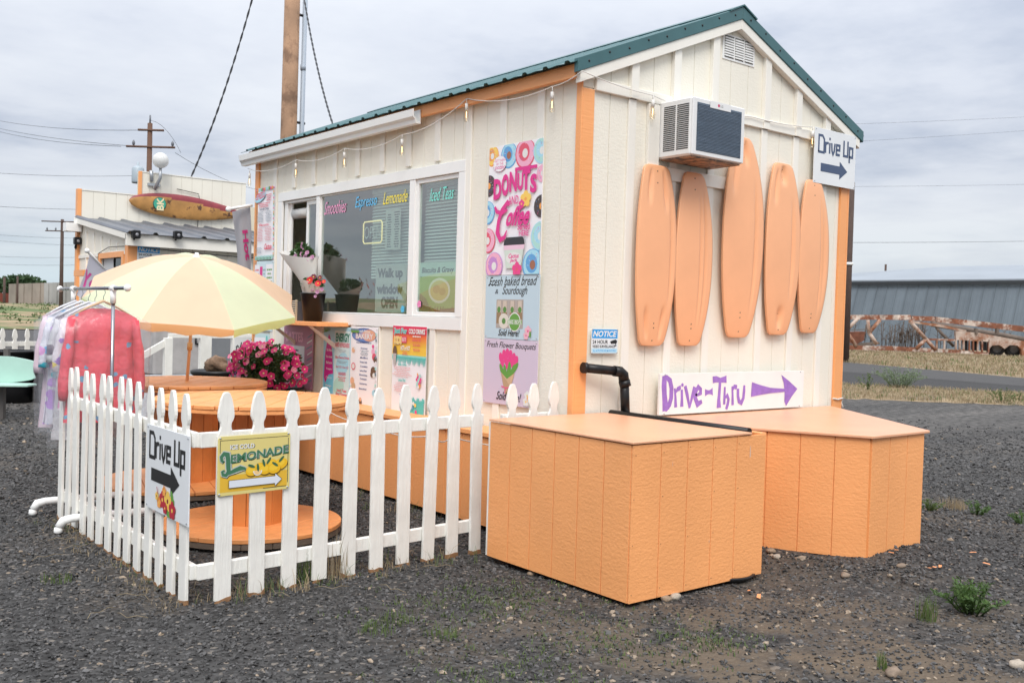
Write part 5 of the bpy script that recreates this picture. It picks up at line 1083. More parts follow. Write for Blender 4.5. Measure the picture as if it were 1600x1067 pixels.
# ---------------------------------------------------------------- umbrella
def umbrella():
    t = thing('beach_umbrella', 'peach and pale green beach umbrella standing in the second spool table', 'umbrella', (-1.40, 3.0, .87))
    n = V((-.055, -.30, 1)).normalized(); c = V((-1.43, 2.93, 1.555)); Rr, hh = .845, .33; a = n.cross(Y_).normalized(); b = n.cross(a); ph = .77
    pe = mat('peach_fabric', (.94, .72, .52), .65, transl=.45, var=.04, vs=3); gn = mat('pale_green_fabric', (.78, .87, .62), .65, transl=.45, var=.04, vs=3)
    pe2 = mat('orange_valance', (.92, .56, .28), .65, transl=.45); gn2 = mat('yellow_green_valance', (.82, .92, .42), .65, transl=.45)
    T = c+n*hh; NR = 10
    for k in range(8):
        mb = MB(); A = ph+k*PI/4; B = A+PI/4
        for i in range(NR+1):
            f = i/NR; 
            for j in range(9):
                g = j/8; ang = A+(B-A)*g; ed = math.cos(PI/8)/math.cos((g-.5)*PI/4); r = Rr*f*(1-.055*math.sin(PI*g)*f-(1-ed)*.5)
                drop = hh*(1-(math.cos(f*PI/2*.92)-math.cos(PI/2*.92))/(1-math.cos(PI/2*.92)))-.012*math.sin(PI*g)*math.sin(PI*f)*-1*0
                drop += .022*math.sin(PI*g)*f*(1-f)*2
                mb.v.append(T-n*drop+(a*math.cos(ang)+b*math.sin(ang))*r)
        for i in range(NR):
            for j in range(8): q = i*9+j; mb.f.append((q, q+1, q+10, q+9)); mb.mi.append(0); mb.sm.append(True)
        pn = mb.build('canopy_panel', pe if k % 2 == 0 else gn, t)
        vb = MB()
        for j in range(9):
            p = mb.v[NR*9+j]; o = (p-c); o = (o-n*o.dot(n)).normalized(); l = .050+.020*math.sin(PI*j/8)+.010*math.sin(j*2.1+k*1.7)
            vb.v += [p, p-n*l*.5+o*.004, p-n*l+o*(.004*math.sin(j*1.7+k))]
        for j in range(8):
            for q in (0, 1): vb.f.append((j*3+q, j*3+q+1, j*3+q+4, j*3+q+3)); vb.mi.append(0); vb.sm.append(True)
        vb.build('valance', pe2 if k % 2 == 0 else gn2, pn)
        rb = MB(); rb.tube([mb.v[i*9]-n*.012 for i in range(1, NR+1)], .004, 5); rb.build('rib', mat('rib_white', (.75, .75, .72), .4), t)
    base = c-n*((c.z-.55)/n.z); wp = mat('pole_pinkish', (.82, .50, .30), .4)
    MB().tube([base, T], .0125, 10).build('pole', wp, t); kn = c-n*(.40/n.z); MB().tube([kn-n*.03, kn+n*.03], .021, 10).build('tilt_joint', mat('joint_peach', (.75, .45, .22), .5), t)
    MB().lathe(T, [(0, .03), (.014, .028), (.018, .012), (.03, .0), (.03, -.01)], 14, axis=tuple(n)).build('finial', mwh(), t)
umbrella()

# ---------------------------------------------------------------- clothes rack and bagged clothes
def clothes_rack():
    x = -2.30; t = thing('clothes_rack', 'chrome clothes rack on white feet behind the left pickets', 'clothes rack', (x, 2.5, 0)); c = msteel(); w = mwh()
    MB().tube([(x, 1.80, 1.583), (x, 3.42, 1.583)], .0125, 12).build('hanging_rail', c, t)
    for y in (1.80, 3.42): MB().sphere((x, y-.015 if y < 2 else y+.015, 1.583), .024).build('end_knob', w, t)
    for y in (2.08, 3.05):
        MB().tube([(x, y, .08), (x, y, 1.54)], .0125, 12).build('upright', c, t); MB().tube([(x, y, 1.48), (x, y, 1.565)], .019, 12).build('socket', w, t); MB().tube([(x, y-.04, 1.583), (x, y+.04, 1.583)], .021, 12).build('clamp', w, t)
        yf = y-.15 if y < 2.5 else y-.45
        MB().tube([(-2.66, yf, .035), (-2.63, yf, .075), (-2.58, yf, .085), (-2.0, yf, .085), (-1.95, yf, .07)], [.024, .03, .026, .024, .02], 12).build('foot', w, t)
        for xx in (-2.66, -1.95): MB().lathe((xx, yf, 0), [(.022, .0), (.028, .008), (.024, .035), (0, .04)], 12).build('foot_cap', w, t)
    MB().tube([(x, 1.93, .085), (x, 2.60, .085)], .012, 8).build('base_bar', c, t)
def garment(label, y, zt, w, L_, m, sleeve, seed, x=-2.30, bag=True, yaw=0, hanger=True):
    t = thing('garment', label, 'garment', (x, y, 1.583), 'bagged clothes on the rack'); rr = random.Random(seed); nu, nv = 22, 26
    def fold(u, v): return (.020*math.sin(u*8+v*2.2+seed)+.011*math.sin(u*19-v*3+seed*2))*(.25+.75*v)+.010*noise.noise(V((u*4, v*9, seed)))
    mb = MB()
    for side in (-1, 1):
        b = len(mb.v)
        for i in range(nv+1):
            v = i/nv
            hw = w/2*(1-.12*smooth(.12, .35, v)+.20*v*v); 
            for j in range(nu+1):
                u = -1+2*j/nu; sh = .085*abs(u)**1.3*(1-smooth(0, .2, v)); neck = (.055 if side < 0 else .02)*max(0, 1-(abs(u)/.32)**2)*(1-smooth(0, .12, v))
                z = zt-v*L_-sh-neck-.0; d = (.014+.035*smooth(0, .25, v))*math.sqrt(max(1-u*u, 0))+fold(u, v)*(.4+.6*math.sqrt(max(1-u*u, 0)))
                mb.v.append(V((x+u*hw, y+side*(d if side < 0 else d*.8), z)))
        for i in range(nv):
            for j in range(nu):
                q = b+i*(nu+1)+j; f = (q, q+nu+1, q+nu+2, q+1); mb.f.append(f if side < 0 else f[::-1]); mb.mi.append(0); mb.sm.append(True)
    mb.build('bodice', m, t)
    if sleeve:
        for s in (-1, 1):
            p = []; r = []
            for k in range(9):
                f = k/8; p.append(V((x+s*(w/2*.90+.03*math.sin(f*1.9)+.015*f), y-.015-.01*math.sin(f*5), zt-.10-sleeve*f))); r.append(.042+.018*math.sin(f*2.4)+.006*math.sin(k*2.1+seed))
            MB().tube(p, r, 12, ry=.6).build('sleeve', m, t)
    if hanger:
        wd = mat('hanger_wood' if seed == 1 else 'hanger_clear', (.55, .36, .18) if seed == 1 else (.6, .6, .62), .45, var=.1)
        MB().tube([(x-.20, y, zt-.075), (x-.1, y, zt-.015), (x, y, zt+.03), (x+.1, y, zt-.015), (x+.20, y, zt-.075)], [.010, .014, .018, .014, .010], 8, ry=.55).build('hanger', wd, t)
        MB().tube([(x, y, zt+.03), (x, y, zt+.06), (x+.012, y, zt+.085), (x+.004, y, 1.583+.015), (x-.012, y, 1.583+.004)], .0022, 6).build('hook', msteel(), t)
    if bag:
        pb = glass_mat('bag_film', (.97, .97, .98), .0, .08, .07, (.85, .87, .9)); mb = MB(); nu2 = 20; hw = w/2+(.10 if sleeve > .5 else .06); zb = zt-L_-.05
        for side in (-1, 1):
            b = len(mb.v)
            for i in range(nv+1):
                v = i/nv
                for j in range(nu2+1):
                    u = -1+2*j/nu2; z = (zt+.045-.17*abs(u)**1.2)*(1-v)+zb*v; d = (.03+.055*smooth(0, .2, v))*math.sqrt(max(1-u**6, .0))+.014*noise.noise(V((u*3, v*7, seed+side*9)))
                    mb.v.append(V((x+u*hw*(1-.05*v)+.006*noise.noise(V((v*9, side, seed))), y+side*d-.005, z)))
            for i in range(nv):
                for j in range(nu2): q = b+i*(nu2+1)+j; f = (q, q+nu2+1, q+nu2+2, q+1); mb.f.append(f if side < 0 else f[::-1]); mb.mi.append(0); mb.sm.append(True)
        mb.build('plastic_bag', pb, t)
    return t
clothes_rack()
def print_fabric(name, base, spot, scale=9, thr=.30, spot2=None):
    m = mat(name, base, .7, transl=.1); nt = m.node_tree; n = nt.nodes.new; L = nt.links.new; p = nt.nodes['Principled BSDF']
    tc = n('ShaderNodeTexCoord'); mp = n('ShaderNodeMapping'); mp.inputs['Scale'].default_value = (1, .15, 1); L(tc.outputs['Object'], mp.inputs[0])
    dn = n('ShaderNodeTexNoise'); dn.inputs['Scale'].default_value = 22; L(mp.outputs[0], dn.inputs[0]); av = n('ShaderNodeVectorMath'); av.operation = 'MULTIPLY_ADD'; L(dn.outputs['Color'], av.inputs[0]); av.inputs[1].default_value = (.055, .02, .03); L(mp.outputs[0], av.inputs[2])
    vo = n('ShaderNodeTexVoronoi'); vo.inputs['Scale'].default_value = scale; L(av.outputs[0], vo.inputs['Vector'])
    lt = n('ShaderNodeMath'); lt.operation = 'LESS_THAN'; lt.inputs[1].default_value = thr; L(vo.outputs['Distance'], lt.inputs[0])
    mx = n('ShaderNodeMixRGB'); mx.inputs[1].default_value = (*base, 1); L(lt.outputs[0], mx.inputs[0])
    if spot2:
        sc = n('ShaderNodeSeparateColor'); L(vo.outputs['Color'], sc.inputs[0]); cr = n('ShaderNodeValToRGB'); cr.color_ramp.interpolation = 'CONSTANT'; e = cr.color_ramp.elements; e[0].color = (*spot, 1); e[1].position = .8; e[1].color = (*spot2[0], 1)
        for i, c in enumerate(spot2[1:]): q = e.new(.2+.2*i); q.color = (*c, 1)
        L(sc.outputs[0], cr.inputs[0]); L(cr.outputs[0], mx.inputs[2])
    else: mx.inputs[2].default_value = (*spot, 1)
    L(mx.outputs[0], p.inputs['Base Color'])
    bn = n('ShaderNodeTexNoise'); bn.inputs['Scale'].default_value = 11; bn.inputs['Detail'].default_value = 5; L(tc.outputs['Object'], bn.inputs[0]); bb = n('ShaderNodeBump'); bb.inputs['Strength'].default_value = .8; bb.inputs['Distance'].default_value = .03; L(bn.outputs[0], bb.inputs['Height']); L(bb.outputs[0], p.inputs['Normal'])
    return m
garment('coral red printed tunic in a clear bag, front of the clothes rack', 2.30, 1.465, .46, .80, print_fabric('coral_print', (.78, .085, .12), (.14, .36, .55), 10, .20), .55, 1)
garment('multicoloured tie dye dress in a clear bag right behind the coral tunic', 2.50, 1.45, .44, .72, print_fabric('multi_print', (.75, .70, .74), (.10, .55, .75), 16, .5, ((.75, .25, .50), (.85, .70, .15), (.75, .35, .20), (.35, .20, .60))), .35, 2)
garment('grey and white dress in a clear bag, third on the clothes rack', 2.66, 1.455, .44, .95, print_fabric('grey_print', (.60, .60, .62), (.22, .20, .24), 9, .35), .3, 3)
garment('aqua and violet striped dress in a clear bag at the back of the rack', 2.84, 1.46, .46, .86, print_fabric('aqua_print', (.68, .68, .75), (.05, .55, .68), 13, .5, ((.50, .25, .70), (.7, .68, .75), (.2, .5, .8), (.75, .4, .7))), .35, 4)
garment('faded pink garment in a clear bag, last on the clothes rack', 3.0, 1.46, .45, .9, mat('pale_pink_cloth', (.66, .52, .58), .7), .4, 5)

# ---------------------------------------------------------------- flowers on the shelf, petunias, planters
def leafball(mb, c, r, n, rr, l=.03, k=0, sc=(1, 1, 1), shell=.5):
    for i in range(n):
        d = V((rr.gauss(0, 1), rr.gauss(0, 1), rr.gauss(0, 1))).normalized(); q = r*(shell+(1-shell)*rr.random()); p = V(c)+V((d.x*q*sc[0], d.y*q*sc[1], d.z*q*sc[2]))
        e = (d+V((rr.uniform(-1, 1), rr.uniform(-1, 1), rr.uniform(-1, 1)))*.8).normalized(); s = e.cross(V((rr.uniform(-1, 1), rr.uniform(-1, 1), rr.uniform(-1, 1)))).normalized()*l*.3
        mb.face([p, p+e*l*.5+s, p+e*l, p+e*l*.5-s], k)
def flower_mesh(name, m, mc, r=.028, cup=.35, petals=5):
    mb = MB(); mb.mats = [m, mc]; seg = petals*4
    ring0 = [V((0, 0, -.004))]; b = 0; mb.v.append(V((0, 0, -.006)))
    for i in range(seg):
        a = 2*PI*i/seg; q = .45*r; mb.v.append(V((math.cos(a)*q, math.sin(a)*q, q*cup*.7)))
    for i in range(seg):
        a = 2*PI*i/seg; q = r*(.84+.16*abs(math.sin(a*petals/2))); mb.v.append(V((math.cos(a)*q, math.sin(a)*q, r*cup*(.6+.25*math.sin(a*petals)))))
    for i in range(seg):
        j = (i+1) % seg; mb.f += [(0, 1+i, 1+j), (1+i, 1+seg+i, 1+seg+j, 1+j)]; mb.mi += [1 if False else 0, 0]; mb.sm += [True, True]
    mb.lathe((0, 0, .002), [(0, .003), (r*.2, .0025), (r*.22, 0)], 8, k=1)
    o = mb.build(name, None); return o
def petunias():
    rr = random.Random(21); t = thing('petunia_planter', 'black planter overflowing with bright pink petunias below the window', 'potted plant', (-.42, 3.75, .42))
    MB().lathe((-.42, 3.75, .42), [(0, 0), (.27, 0), (.33, .30), (.35, .31), (.35, .34), (.32, .34), (.3, .28), (0, .28)], 28).build('pot', mblk(), t)
    MB().box(-.62, -.20, 3.45, 4.05, .0, .42).build('stand', mblk(), t)
    fo = MB(); leafball(fo, (-.42, 3.75, .95), .30, 4200, rr, .04, sc=(.9, 1.65, .68), shell=.25)
    fo.build('foliage', mat('petunia_leaf', (.05, .085, .022), .6, var=.35, vs=14, transl=.2), t)
    me = [flower_mesh('blossom', mat('petunia_pink', (.72, .035, .20), .55, transl=.25), mat('petunia_eye', (.72, .62, .30), .6), .037), flower_mesh('blossom', mat('petunia_light', (.78, .22, .36), .55, transl=.25), mat('petunia_eye', (.72, .62, .30), .6), .034), flower_mesh('blossom', mat('petunia_deep', (.55, .015, .13), .55, transl=.25), mat('petunia_eye2', (.6, .45, .2), .6), .035)]
    n = 0
    while n < 112:
        d = V((rr.gauss(0, 1), rr.gauss(0, 1), rr.gauss(0, 1))).normalized()
        if d.dot(V((-.75, -.6, .2))) < -.15: continue
        s = rr.uniform(.92, 1.08); s *= 1+.16*noise.noise(V((d.x*3, d.y*3, d.z*3))); p = V((-.42+d.x*.27*s, 3.75+d.y*.515*s, .95+d.z*.215*s-.05*abs(d.y))); f = (V((d.x, d.y*.6, d.z*.8)).normalized()+V((-.45, -.5, .15))).normalized()+V((rr.uniform(-.3, .3), rr.uniform(-.3, .3), rr.uniform(-.3, .3)))
        src = me[0] if rr.random() < .6 else me[1 if rr.random() < .5 else 2]; o = src.copy(); COL.objects.link(o); o.parent = t; o.location = p-worldoff(t); o.rotation_euler = f.to_track_quat('Z', 'Y').to_euler(); q = rr.uniform(.8, 1.15); o.scale = (q, q, q); n += 1
    for o in me: bpy.data.objects.remove(o)
    # black tub with a rock, small tray of violet flowers
    c = V((-.37, 5.0, 0)); tb = thing('planter_tub', 'black plastic tub behind the second spool table', 'tub', (c.x, c.y, .35)); 
    MB().lathe((c.x, c.y, .35), [(0, 0), (.21, 0), (.245, .42), (.275, .44), (.28, .475), (.265, .48), (.24, .46), (.0, .44)], 28).build('tub', mblk(), tb); MB().box(c.x-.2, c.x+.2, c.y-.2, c.y+.2, 0, .35).build('support', mblk(), tb)
    rk = MB().sphere((c.x+.0, c.y, .875), .115, 22, 16, sc=(1.1, .9, .8)); 
    for v in rk.v: 
        d = v-V((c.x, c.y, .875)); v += d*(.5*noise.noise(d*13)+.25*noise.noise(d*31))
    tag(rk.build('rock', mat('brown_rock', (.20, .13, .085), .9, bump=1, bs=(40, 40, 40), var=.4, vs=14)), 'rough brown rock lying on the black tub', 'rock')
    tr = thing('flower_tray', 'small dark tray of violet flowers left of the petunias', 'potted plant', (-.28, 4.55, .7)); MB().box(-.40, -.16, 4.44, 4.66, .0, .80).build('tray', mat('tray_grey', (.07, .075, .08), .5), tr)
    vi = MB(); leafball(vi, (-.28, 4.55, .83), .09, 240, rr, .02, sc=(1.1, 1, .5)); vi.build('blossom', mat('violet_petal', (.50, .04, .42), .6), tr)
petunias()
def shelf_things():
    rr = random.Random(31); k = mblk(); c = V((-.175, 3.33, 1.373))
    t = thing('flower_bucket', 'glossy black bucket of flowers on the orange shelf', 'bucket', c); MB().lathe(c, [(0, 0), (.082, 0), (.112, .245), (.118, .25), (.116, .256), (.105, .25), (.1, .2), (0, .2)], 28).build('bucket', k, t)
    paper = mat('white_wrap', (.74, .72, .68), .7, transl=.3, bump=.3, bs=(20, 20, 20)); red = mat('dahlia_red', (.55, .012, .015), .6); yl = mat('dahlia_eye', (.8, .5, .05), .6); dk = mat('burgundy', (.14, .012, .03), .6); mv = mat('mauve_petal', (.42, .20, .32), .6); gr = mat('bouquet_leaf', (.05, .11, .03), .6, transl=.2)
    def cone(base, top, r0, r1, n=22, cut=.25, t=None, ph=0):
        mb = MB(); base, top = V(base), V(top); A = (top-base).normalized(); X = A.cross(Y_).normalized(); Y2 = A.cross(X); L_ = (top-base).length
        for i in range(7):
            f = i/6
            for j in range(n):
                a = 2*PI*j/n; r = r0+(r1-r0)*f+.006*math.sin(5*a+i)*f; l = L_*f*(1+cut*f*math.cos(a-ph)*1.0); mb.v.append(base+A*l+(X*math.cos(a)+Y2*math.sin(a))*r)
        for i in range(6):
            for j in range(n): mb.f.append((i*n+j, i*n+(j+1) % n, (i+1)*n+(j+1) % n, (i+1)*n+j)); mb.mi.append(0); mb.sm.append(True)
        mb.build('wrapping', paper, t)
    b1 = thing('bouquet', 'bouquet of red and burgundy flowers in white paper in the bucket', 'bouquet', c+V((0, 0, .2))); cone((c.x, c.y, 1.45), (c.x-.02, c.y-.02, 1.70), .03, .115, t=b1)
    fo = MB(); leafball(fo, (c.x-.02, c.y-.02, 1.70), .09, 420, rr, .035, sc=(1, 1, .7)); fo.build('foliage', gr, b1)
    fr = flower_mesh('blossom', red, yl, .034, .2, 9); fd = flower_mesh('blossom', dk, yl, .03, .3, 7); fm = flower_mesh('blossom', mv, mv, .018, .3, 6)
    def put(src, p, d, par, s=1): o = src.copy(); COL.objects.link(o); o.parent = par; o.location = V(p)-worldoff(par); o.rotation_euler = V(d).to_track_quat('Z', 'Y').to_euler(); o.scale = (s, s, s)
    for i, (px, py, src, s) in enumerate(((484, 438, fr, 1.0), (497, 443, fr, .95), (490, 433, fd, 1), (477, 447, fd, 1.1), (506, 440, fr, .6), (488, 452, fm, 1.1), (496, 456, fm, 1.2), (503, 452, fm, 1.1), (484, 458, fm, .9), (493, 463, fm, .9), (478, 455, fm, .9), (500, 434, fd, .8))):
        p = at(px, py, 0, c.x-.09+.015*(i % 3)); put(src, p, (-.8+rr.uniform(-.2, .2), -.6, .3+rr.uniform(-.3, .3)), b1, s)
    b2 = thing('bouquet', 'bouquet of mauve flowers in a long white paper cone leaning behind the bucket', 'bouquet', c+V((0, .12, .2)))
    q0 = at(487, 468, 0, -.20); q1 = at(462, 405, 0, -.12)
    tip = at(490, 470, 0, -.16); L1 = at(438, 393, 0, -.14); R1 = at(497, 402, 0, -.14); mb = MB(); n = 14
    for i in range(9):
        f = i/8
        for j in range(n):
            a = 2*PI*j/n; m_ = L1.lerp(R1, .5+.5*math.cos(a)); m_ = m_+V((-.07*math.sin(a), 0, -.02*math.sin(a))); p = V(tip).lerp(m_, .12+.88*f); mb.v.append(p+V((.004*math.sin(a*4+i), 0, 0)))
    for i in range(8):
        for j in range(n): mb.f.append((i*n+j, i*n+(j+1) % n, (i+1)*n+(j+1) % n, (i+1)*n+j)); mb.mi.append(0); mb.sm.append(True)
    mb.build('wrapping', paper, b2)
    fo = MB()
    for px, py in ((464, 398), (474, 395), (482, 398), (472, 388)): leafball(fo, at(px, py, 0, -.13), .045, 150, rr, .04)
    for i in range(26): a = at(473, 402, 0, -.13); e = at(rr.uniform(455, 488), rr.uniform(378, 398), 0, -.13+rr.uniform(-.03, .03)); fo.tube([a, e], .002, 4)
    fo.build('foliage', gr, b2)
    for px, py in ((462, 400), (468, 404), (477, 401), (483, 405), (472, 397), (480, 395), (488, 402), (466, 408)): put(fm, at(px, py, 0, -.175), (-.8, -.5, .4), b2, 1.3)
    for i in range(7): put(fm, at(472+rr.uniform(-2, 2), 380+i*2.3, 0, -.16), (-.8, -.5, .2), b2, .55)
    for o in (fr, fd, fm): bpy.data.objects.remove(o)
    # slatted wooden box and stick
    p0 = V((-.22, 3.60, 1.373)); s = thing('slatted_box', 'small pale slatted box on the shelf left of the bucket', 'box', p0); wm = mat('pale_slat', (.66, .56, .42), .6)
    for yy in (3.50, 3.72): MB().box(-.26, -.245, yy, yy+.012, 1.373, 1.565).build('post', wm, s); MB().box(-.08, -.065, yy, yy+.012, 1.373, 1.565).build('post', wm, s)
    for i in range(9): MB().box(-.268, -.2605, 3.49, 3.735, 1.385+i*.0205, 1.394+i*.0205).build('slat', wm, s)
    MB().box(-.245, -.08, 3.513, 3.718, 1.374, 1.55).build('contents', mat('slat_inner', (.10, .10, .12), .7), s)
shelf_things()

# ---------------------------------------------------------------- bench of boards, barrels on the left
def left_things():
    c = at(8, 652, 2, 0); c = V((-1.75, 8.9, 0)); mint = mat('mint_board_paint', (.42, .62, .54), .35, var=.04); Ux = V((.95, -.3, 0)).normalized()
    t = thing('board_bench', 'mint green bench made of wakeboards at the left edge', 'bench', (-2.0, 9.0, 0)); 
    # view aligned roughly with the photo's left edge: bench runs across the view
    e = at(60, 602, 2, .43); U = V((math.cos(YAW), -math.sin(YAW), 0)); Nn = V((-math.sin(YAW), -math.cos(YAW), 0))
    w = 1.35
    def bd(name, O, Uq, Vq, Nq, hw, L_, th, par, notch=False):
        pts = []; n = 26
        for i in range(n+1):
            f = i/n; x = -L_*f; y = hw*min(1, .62+.5*math.sin(PI*min(max(f, .0), 1))**.7) if not (i in (0, n)) else hw*.60; pts.append((x, y))
        poly = [(x+(.012 if (notch and i == 0) else 0), y) for i, (x, y) in enumerate(pts)]+([] if not notch else [])
        low = [(x, -y) for x, y in reversed(pts)]
        extra = [(-.02, -hw*.25), (.012, -.0), (-.02, hw*.25)] if notch else []
        return MB().prism(O, Uq, Vq, Nq, poly+low+extra, 0, th).build(name, mint, par, .004, 2)
    bd('backrest', e+V((0, 0, .19))-U*.03, U, Z_, Nn, .165, w, .025, t, True); bd('seat', e+Nn*.16, U, Nn, Z_, .20, w, .025, t)
    for s in (.42, 1.1):
        p = e-U*s; MB().prism(p, U, Z_, Nn, [(-.04, -.43), (.04, -.43), (.04, -.002), (-.04, -.002)], .05, .12).build('leg', mat('grey_post', (.10, .09, .085), .8), t); MB().prism(p, U, Z_, Nn, [(-.03, -.0), (.03, .0), (.03, .45), (-.03, .45)], -.06, -.005).build('back_post', mat('grey_post', (.10, .09, .085), .8), t)
    for i, px in enumerate((20, 84)):
        p = at(px, 628, 2, 0); b = thing('barrel', ('black plastic barrel behind the mint bench', 'black plastic barrel nearest the clothes rack')[i], 'barrel', p, 'black barrels by the far fence')
        MB().lathe(p, [(0, 0), (.26, 0), (.27, .25), (.285, .5), (.29, .72), (.31, .73), (.31, .76), (.28, .765), (.27, .70), (0, .68)], 28).build('shell', mblk(), b)
        for z in (.25, .5): MB().lathe(p+V((0, 0, z)), [(.27, -.015), (.292, 0), (.27, .015)], 28).build('hoop', mblk(), b)
    p = at(60, 560, 1, 11.2); tag(bx('grey_post', mat('grey_post2', (.30, .29, .27), .8), None, -.78, -.71, 11.25, 11.32, 0, .75), 'weathered grey post standing between the two black barrels', 'post')
left_things()

# ---------------------------------------------------------------- second building on the left
def second_building():
    x0, y1, y2 = .612, 11.083, 13.843; w = mw(); t = mt(); o = mot(); B = thing('second_stand', 'cream building with orange trim and stepped parapet behind the umbrella', 'building', (x0+2, y2, 0)); N = (0, -1, 0)
    XE = 5.2
    # parapet wall with step
    ed = [0]+[.2*i for i in range(1, 16)]+[3.09]
    boards(B, 'parapet_board', (x0, y2, 0), X_, N, [e for e in ed if e <= 1.02]+[1.03], 0, 3.505, .02, w, .003); boards(B, 'parapet_board', (x0, y2, 0), X_, N, [1.03]+[e for e in ed if e > 1.1], 0, 3.945, .02, w, .003)
    bx('parapet_core', mgrv(), B, x0, XE, y2+.001, y2+.10, 0, 3.50); bx('parapet_core', mgrv(), B, x0+1.03, x0+3.09, y2+.102, y2+.16, 3.3, 3.94)
    bx('corner_trim', o, B, x0-.07, x0-.001, y2-.03, y2+.10, 0, 3.53, .003); bx('corner_trim', o, B, x0+.985, x0+1.05, y2-.05, y2-.021, 3.40, 3.96, .003)
    bx('cap', t, B, x0, x0+1.0, y2-.03, y2+.11, 3.506, 3.525); bx('cap', t, B, x0+1.03, x0+3.1, y2-.03, y2+.17, 3.946, 3.965)
    # lean-to: side wall facing the lot, front wall
    zf, zb = 2.50, 2.93
    n = 7; Lw = y2-y1
    zfun = lambda u: zf+(zb-zf)*u/Lw
    # window hole between u=.25..1.45, z 1.6..2.25
    wy0, wy1, wz0, wz1 = .26, 1.40, 1.50, 2.24
    e = [0, .26, .55, .83, 1.12, 1.40, 1.85, 2.3, Lw]
    for a, b in zip(e[:-1], e[1:]):
        segs = [(0, None)] if not (a >= wy0-.01 and b <= wy1+.01) else [(0, wz0), (wz1, None)]
        for lo, hi in segs:
            MB().prism((x0, y1, 0), Y_, Z_, (-1, 0, 0), [(a+.003, lo), (b-.003, lo), (b-.003, hi if hi else zfun(b)), (a+.003, hi if hi else zfun(a))], 0, .02).build('siding_board', w, B, .002)
    for u in (.55, .95, 1.40, 1.85, 2.3): MB().prism((x0-.02, y1, 0), Y_, Z_, (-1, 0, 0), [(u-.03, 2.34 if u < 1.42 else 0), (u+.03, 2.34 if u < 1.42 else 0), (u+.03, zfun(u)-.1), (u-.03, zfun(u)-.1)], 0, .015).build('batten', t, B)
    MB().prism((x0-.02, y1, 0), Y_, Z_, (-1, 0, 0), [(0, 2.28), (Lw, 2.28), (Lw, 2.34), (0, 2.34)], 0, .02).build('band_board', t, B)
    wn = MB().prism((x0-.02, y1, 0), Y_, Z_, (-1, 0, 0), [(wy0-.10, wz1), (wy1+.10, wz1), (wy1+.10, wz1+.09), (wy0-.10, wz1+.09)], 0, .03).build('window', o, B)
    for a, b in ((wy0-.10, wy0), (wy1, wy1+.10)): MB().prism((x0-.02, y1, 0), Y_, Z_, (-1, 0, 0), [(a, wz0-.09), (b, wz0-.09), (b, wz1-.001), (a, wz1-.001)], 0, .03).build('casing', o, wn)
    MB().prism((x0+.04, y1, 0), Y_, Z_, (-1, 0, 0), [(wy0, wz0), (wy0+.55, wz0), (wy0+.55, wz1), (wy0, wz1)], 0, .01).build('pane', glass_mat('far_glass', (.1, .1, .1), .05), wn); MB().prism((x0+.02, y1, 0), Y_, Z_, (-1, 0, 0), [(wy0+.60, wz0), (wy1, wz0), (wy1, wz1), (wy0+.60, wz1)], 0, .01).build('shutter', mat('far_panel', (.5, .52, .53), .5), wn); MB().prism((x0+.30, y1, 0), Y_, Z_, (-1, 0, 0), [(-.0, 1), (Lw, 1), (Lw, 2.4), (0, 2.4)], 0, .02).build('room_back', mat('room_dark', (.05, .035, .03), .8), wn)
    MB().prism((x0-.02, y1, 0), Y_, Z_, (-1, 0, 0), [(1.70, 1.95), (2.25, 1.95), (2.25, 2.05), (1.70, 2.05)], 0, .22).build('awning', o, B); MB().prism((x0-.02, y1, 0), Y_, Z_, (-1, 0, 0), [(2.55, 2.75), (Lw, 2.75), (Lw, 2.9), (2.55, 2.9)], .02, .28).build('gutter', mwh(), B)
    boards(B, 'siding_board', (x0, y1, 0), X_, N, [.2*i for i in range(0, 21)], 0, 2.45, .02, w, .006)
    for k in range(1, 10): MB().prism((x0, y1-.02, 0), X_, Z_, N, [(k*.4-.03, 0), (k*.4+.03, 0), (k*.4+.03, 2.30), (k*.4-.03, 2.30)], 0, .015).build('batten', t, B)
    bx('corner_post', o, B, x0-.045, x0-.021, y1-.045, y1+.10, 0, 2.42, .003); bx('corner_post', o, B, x0-.02, x0+.14, y1-.045, y1-.021, 0, 2.42, .003)
    bx('eave_fascia', t, B, x0-.12, x0+4.0, y1-.20, y1-.16, 2.40, 2.585, .003)
    MB().prism((x0-.09, y1-.19, 0), Y_, Z_, (-1, 0, 0), [(0, 2.50), (Lw+.19, 2.92), (Lw+.19, 3.01), (0, 2.59)], 0, .03).build('rake_board', t, B)
    gm = mat('grey_metal_roof', (.16, .17, .19), .45, metal=.5, var=.15, vs=2); prof = []
    for k in range(11):
        a = k*.39; prof += [(a, 0), (a+.03, .035), (a+.07, .035), (a+.10, 0)]
    prof.append((4.2, 0)); U2 = V((0, Lw+.25, .43)).normalized(); nn = V((0, -.43, Lw)).normalized()
    MB().prism((x0-.12, y1-.25, 2.592), X_, nn, U2, prof+[(a, b-.006) for a, b in reversed(prof)], 0, Lw+.23).build('roof', gm, B)
    cb = MB(); pts = []
    for k in range(13): f = k/12; pts.append(V((x0+.15+3.6*f, y1-.21, 2.38-.05*math.sin(PI*f))))
    cb.tube(pts, .008, 5); cb.tube([V((x0-.0, y2-.03, 2.98)), V((x0+1.0, y2-.05, 2.86)), V((x0+2.0, y2-.05, 2.84)), V((x0+2.1, y2-.05, 2.9)), V((x0+2.15, y2-.05, 3.5)), V((x0+2.12, y2-.05, 3.65)), V((x0+1.7, y2-.05, 3.7))], .007, 5); cb.tube([V((x0-.05, y1+.1, 2.40)), V((x0-.05, y1+.9, 2.42)), V((x0-.05, y1+1.5, 2.33)), V((x0-.05, y1+1.5, 2.2))], .006, 5); cb.build('cable', mblk(), B)
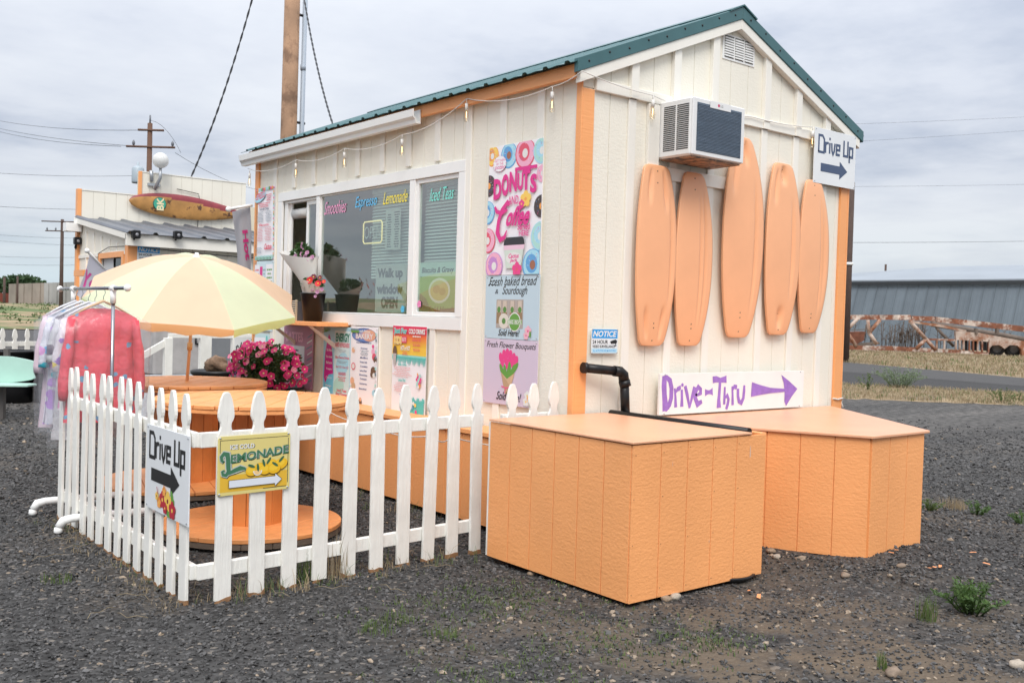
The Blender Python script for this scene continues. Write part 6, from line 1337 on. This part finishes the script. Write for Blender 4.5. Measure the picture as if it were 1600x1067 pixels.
    # cameras, floodlights
    for i, (px, py, pl, lb) in enumerate(((211, 367, y1-.24, 'black camera on the left end of the eave of the second building'), (276, 368, y1-.24, 'black floodlight on the eave in the middle of the second building'), (120, 377, y2-.1, 'black camera sticking out from the far left corner post'))):
        p = at(px, py, 1, pl); c = thing('security_camera', lb, 'camera', p, 'black cameras on the second building'); MB().box(p.x-.06, p.x+.06, p.y-.10, p.y+.02, p.z-.06, p.z+.07).build('housing', mblk(), c, .015); MB().tube([p+V((0, .02, -.03)), p+V((0, .09, -.11)), p+V((0.02, .12, -.12))], .02, 8).build('arm', mblk(), c)
        MB().lathe(p+V((0, -.101, .0)), [(0, .0), (.025, .0), (.028, -.006)], 10, axis=(0, -1, 0)).build('lens', mat('lens_grey', (.25, .25, .27), .2), c)
    # globe lamp
    p = at(251, 251, 1, y2-.25); g = thing('globe_lamp', 'white globe lamp on a bent arm over the parapet', 'lamp', p); MB().sphere(p, .145, 24, 16).build('globe', mat('opal_globe', (.80, .80, .78), .3, transl=.3), g); q = p-V((0, 0, .14)); f = at(243, 289, 1, y2-.03); MB().tube([q, q+V((0, 0, -.18)), q+V((-.06, .1, -.38)), f], [.025, .03, .035, .04], 10).build('arm', mgal(), g); MB().box(f.x-.15, f.x+.08, f.y-.03, f.y+.02, f.z-.03, f.z+.02).build('bracket', mgal(), g)
    MB().tube([f+V((-.08, -.02, .05)), f+V((-.1, -.05, .25))], .035, 8).build('arm', mgal(), g)
    # surfboard sign
    bc = at(294, 325, 1, y2-.10); L_ = 2.22; s = thing('surfboard_sign', 'worn brown and crimson surfboard with a green BK badge on the parapet', 'surfboard', bc); mb = MB(); nu, nv = 40, 12
    Uv = V((math.cos(-.035), 0, math.sin(-.035))); Vv = V((-Uv.z, 0, Uv.x)); hwf = lambda f: .225*(math.sin(PI*min(f*1.0, 1)**.80)**.62 if 0 < f < 1 else 0)*(1.0)
    for side in (-1, 1):
        b = len(mb.v)
        for i in range(nu+1):
            f = i/nu; h = max(hwf(f), .002)
            for j in range(nv+1): u = -1+2*j/nv; mb.v.append(bc+Uv*((f-.5)*L_)+Vv*(u*h)+V((0, -.035*side*-1*math.sqrt(max(1-u*u, 0))*min(1, h/.1), 0)))
        for i in range(nu):
            for j in range(nv):
                q = b+i*(nv+1)+j; f4 = (q, q+nv+1, q+nv+2, q+1); uc = -1+2*(j+.5)/nv; fi = i/nu
                red = uc > (.72-1.0*max(0, fi-.30)) or (fi > .33 and uc > .5 and fi < .5)
                mb.f.append(f4 if side > 0 else f4[::-1]); mb.mi.append(1 if red else 0); mb.sm.append(True)
    mb.build('board', [mat('varnished_brown', (.42, .21, .06), .45, bump=.2, col2=(.09, .04, .02), c2s=7, c2t=.60, c2w=.03, var=.3, vs=4), mat('crimson_paint', (.24, .035, .045), .5, var=.2, vs=6, spots=.5)], s)
    bp = bc+Uv*(-.25*L_)+V((0, -.042, .0)); d = MB(); d.lathe(bp, [(0, 0), (.125, 0), (.125, -.004)], 28, axis=(0, -1, 0)); d.build('badge_rim', flat('badge_dark', (.02, .08, .06)), s); d = MB(); d.lathe(bp+V((0, -.002, 0)), [(0, 0), (.112, 0)], 28, axis=(0, -1, 0)); d.build('badge', flat('badge_green', (.05, .36, .24)), s)
    pts, fs = text_geo('BK', .03); mb = MB(); mb.v = [bp+V(((.075-y*.13), -.004, -.12+x*.24)) for x, y in pts]; mb.f = list(fs); mb.mi = [0]*len(fs); mb.sm = [False]*len(fs); mb.build('lettering', flat('badge_cream', (.80, .68, .42)), s)
    b = Board('notice_sign', 'blue NOTICE sign on the second building behind the umbrella top', 'sign', at(214, 409, 1, y1-.05), GU, GN, .36, .25, mat('sign_white', (.72, .76, .78)), .004, screws=False); b.rect('print', .02, .60, .98, .98, flat('notice_blue', (.015, .30, .70))); b.text('NOTICE', .07, .66, .93, .92, WHT, .03, .2); b.text('24 HOUR', .06, .38, .65, .54, BLK, .02); b.text('VIDEO SURVEILLANCE', .06, .2, .9, .32, BLK, .02); b.done()
second_building()

def flags_and_rails():
    gy = mat('flag_grey', (.40, .39, .41), .7, transl=.3); wh = mat('flag_white', (.66, .64, .70), .7, transl=.3)
    def flag(label, pole0, pole1, top0, top1, drop, m, txt, tcol, N_, seed, rot=0, rbox=(.1, .2, .9, .8)):
        t = thing('flag', label, 'flag', pole0, 'flags on angled poles'); MB().tube([pole0, pole1], .016, 10).build('pole', mwh(), t); MB().sphere(pole1, .03, 12, 8).build('pole_end', mwh(), t)
        mb = MB(); nu, nv = 14, 18; top0, top1, drop = V(top0), V(top1), V(drop)
        def P(u, v): return top0.lerp(top1, u*(1-.25*v*(1 if seed == 1 else .3)))+drop*v+V((.03*math.sin(u*7+v*2+seed)*(.3+v), .03*math.sin(u*8+seed)*(.3+v), 0))
        for i in range(nv+1):
            for j in range(nu+1): mb.v.append(P(j/nu, i/nv))
        for i in range(nv):
            for j in range(nu): q = i*(nu+1)+j; mb.f.append((q, q+1, q+nu+2, q+nu+1)); mb.mi.append(0); mb.sm.append(True)
        mb.build('cloth', m, t)
        pts, fs = text_geo(txt, .04); tb = MB(); off = V(N_)*.012
        for x, y in pts:
            if rot: u, v = rbox[0]+y*(rbox[2]-rbox[0]), rbox[1]+x*(rbox[3]-rbox[1])
            else: u, v = rbox[0]+x*(rbox[2]-rbox[0]), rbox[3]-y*(rbox[3]-rbox[1])
            tb.v.append(P(u, v)+off)
        tb.f = list(fs); tb.mi = [0]*len(fs); tb.sm = [False]*len(fs); tb.build('lettering', flat(tcol[0], tcol[1]), t)
    # near the stand's far corner
    a = at(400, 319, 0, -.05); b = at(357, 327, 1, a.y+.25); 
    flag('grey flag with magenta letters at the far corner of the stand', V((-.03, 5.02, a.z)), b, at(362, 331, 1, 5.25), V((-.05, 5.05, a.z-.02)), V((.10, 0, -.74)), gy, 'Hot', ('flag_magenta', (.50, .03, .18)), (-.6, -.8, 0), 1, 1, (.55, .30, .80, .72))
    p0 = at(166, 424, 1, 8.0); p1 = at(136, 392, 1, 7.6); flag('white flag with pink letters hanging above the clothes rack', p0, p1, p1.lerp(p0, .12), p1.lerp(p0, 1.0)+V((.02, 0, 0)), V((-.10, .0, -.50)), wh, 'You', ('flag_pink', (.78, .10, .38)), (-.6, -.8, 0), 2, 0, (.05, .35, .8, .75))
    # white timber ramp railing
    r = thing('ramp_railing', 'white timber ramp railing behind the umbrella', 'railing', (.5, 8, 0)); m = mpk()
    def post(px, pl, z1, w=.055): p = at(px, 560, 1, pl); MB().box(p.x-w, p.x+w, p.y-.045, p.y+.045, 0, z1).build('post', m, r, .003)
    post(262, 8.0, 1.06, .05); post(320, 8.0, 1.12, .075); post(367, 8.0, 1.10, .05)
    a, b2 = at(224, 549, 1, 8.02), at(262, 528, 1, 8.02); MB().prism((0, 8.02, 0), X_, Z_, N3, [(a.x, a.z-.10), (b2.x+.02, b2.z-.08), (b2.x+.02, b2.z+.02), (a.x, a.z)], 0, .04).build('handrail', m, r, .003)
    c = at(330, 522, 1, 8.02); MB().prism((0, 8.02, 0), X_, Z_, N3, [(b2.x, 1.06), (1.6, 1.06), (1.6, 1.12), (b2.x, 1.12)], 0, .045).build('handrail', m, r, .003)
    s = thing('skirting_panel', 'low white panel below the ramp railing', 'panel', (.7, 8.3, 0)); MB().box(-.3, 1.9, 8.30, 8.33, 0, .56).build('panel', mat('pale_panel', (.62, .66, .70), .5, var=.04), s, .003)
    g = thing('plastic_tank', 'large pale grey wrapped tank behind the ramp posts', 'tank', (.8, 8.7, 0)); a, b3 = at(240, 567, 1, 8.6), at(316, 567, 1, 8.6)
    gm = mat('wrapped_grey', (.40, .38, .37), .35, bump=.6, bs=(9, 9, 9), var=.15, vs=5); MB().box(a.x, b3.x+.05, 8.6, 9.3, .52, 1.25).build('casing', gm, g, .03); MB().box(a.x-.02, b3.x+.07, 8.59, 9.31, .50, .535).build('base', mblk(), g)
    MB().box(b3.x+.15, b3.x+.60, 8.62, 9.2, .0, 1.3).build('casing', mat('grey_steel_box', (.30, .31, .33), .35, metal=.6, var=.1), g, .02); MB().tube([at(306, 527, 1, 8.58), at(306, 537, 1, 8.58), at(314, 538, 1, 8.58)], .015, 6).build('handle', mblk(), g)
    bq = Board('banner', 'white banner with black script left of the petunias', 'banner', at(366, 556, 1, 6.0), (.96, -.28, 0), (-.28, -.96, 0), .46, .22, flat('banner_white', (.72, .73, .73)), .004, screws=False); bq.text('thlete', .02, .15, .66, .72, BLK, .0, .2); bq.lines(.3, .9, .80, .9, 1, BLK, seed=3); bq.done()
    b5 = Board('aqua_menu', 'aqua and white menu panel seen above the petunias', 'menu board', (-.05, 5.02, .95), (-.8, .6, 0), (-.6, -.8, 0), .01, .01, flat('banner_white', (.72, .73, .73))) if False else None
    b6 = Board('aqua_menu', 'aqua and white menu board above the left of the petunias', 'menu board', (-.030, 4.93, .80), SU, SN, .40, .42, flat('aqua_light', (.55, .72, .72)), .004, screws=False); b6.rect('print', .1, .1, .75, .9, flat('paper_white', (.80, .78, .80))); b6.lines(.15, .7, .2, .8, 7, PINK, seed=77); b6.stroke('print', [(.82, .1), (.9, .5), (.84, .95)], .03, flat('teal', (.10, .52, .47))); b6.done()
N3 = (0, -1, 0)
flags_and_rails()

# ---------------------------------------------------------------- poles and wires
def crossarm_pole(label, px, yb, ytop, pl, rad, arms, m, extra=None):
    top = at(px, ytop, 1, pl); t = thing('utility_pole', label, 'utility pole', (top.x, top.y, 0)); MB().tube([(top.x, top.y, -.3), (top.x, top.y, top.z)], [rad*1.15, rad*.8], 12).build('pole', m, t)
    for (dz, half, ins) in arms:
        z = top.z-dz; U = V((math.cos(YAW), -math.sin(YAW), 0)); a = V((top.x, top.y-.1, z)); MB().tube([a-U*half, a+U*half], .04, 6).build('crossarm', m, t)
        for q in ins: p = a+U*(half*q); MB().lathe(p, [(.02, .03), (.05, .08), (.055, .14), (.03, .2), (.0, .24)], 8).build('insulator', mat('insulator_grey', (.14, .15, .17), .4), t)
    return t, top
def wires():
    dk = mat('wire_dark', (.03, .032, .036), .6); n = [0]
    def w(label, a, b, sag, r=.012, seg=14):
        a, b = V(a), V(b); pts = []
        for i in range(seg+1): f = i/seg; p = a.lerp(b, f); p.z -= sag*4*f*(1-f); pts.append(p)
        tag(MB().tube(pts, r*.62, 5).build('power_line', dk), label, 'wire')
    p = 30
    t, tp = crossarm_pole('brown utility pole with crossarms and transformer behind the second building', 234.5, 470, 193, p, .105, [(.25, .45, ()), (.83, .85, (-.7, .9))], mat('brown_pole', (.13, .07, .045), .85, bump=.4, bs=(10, 10, 1)))
    MB().lathe(V((tp.x-.45, tp.y-.2, tp.z-2.15)), [(0, 0), (.19, .0), (.2, .05), (.2, .5), (.16, .56), (.04, .6), (.04, .72), (0, .74)], 16).build('transformer', mat('transformer_grey', (.36, .42, .46), .4), t)
    MB().tube([tp, tp+V((0, 0, .28))], .03, 6).build('insulator', mat('insulator_grey', (.14, .15, .17)), t)
    U = V((math.cos(YAW), -math.sin(YAW), 0))
    w('upper wire running left from the brown utility pole', tp-U*.4+V((0, 0, -.25)), at(-60, 175, 1, 60), .3, .014); w('second wire running left from the brown utility pole', tp-U*1.0+V((0, 0, -.83)), at(-60, 188, 1, 60), .3, .014); w('third wire running left from the brown utility pole', tp-U*.8+V((0, 0, -.80)), at(-60, 186, 1, 58), .2, .014)
    w('thin line falling right from the brown utility pole behind the roof', tp+U*.9+V((0, 0, -1.0)), at(430, 300, 1, 40), .3, .012); w('loop of line from the top of the brown utility pole', tp+V((0, 0, .1)), tp+U*1.1+V((0, 0, -1.0)), -.25, .01)
    for lb, y0, y1_ in (('dark wire crossing the left sky above the second building', 265, 274), ('thin wire crossing the left sky at mid height', 317, 326)): w(lb, at(-80, y0, 1, 45), at(235, y1_, 1, 45), .15, .013)
    for i, (y0, y1_) in enumerate(((360, 372), (368, 384), (396, 400), (408, 412))): w(('first', 'second', 'third', 'fourth')[i]+' faint low wire in the left sky counted from the top', at(-80, y0, 1, 110), at(180, y1_, 1, 110), .3, .02)
    crossarm_pole('distant utility pole left of the second building with two crossarms', 97.5, 470, 343, 62, .12, [(.15, 1.35, ()), (.75, 1.1, (-.9, -.4, .45, .95))], mpole2())
    crossarm_pole('tiny distant pole at the far left of the horizon', 7, 460, 433, 120, .16, [], mpole2()); crossarm_pole('tiny distant pole above the dirt wall', 27.5, 450, 432, 125, .13, [], mpole2())
    # big pole with conduit
    pb = at(452, 215, 1, 15.0); pt = at(458.5, -60, 1, 15.0); t = thing('utility_pole', 'big brown wooden pole rising behind the roof of the stand', 'utility pole', (pb.x, pb.y, 0)); MB().tube([(pb.x-.05, 15, -.3), (pt.x, 15, pt.z)], [.19, .165], 20).build('pole', mpole(), t)
    pc = V((pb.x+.245, 14.93, 0)); MB().tube([(pc.x-.02, pc.y, 0), (pc.x+.03, pc.y, pt.z)], .052, 12).build('conduit', mat('conduit_grey', (.34, .39, .45), .45), t)
    for py in (25, 106, 193):
        z = at(466, py, 1, 15).z; MB().tube([(pc.x-.12, pc.y, z), (pc.x+.08, pc.y, z)], .03, 6).build('clamp', mblk(), t) if py != 106 else MB().tube([(pc.x+.01, pc.y, z-.06), (pc.x+.01, pc.y, z+.06)], .06, 12).build('coupling', mat('conduit_grey', (.34, .39, .45)), t)
    def cable(lb, a, b, r): 
        mb = MB()
        for ph in (0, PI):
            pts = []; a_, b_ = V(a), V(b); L_ = (b_-a_).length; n_ = int(L_/.06)
            for i in range(n_+1): f = i/n_; q = a_.lerp(b_, f); q += V((math.cos(f*L_*14+ph)*r, 0, 0)); q.z -= .25*4*f*(1-f); pts.append(q)
            mb.tube(pts, r*.9, 4)
        tag(mb.build('twisted_cable', dk), lb, 'cable')
    cable('twisted cable slanting down left of the big pole to the second building', at(398, -15, 1, 14.2), at(298, 278, 1, 13.9), .012); cable('twisted cable slanting down right of the big pole to the roof', at(474, -10, 1, 14.6), at(527, 215, 1, 9.5), .012)
    # right hand side
    for i, (x0, y0, x1, y1_) in enumerate(((1366, 193, 1660, 180), (1366, 221, 1660, 200), (1340, 290, 1660, 287), (1340, 377, 1660, 376))): w(('faint topmost', 'second', 'third', 'lowest and darkest')[i]+' power line in the sky right of the stand', at(x0-60, y0+2, 1, 30), at(x1, y1_, 1, 30), .05, .011 if i < 3 else .02)
    q = at(1320, 566, 2, 0); t = thing('utility_pole', 'dark wooden pole close behind the right corner of the stand', 'utility pole', (q.x, q.y, 0)); tz = at(1331, 285, 1, q.y); MB().tube([(q.x, q.y, -.2), (q.x+.0, q.y, tz.z)], [.16, .13], 12).build('pole', mpole2(), t); bz = at(1331, 413, 1, q.y).z; MB().tube([(q.x, q.y, bz-.05), (q.x, q.y, bz+.06)], .18, 12).build('band', mwh(), t)
    q = at(1383, 440, 1, 75); t2 = thing('chimney_pole', 'short dark pole sticking up behind the warehouse roof', 'pole', (q.x, 75, 0)); MB().tube([(q.x, 75, 0), (q.x, 75, at(1383, 413, 1, 75).z)], .16, 8).build('pole', mpole2(), t2)
wires()

# ---------------------------------------------------------------- warehouse, trailer, far left things
def warehouse():
    d = lambda px, D: CP+(CR*((px-800)/F)+CD)*D
    A = d(1300, 78); A.z = 0; B = d(1640, 66); B.z = 0; U = (B-A).normalized(); L0 = (B-A).length; A = A-U*8; L_ = L0+38; Nb = V((-U.y, U.x, 0)); 
    if Nb.dot(CD) < 0: Nb = -Nb
    t = thing('warehouse', 'long blue grey corrugated metal warehouse across the road', 'warehouse', (A+B)/2)
    m = mat('blue_grey_corrugated', (.125, .15, .168), .5, metal=.3, var=.10, vs=.6, rnd=.07); H = 4.95; slope = (Nb*1.9+Z_*H)
    ns = int(L_/.82); 
    for k in range(ns):
        u0 = k*.82; prof = []; h0 = H+random.uniform(-.0, .0)
        s = slope.normalized(); Nn = U.cross(s).normalized()
        if Nn.dot(CD) > 0: Nn = -Nn
        pr = [(0, .0), (.03, .06), (.09, .06), (.12, 0), (.28, .0), (.30, .02), (.34, .02), (.36, 0), (.54, 0), (.56, .02), (.60, .02), (.62, 0), (.815, 0)]
        MB().prism(A+U*u0, U, Nn, s, pr+[(.815, -.02), (0, -.02)], 0, slope.length).build('wall_sheet', m, t)
    rm = mat('pale_metal_roof', (.27, .30, .33), .5, metal=.1, var=.08, vs=.3); top = A+slope
    rs = (Nb*9+Z_*1.55); rn = U.cross(rs).normalized(); MB().prism(top+Z_*.08-Nb*.25, U, rs.normalized(), Z_, [(-.2, 0), (L_+.2, 0), (L_+.2, rs.length), (12.5, rs.length), (-.2, 1.2)], 0, .12).build('roof', rm, t)
    MB().prism(top-Nb*.32, U, Z_, -Nb, [(-.2, -.16), (L_+.2, -.16), (L_+.2, .08), (-.2, .08)], 0, .06).build('eave_trim', mat('eave_dark', (.03, .035, .04), .7), t)
    MB().prism(A+Nb*2.2, U, Z_, Nb, [(0, 0), (L_, 0), (L_, H-.1), (0, H-.1)], 0, 12).build('inner_hall', mat('hall_dark', (.1, .12, .14), .8), t)
warehouse()
def trailer():
    D = 56; z0 = V((CD.x, CD.y, 0)).normalized()
    def P(px, py, dd=0): 
        r = CR*((px-800)/F)+CU*((533.5-py)/F)+CD; k = (D+dd)/V((r.x, r.y, 0)).dot(z0); return CP+r*k
    t = thing('rusty_trailer', 'long rusty truss frame trailer parked along the warehouse', 'trailer', V((P(1560, 557).x, P(1560, 557).y, 0)))
    ru = mat('rust_and_white', (.20, .075, .04), .85, col2=(.50, .42, .36), c2s=1.6, c2t=.56, c2w=.05, var=.35, vs=3); ru2 = mat('rust_pale', (.45, .36, .30), .85, col2=(.24, .10, .05), c2s=1.4, c2t=.50, c2w=.07, var=.2, vs=4); br = mat('weathered_beam', (.14, .11, .09), .9, var=.2)
    def bar(n, pts, r, m, dd=0, ry=1): MB().tube([P(*p, dd) for p in pts], r, 6, ry=ry).build(n, m, t)
    def plate(n, pts, m, th=.12, dd=0): 
        q = [P(*p, dd) for p in pts]; b = MB(); k = len(q); b.v = q+[p+z0*th for p in q]; b.f = [tuple(range(k)), tuple(range(2*k-1, k-1, -1))]+[(i, i+k, (i+1) % k+k, (i+1) % k) for i in range(k)]; b.mi = [0]*(k+2); b.sm = [False]*(k+2); b.build(n, m, t)
    plate('top_chord', [(1290, 492), (1423, 492), (1424, 500), (1290, 499)], ru, .25); plate('top_chord', [(1425, 493.5), (1460, 494.5), (1461, 502), (1425, 501)], ru, .25); plate('ramp_beam', [(1463, 495), (1530, 502), (1640, 514), (1640, 523), (1560, 514), (1463, 503)], ru, .25)
    plate('bottom_chord', [(1290, 539), (1400, 541), (1500, 547), (1545, 551), (1545, 554), (1500, 552), (1400, 548), (1290, 545)], ru, .25)
    for a in ([(1340, 498), (1322, 517)], [(1322, 517), (1338, 541)], [(1375, 500), (1357, 521)], [(1356, 500), (1358, 520)], [(1358, 520), (1370, 538)], [(1421, 501), (1447, 530)], [(1447, 530), (1462, 547)], [(1447, 530), (1431, 545)]): bar('brace', a, .11, ru2)
    bar('brace', [(1463, 512), (1490, 541)], .09, br, 1.8); bar('rear_beam', [(1455, 506), (1560, 523), (1640, 538)], .18, br, 1.8)
    plate('upper_rail', [(1423, 501), (1470, 507), (1510, 516), (1510, 519), (1468, 511), (1423, 504)], ru2, .15)
    plate('mid_rail', [(1447, 528.5), (1494, 530), (1494, 533), (1447, 531.5)], ru, .15)
    plate('side_plate', [(1493, 517), (1530, 520), (1600, 533), (1640, 541), (1640, 560), (1597, 557), (1596, 546), (1590, 540), (1578, 539), (1570, 545), (1562, 539), (1550, 540), (1545, 546), (1545, 534), (1494, 531)], ru2, .2)
    for px in (1463, 1475, 1493, 1499, 1505, 1514, 1520, 1527, 1534, 1544): plate('stanchion', [(px, 531), (px+2.2, 531), (px+2.2, 551), (px, 551)], ru2 if px % 2 else ru, .12)
    for a in ((1508, 1512), (1521, 1527), (1535, 1541)): plate('dark_box', [(a[0], 532), (a[1], 532), (a[1], 548), (a[0], 547)], mblk(), .3, .15)
    for px in (1526, 1559): plate('prop', [(px-1.5, 513), (px+1.5, 513), (px+2, 522), (px-2, 521)], br, .2, -.1)
    ty = mat('tyre_rubber', (.018, .018, .019), .85); z_ax = -z0
    for px in (1556, 1583):
        c = P(px, 550.5, .55); c.z = .46; w = MB(); w.lathe(c, [(.22, .12), (.42, .13), (.50, .08), (.50, -.20), (.3, -.22)], 24, axis=tuple(z_ax)); wo = w.build('wheel', ty, t); r = MB(); r.lathe(c+z_ax*.10, [(0, -.06), (.1, -.02), (.16, -.06), (.25, .03), (.27, .03), (.27, -.02)], 20, axis=tuple(z_ax)); r.build('rim', mat('rim_grey', (.16, .155, .15), .7), wo)
    # cable reel and junk left of it
    j = thing('scrap_cart', 'rusty flat cart standing behind the left truss of the trailer', 'cart', V((P(1345, 545, 2).x, P(1345, 545, 2).y, 0))); 
    def plj(n, pts, m, th, dd): 
        q = [P(*p, dd) for p in pts]; b = MB(); k = len(q); b.v = q+[p+z0*th for p in q]; b.f = [tuple(range(k)), tuple(range(2*k-1, k-1, -1))]+[(i, i+k, (i+1) % k+k, (i+1) % k) for i in range(k)]; b.mi = [0]*(k+2); b.sm = [False]*(k+2); b.build(n, m, j)
    plj('body', [(1322, 519), (1352, 518), (1350, 532), (1340, 537), (1322, 536)], mat('rust_dark', (.16, .06, .035), .9, var=.3), 1.2, 2.5); plj('axle', [(1322, 538), (1374, 534), (1375, 538), (1322, 542)], br, .3, 2.5); plj('rail', [(1330, 515), (1355, 514), (1355, 515.2), (1330, 516.2)], br, .1, 2.6)
    # tall dead weeds behind the trailer
    rr = random.Random(8); mb = MB()
    for i in range(70):
        px = rr.choice([rr.uniform(1375, 1445), rr.uniform(1320, 1600)]); p = P(px, 545, 3); p.z = 0; h = rr.uniform(.8, 2.0); e = p+V((rr.uniform(-.2, .2), rr.uniform(-.2, .2), h)); mb.tube([p, e], [.012, .03], 4)
        for k in range(5): q = p.lerp(e, rr.uniform(.4, 1)); mb.tube([q, q+V((rr.uniform(-.3, .3), rr.uniform(-.3, .3), .2))], .012, 3)
    tag(mb.build('dead_weeds', mat('dead_stalk', (.10, .075, .06), .9)), 'tall dead weeds along the warehouse wall behind the trailer', 'weeds', kind='stuff')
trailer()
def far_left():
    # ribbed dirt-coloured wall, red container, bush
    d = lambda px, D: CP+(CR*((px-800)/F)+CD)*D
    A, B = d(17, 128), d(135, 118); zg = .9; t = thing('retaining_wall', 'long weathered concrete wall on the bank at the far left', 'wall', (A.x, A.y, zg)); U = V((B.x-A.x, B.y-A.y, 0)); L_ = U.length; U /= L_; N = U.cross(Z_)
    m = mat('dirty_concrete', (.27, .235, .20), .9, var=.25, vs=.35); mv = mat('grey_concrete', (.30, .30, .29), .9, var=.3, vs=.3)
    h = 2.9
    for k in range(18):
        u = L_*k/18; z1 = zg+h+.35*k/18; MB().prism((A.x, A.y, 0), U, Z_, N, [(u+.02, zg-.8), (u+L_/18-.02, zg-.8), (u+L_/18-.02, z1), (u+.02, z1)], 0, .4+.12*(k % 2)).build('panel', m if k < 9 else mv, t)
    R0, R1 = d(-30, 132), d(16, 131); MB_ = MB(); U2 = V((R1.x-R0.x, R1.y-R0.y, 0)); l2 = U2.length; U2 /= l2; MB_.prism((R0.x, R0.y, 0), U2, Z_, U2.cross(Z_), [(0, zg-.8), (l2, zg-.8), (l2, zg+1.7), (0, zg+1.7)], 0, 2); c = thing('shipping_container', 'rust red container left of the concrete wall', 'container', (R0.x, R0.y, zg)); MB_.build('body', mat('container_red', (.22, .05, .03), .7, var=.2, vs=.8), c)
    p = d(31, 134); bt = thing('bush', 'round dark green bush above the concrete wall', 'bush', (p.x, p.y, zg)); rr = random.Random(2); mb = MB(); leafball(mb, (p.x, p.y, zg+2.6), 2.1, 2600, rr, .55, sc=(1.6, 1.2, .72), shell=.3); mb.build('crown', mat('bush_leaf', (.035, .075, .025), .8, var=.3, vs=1), bt); MB().tube([(p.x, p.y, 0), (p.x, p.y, zg+2.5)], .25, 8).build('trunk', mpole2(), bt)
    # low clumps on the bank
    rr = random.Random(4); mb = MB(); g = mat('bank_clump', (.07, .11, .03), .85, var=.3, vs=2)
    for i in range(60):
        D = rr.uniform(62, 105); px = rr.uniform(-120, 120); q = d(px, D); leafball(mb, (q.x, q.y, hgt(q.x, q.y)+.1), rr.uniform(.25, .8), 22, rr, .2, sc=(1.9, 1, .22))
    tag(mb.build('bank_scrub', g), 'low green scrub on the bank beyond the far road', 'scrub', kind='stuff')
far_left()
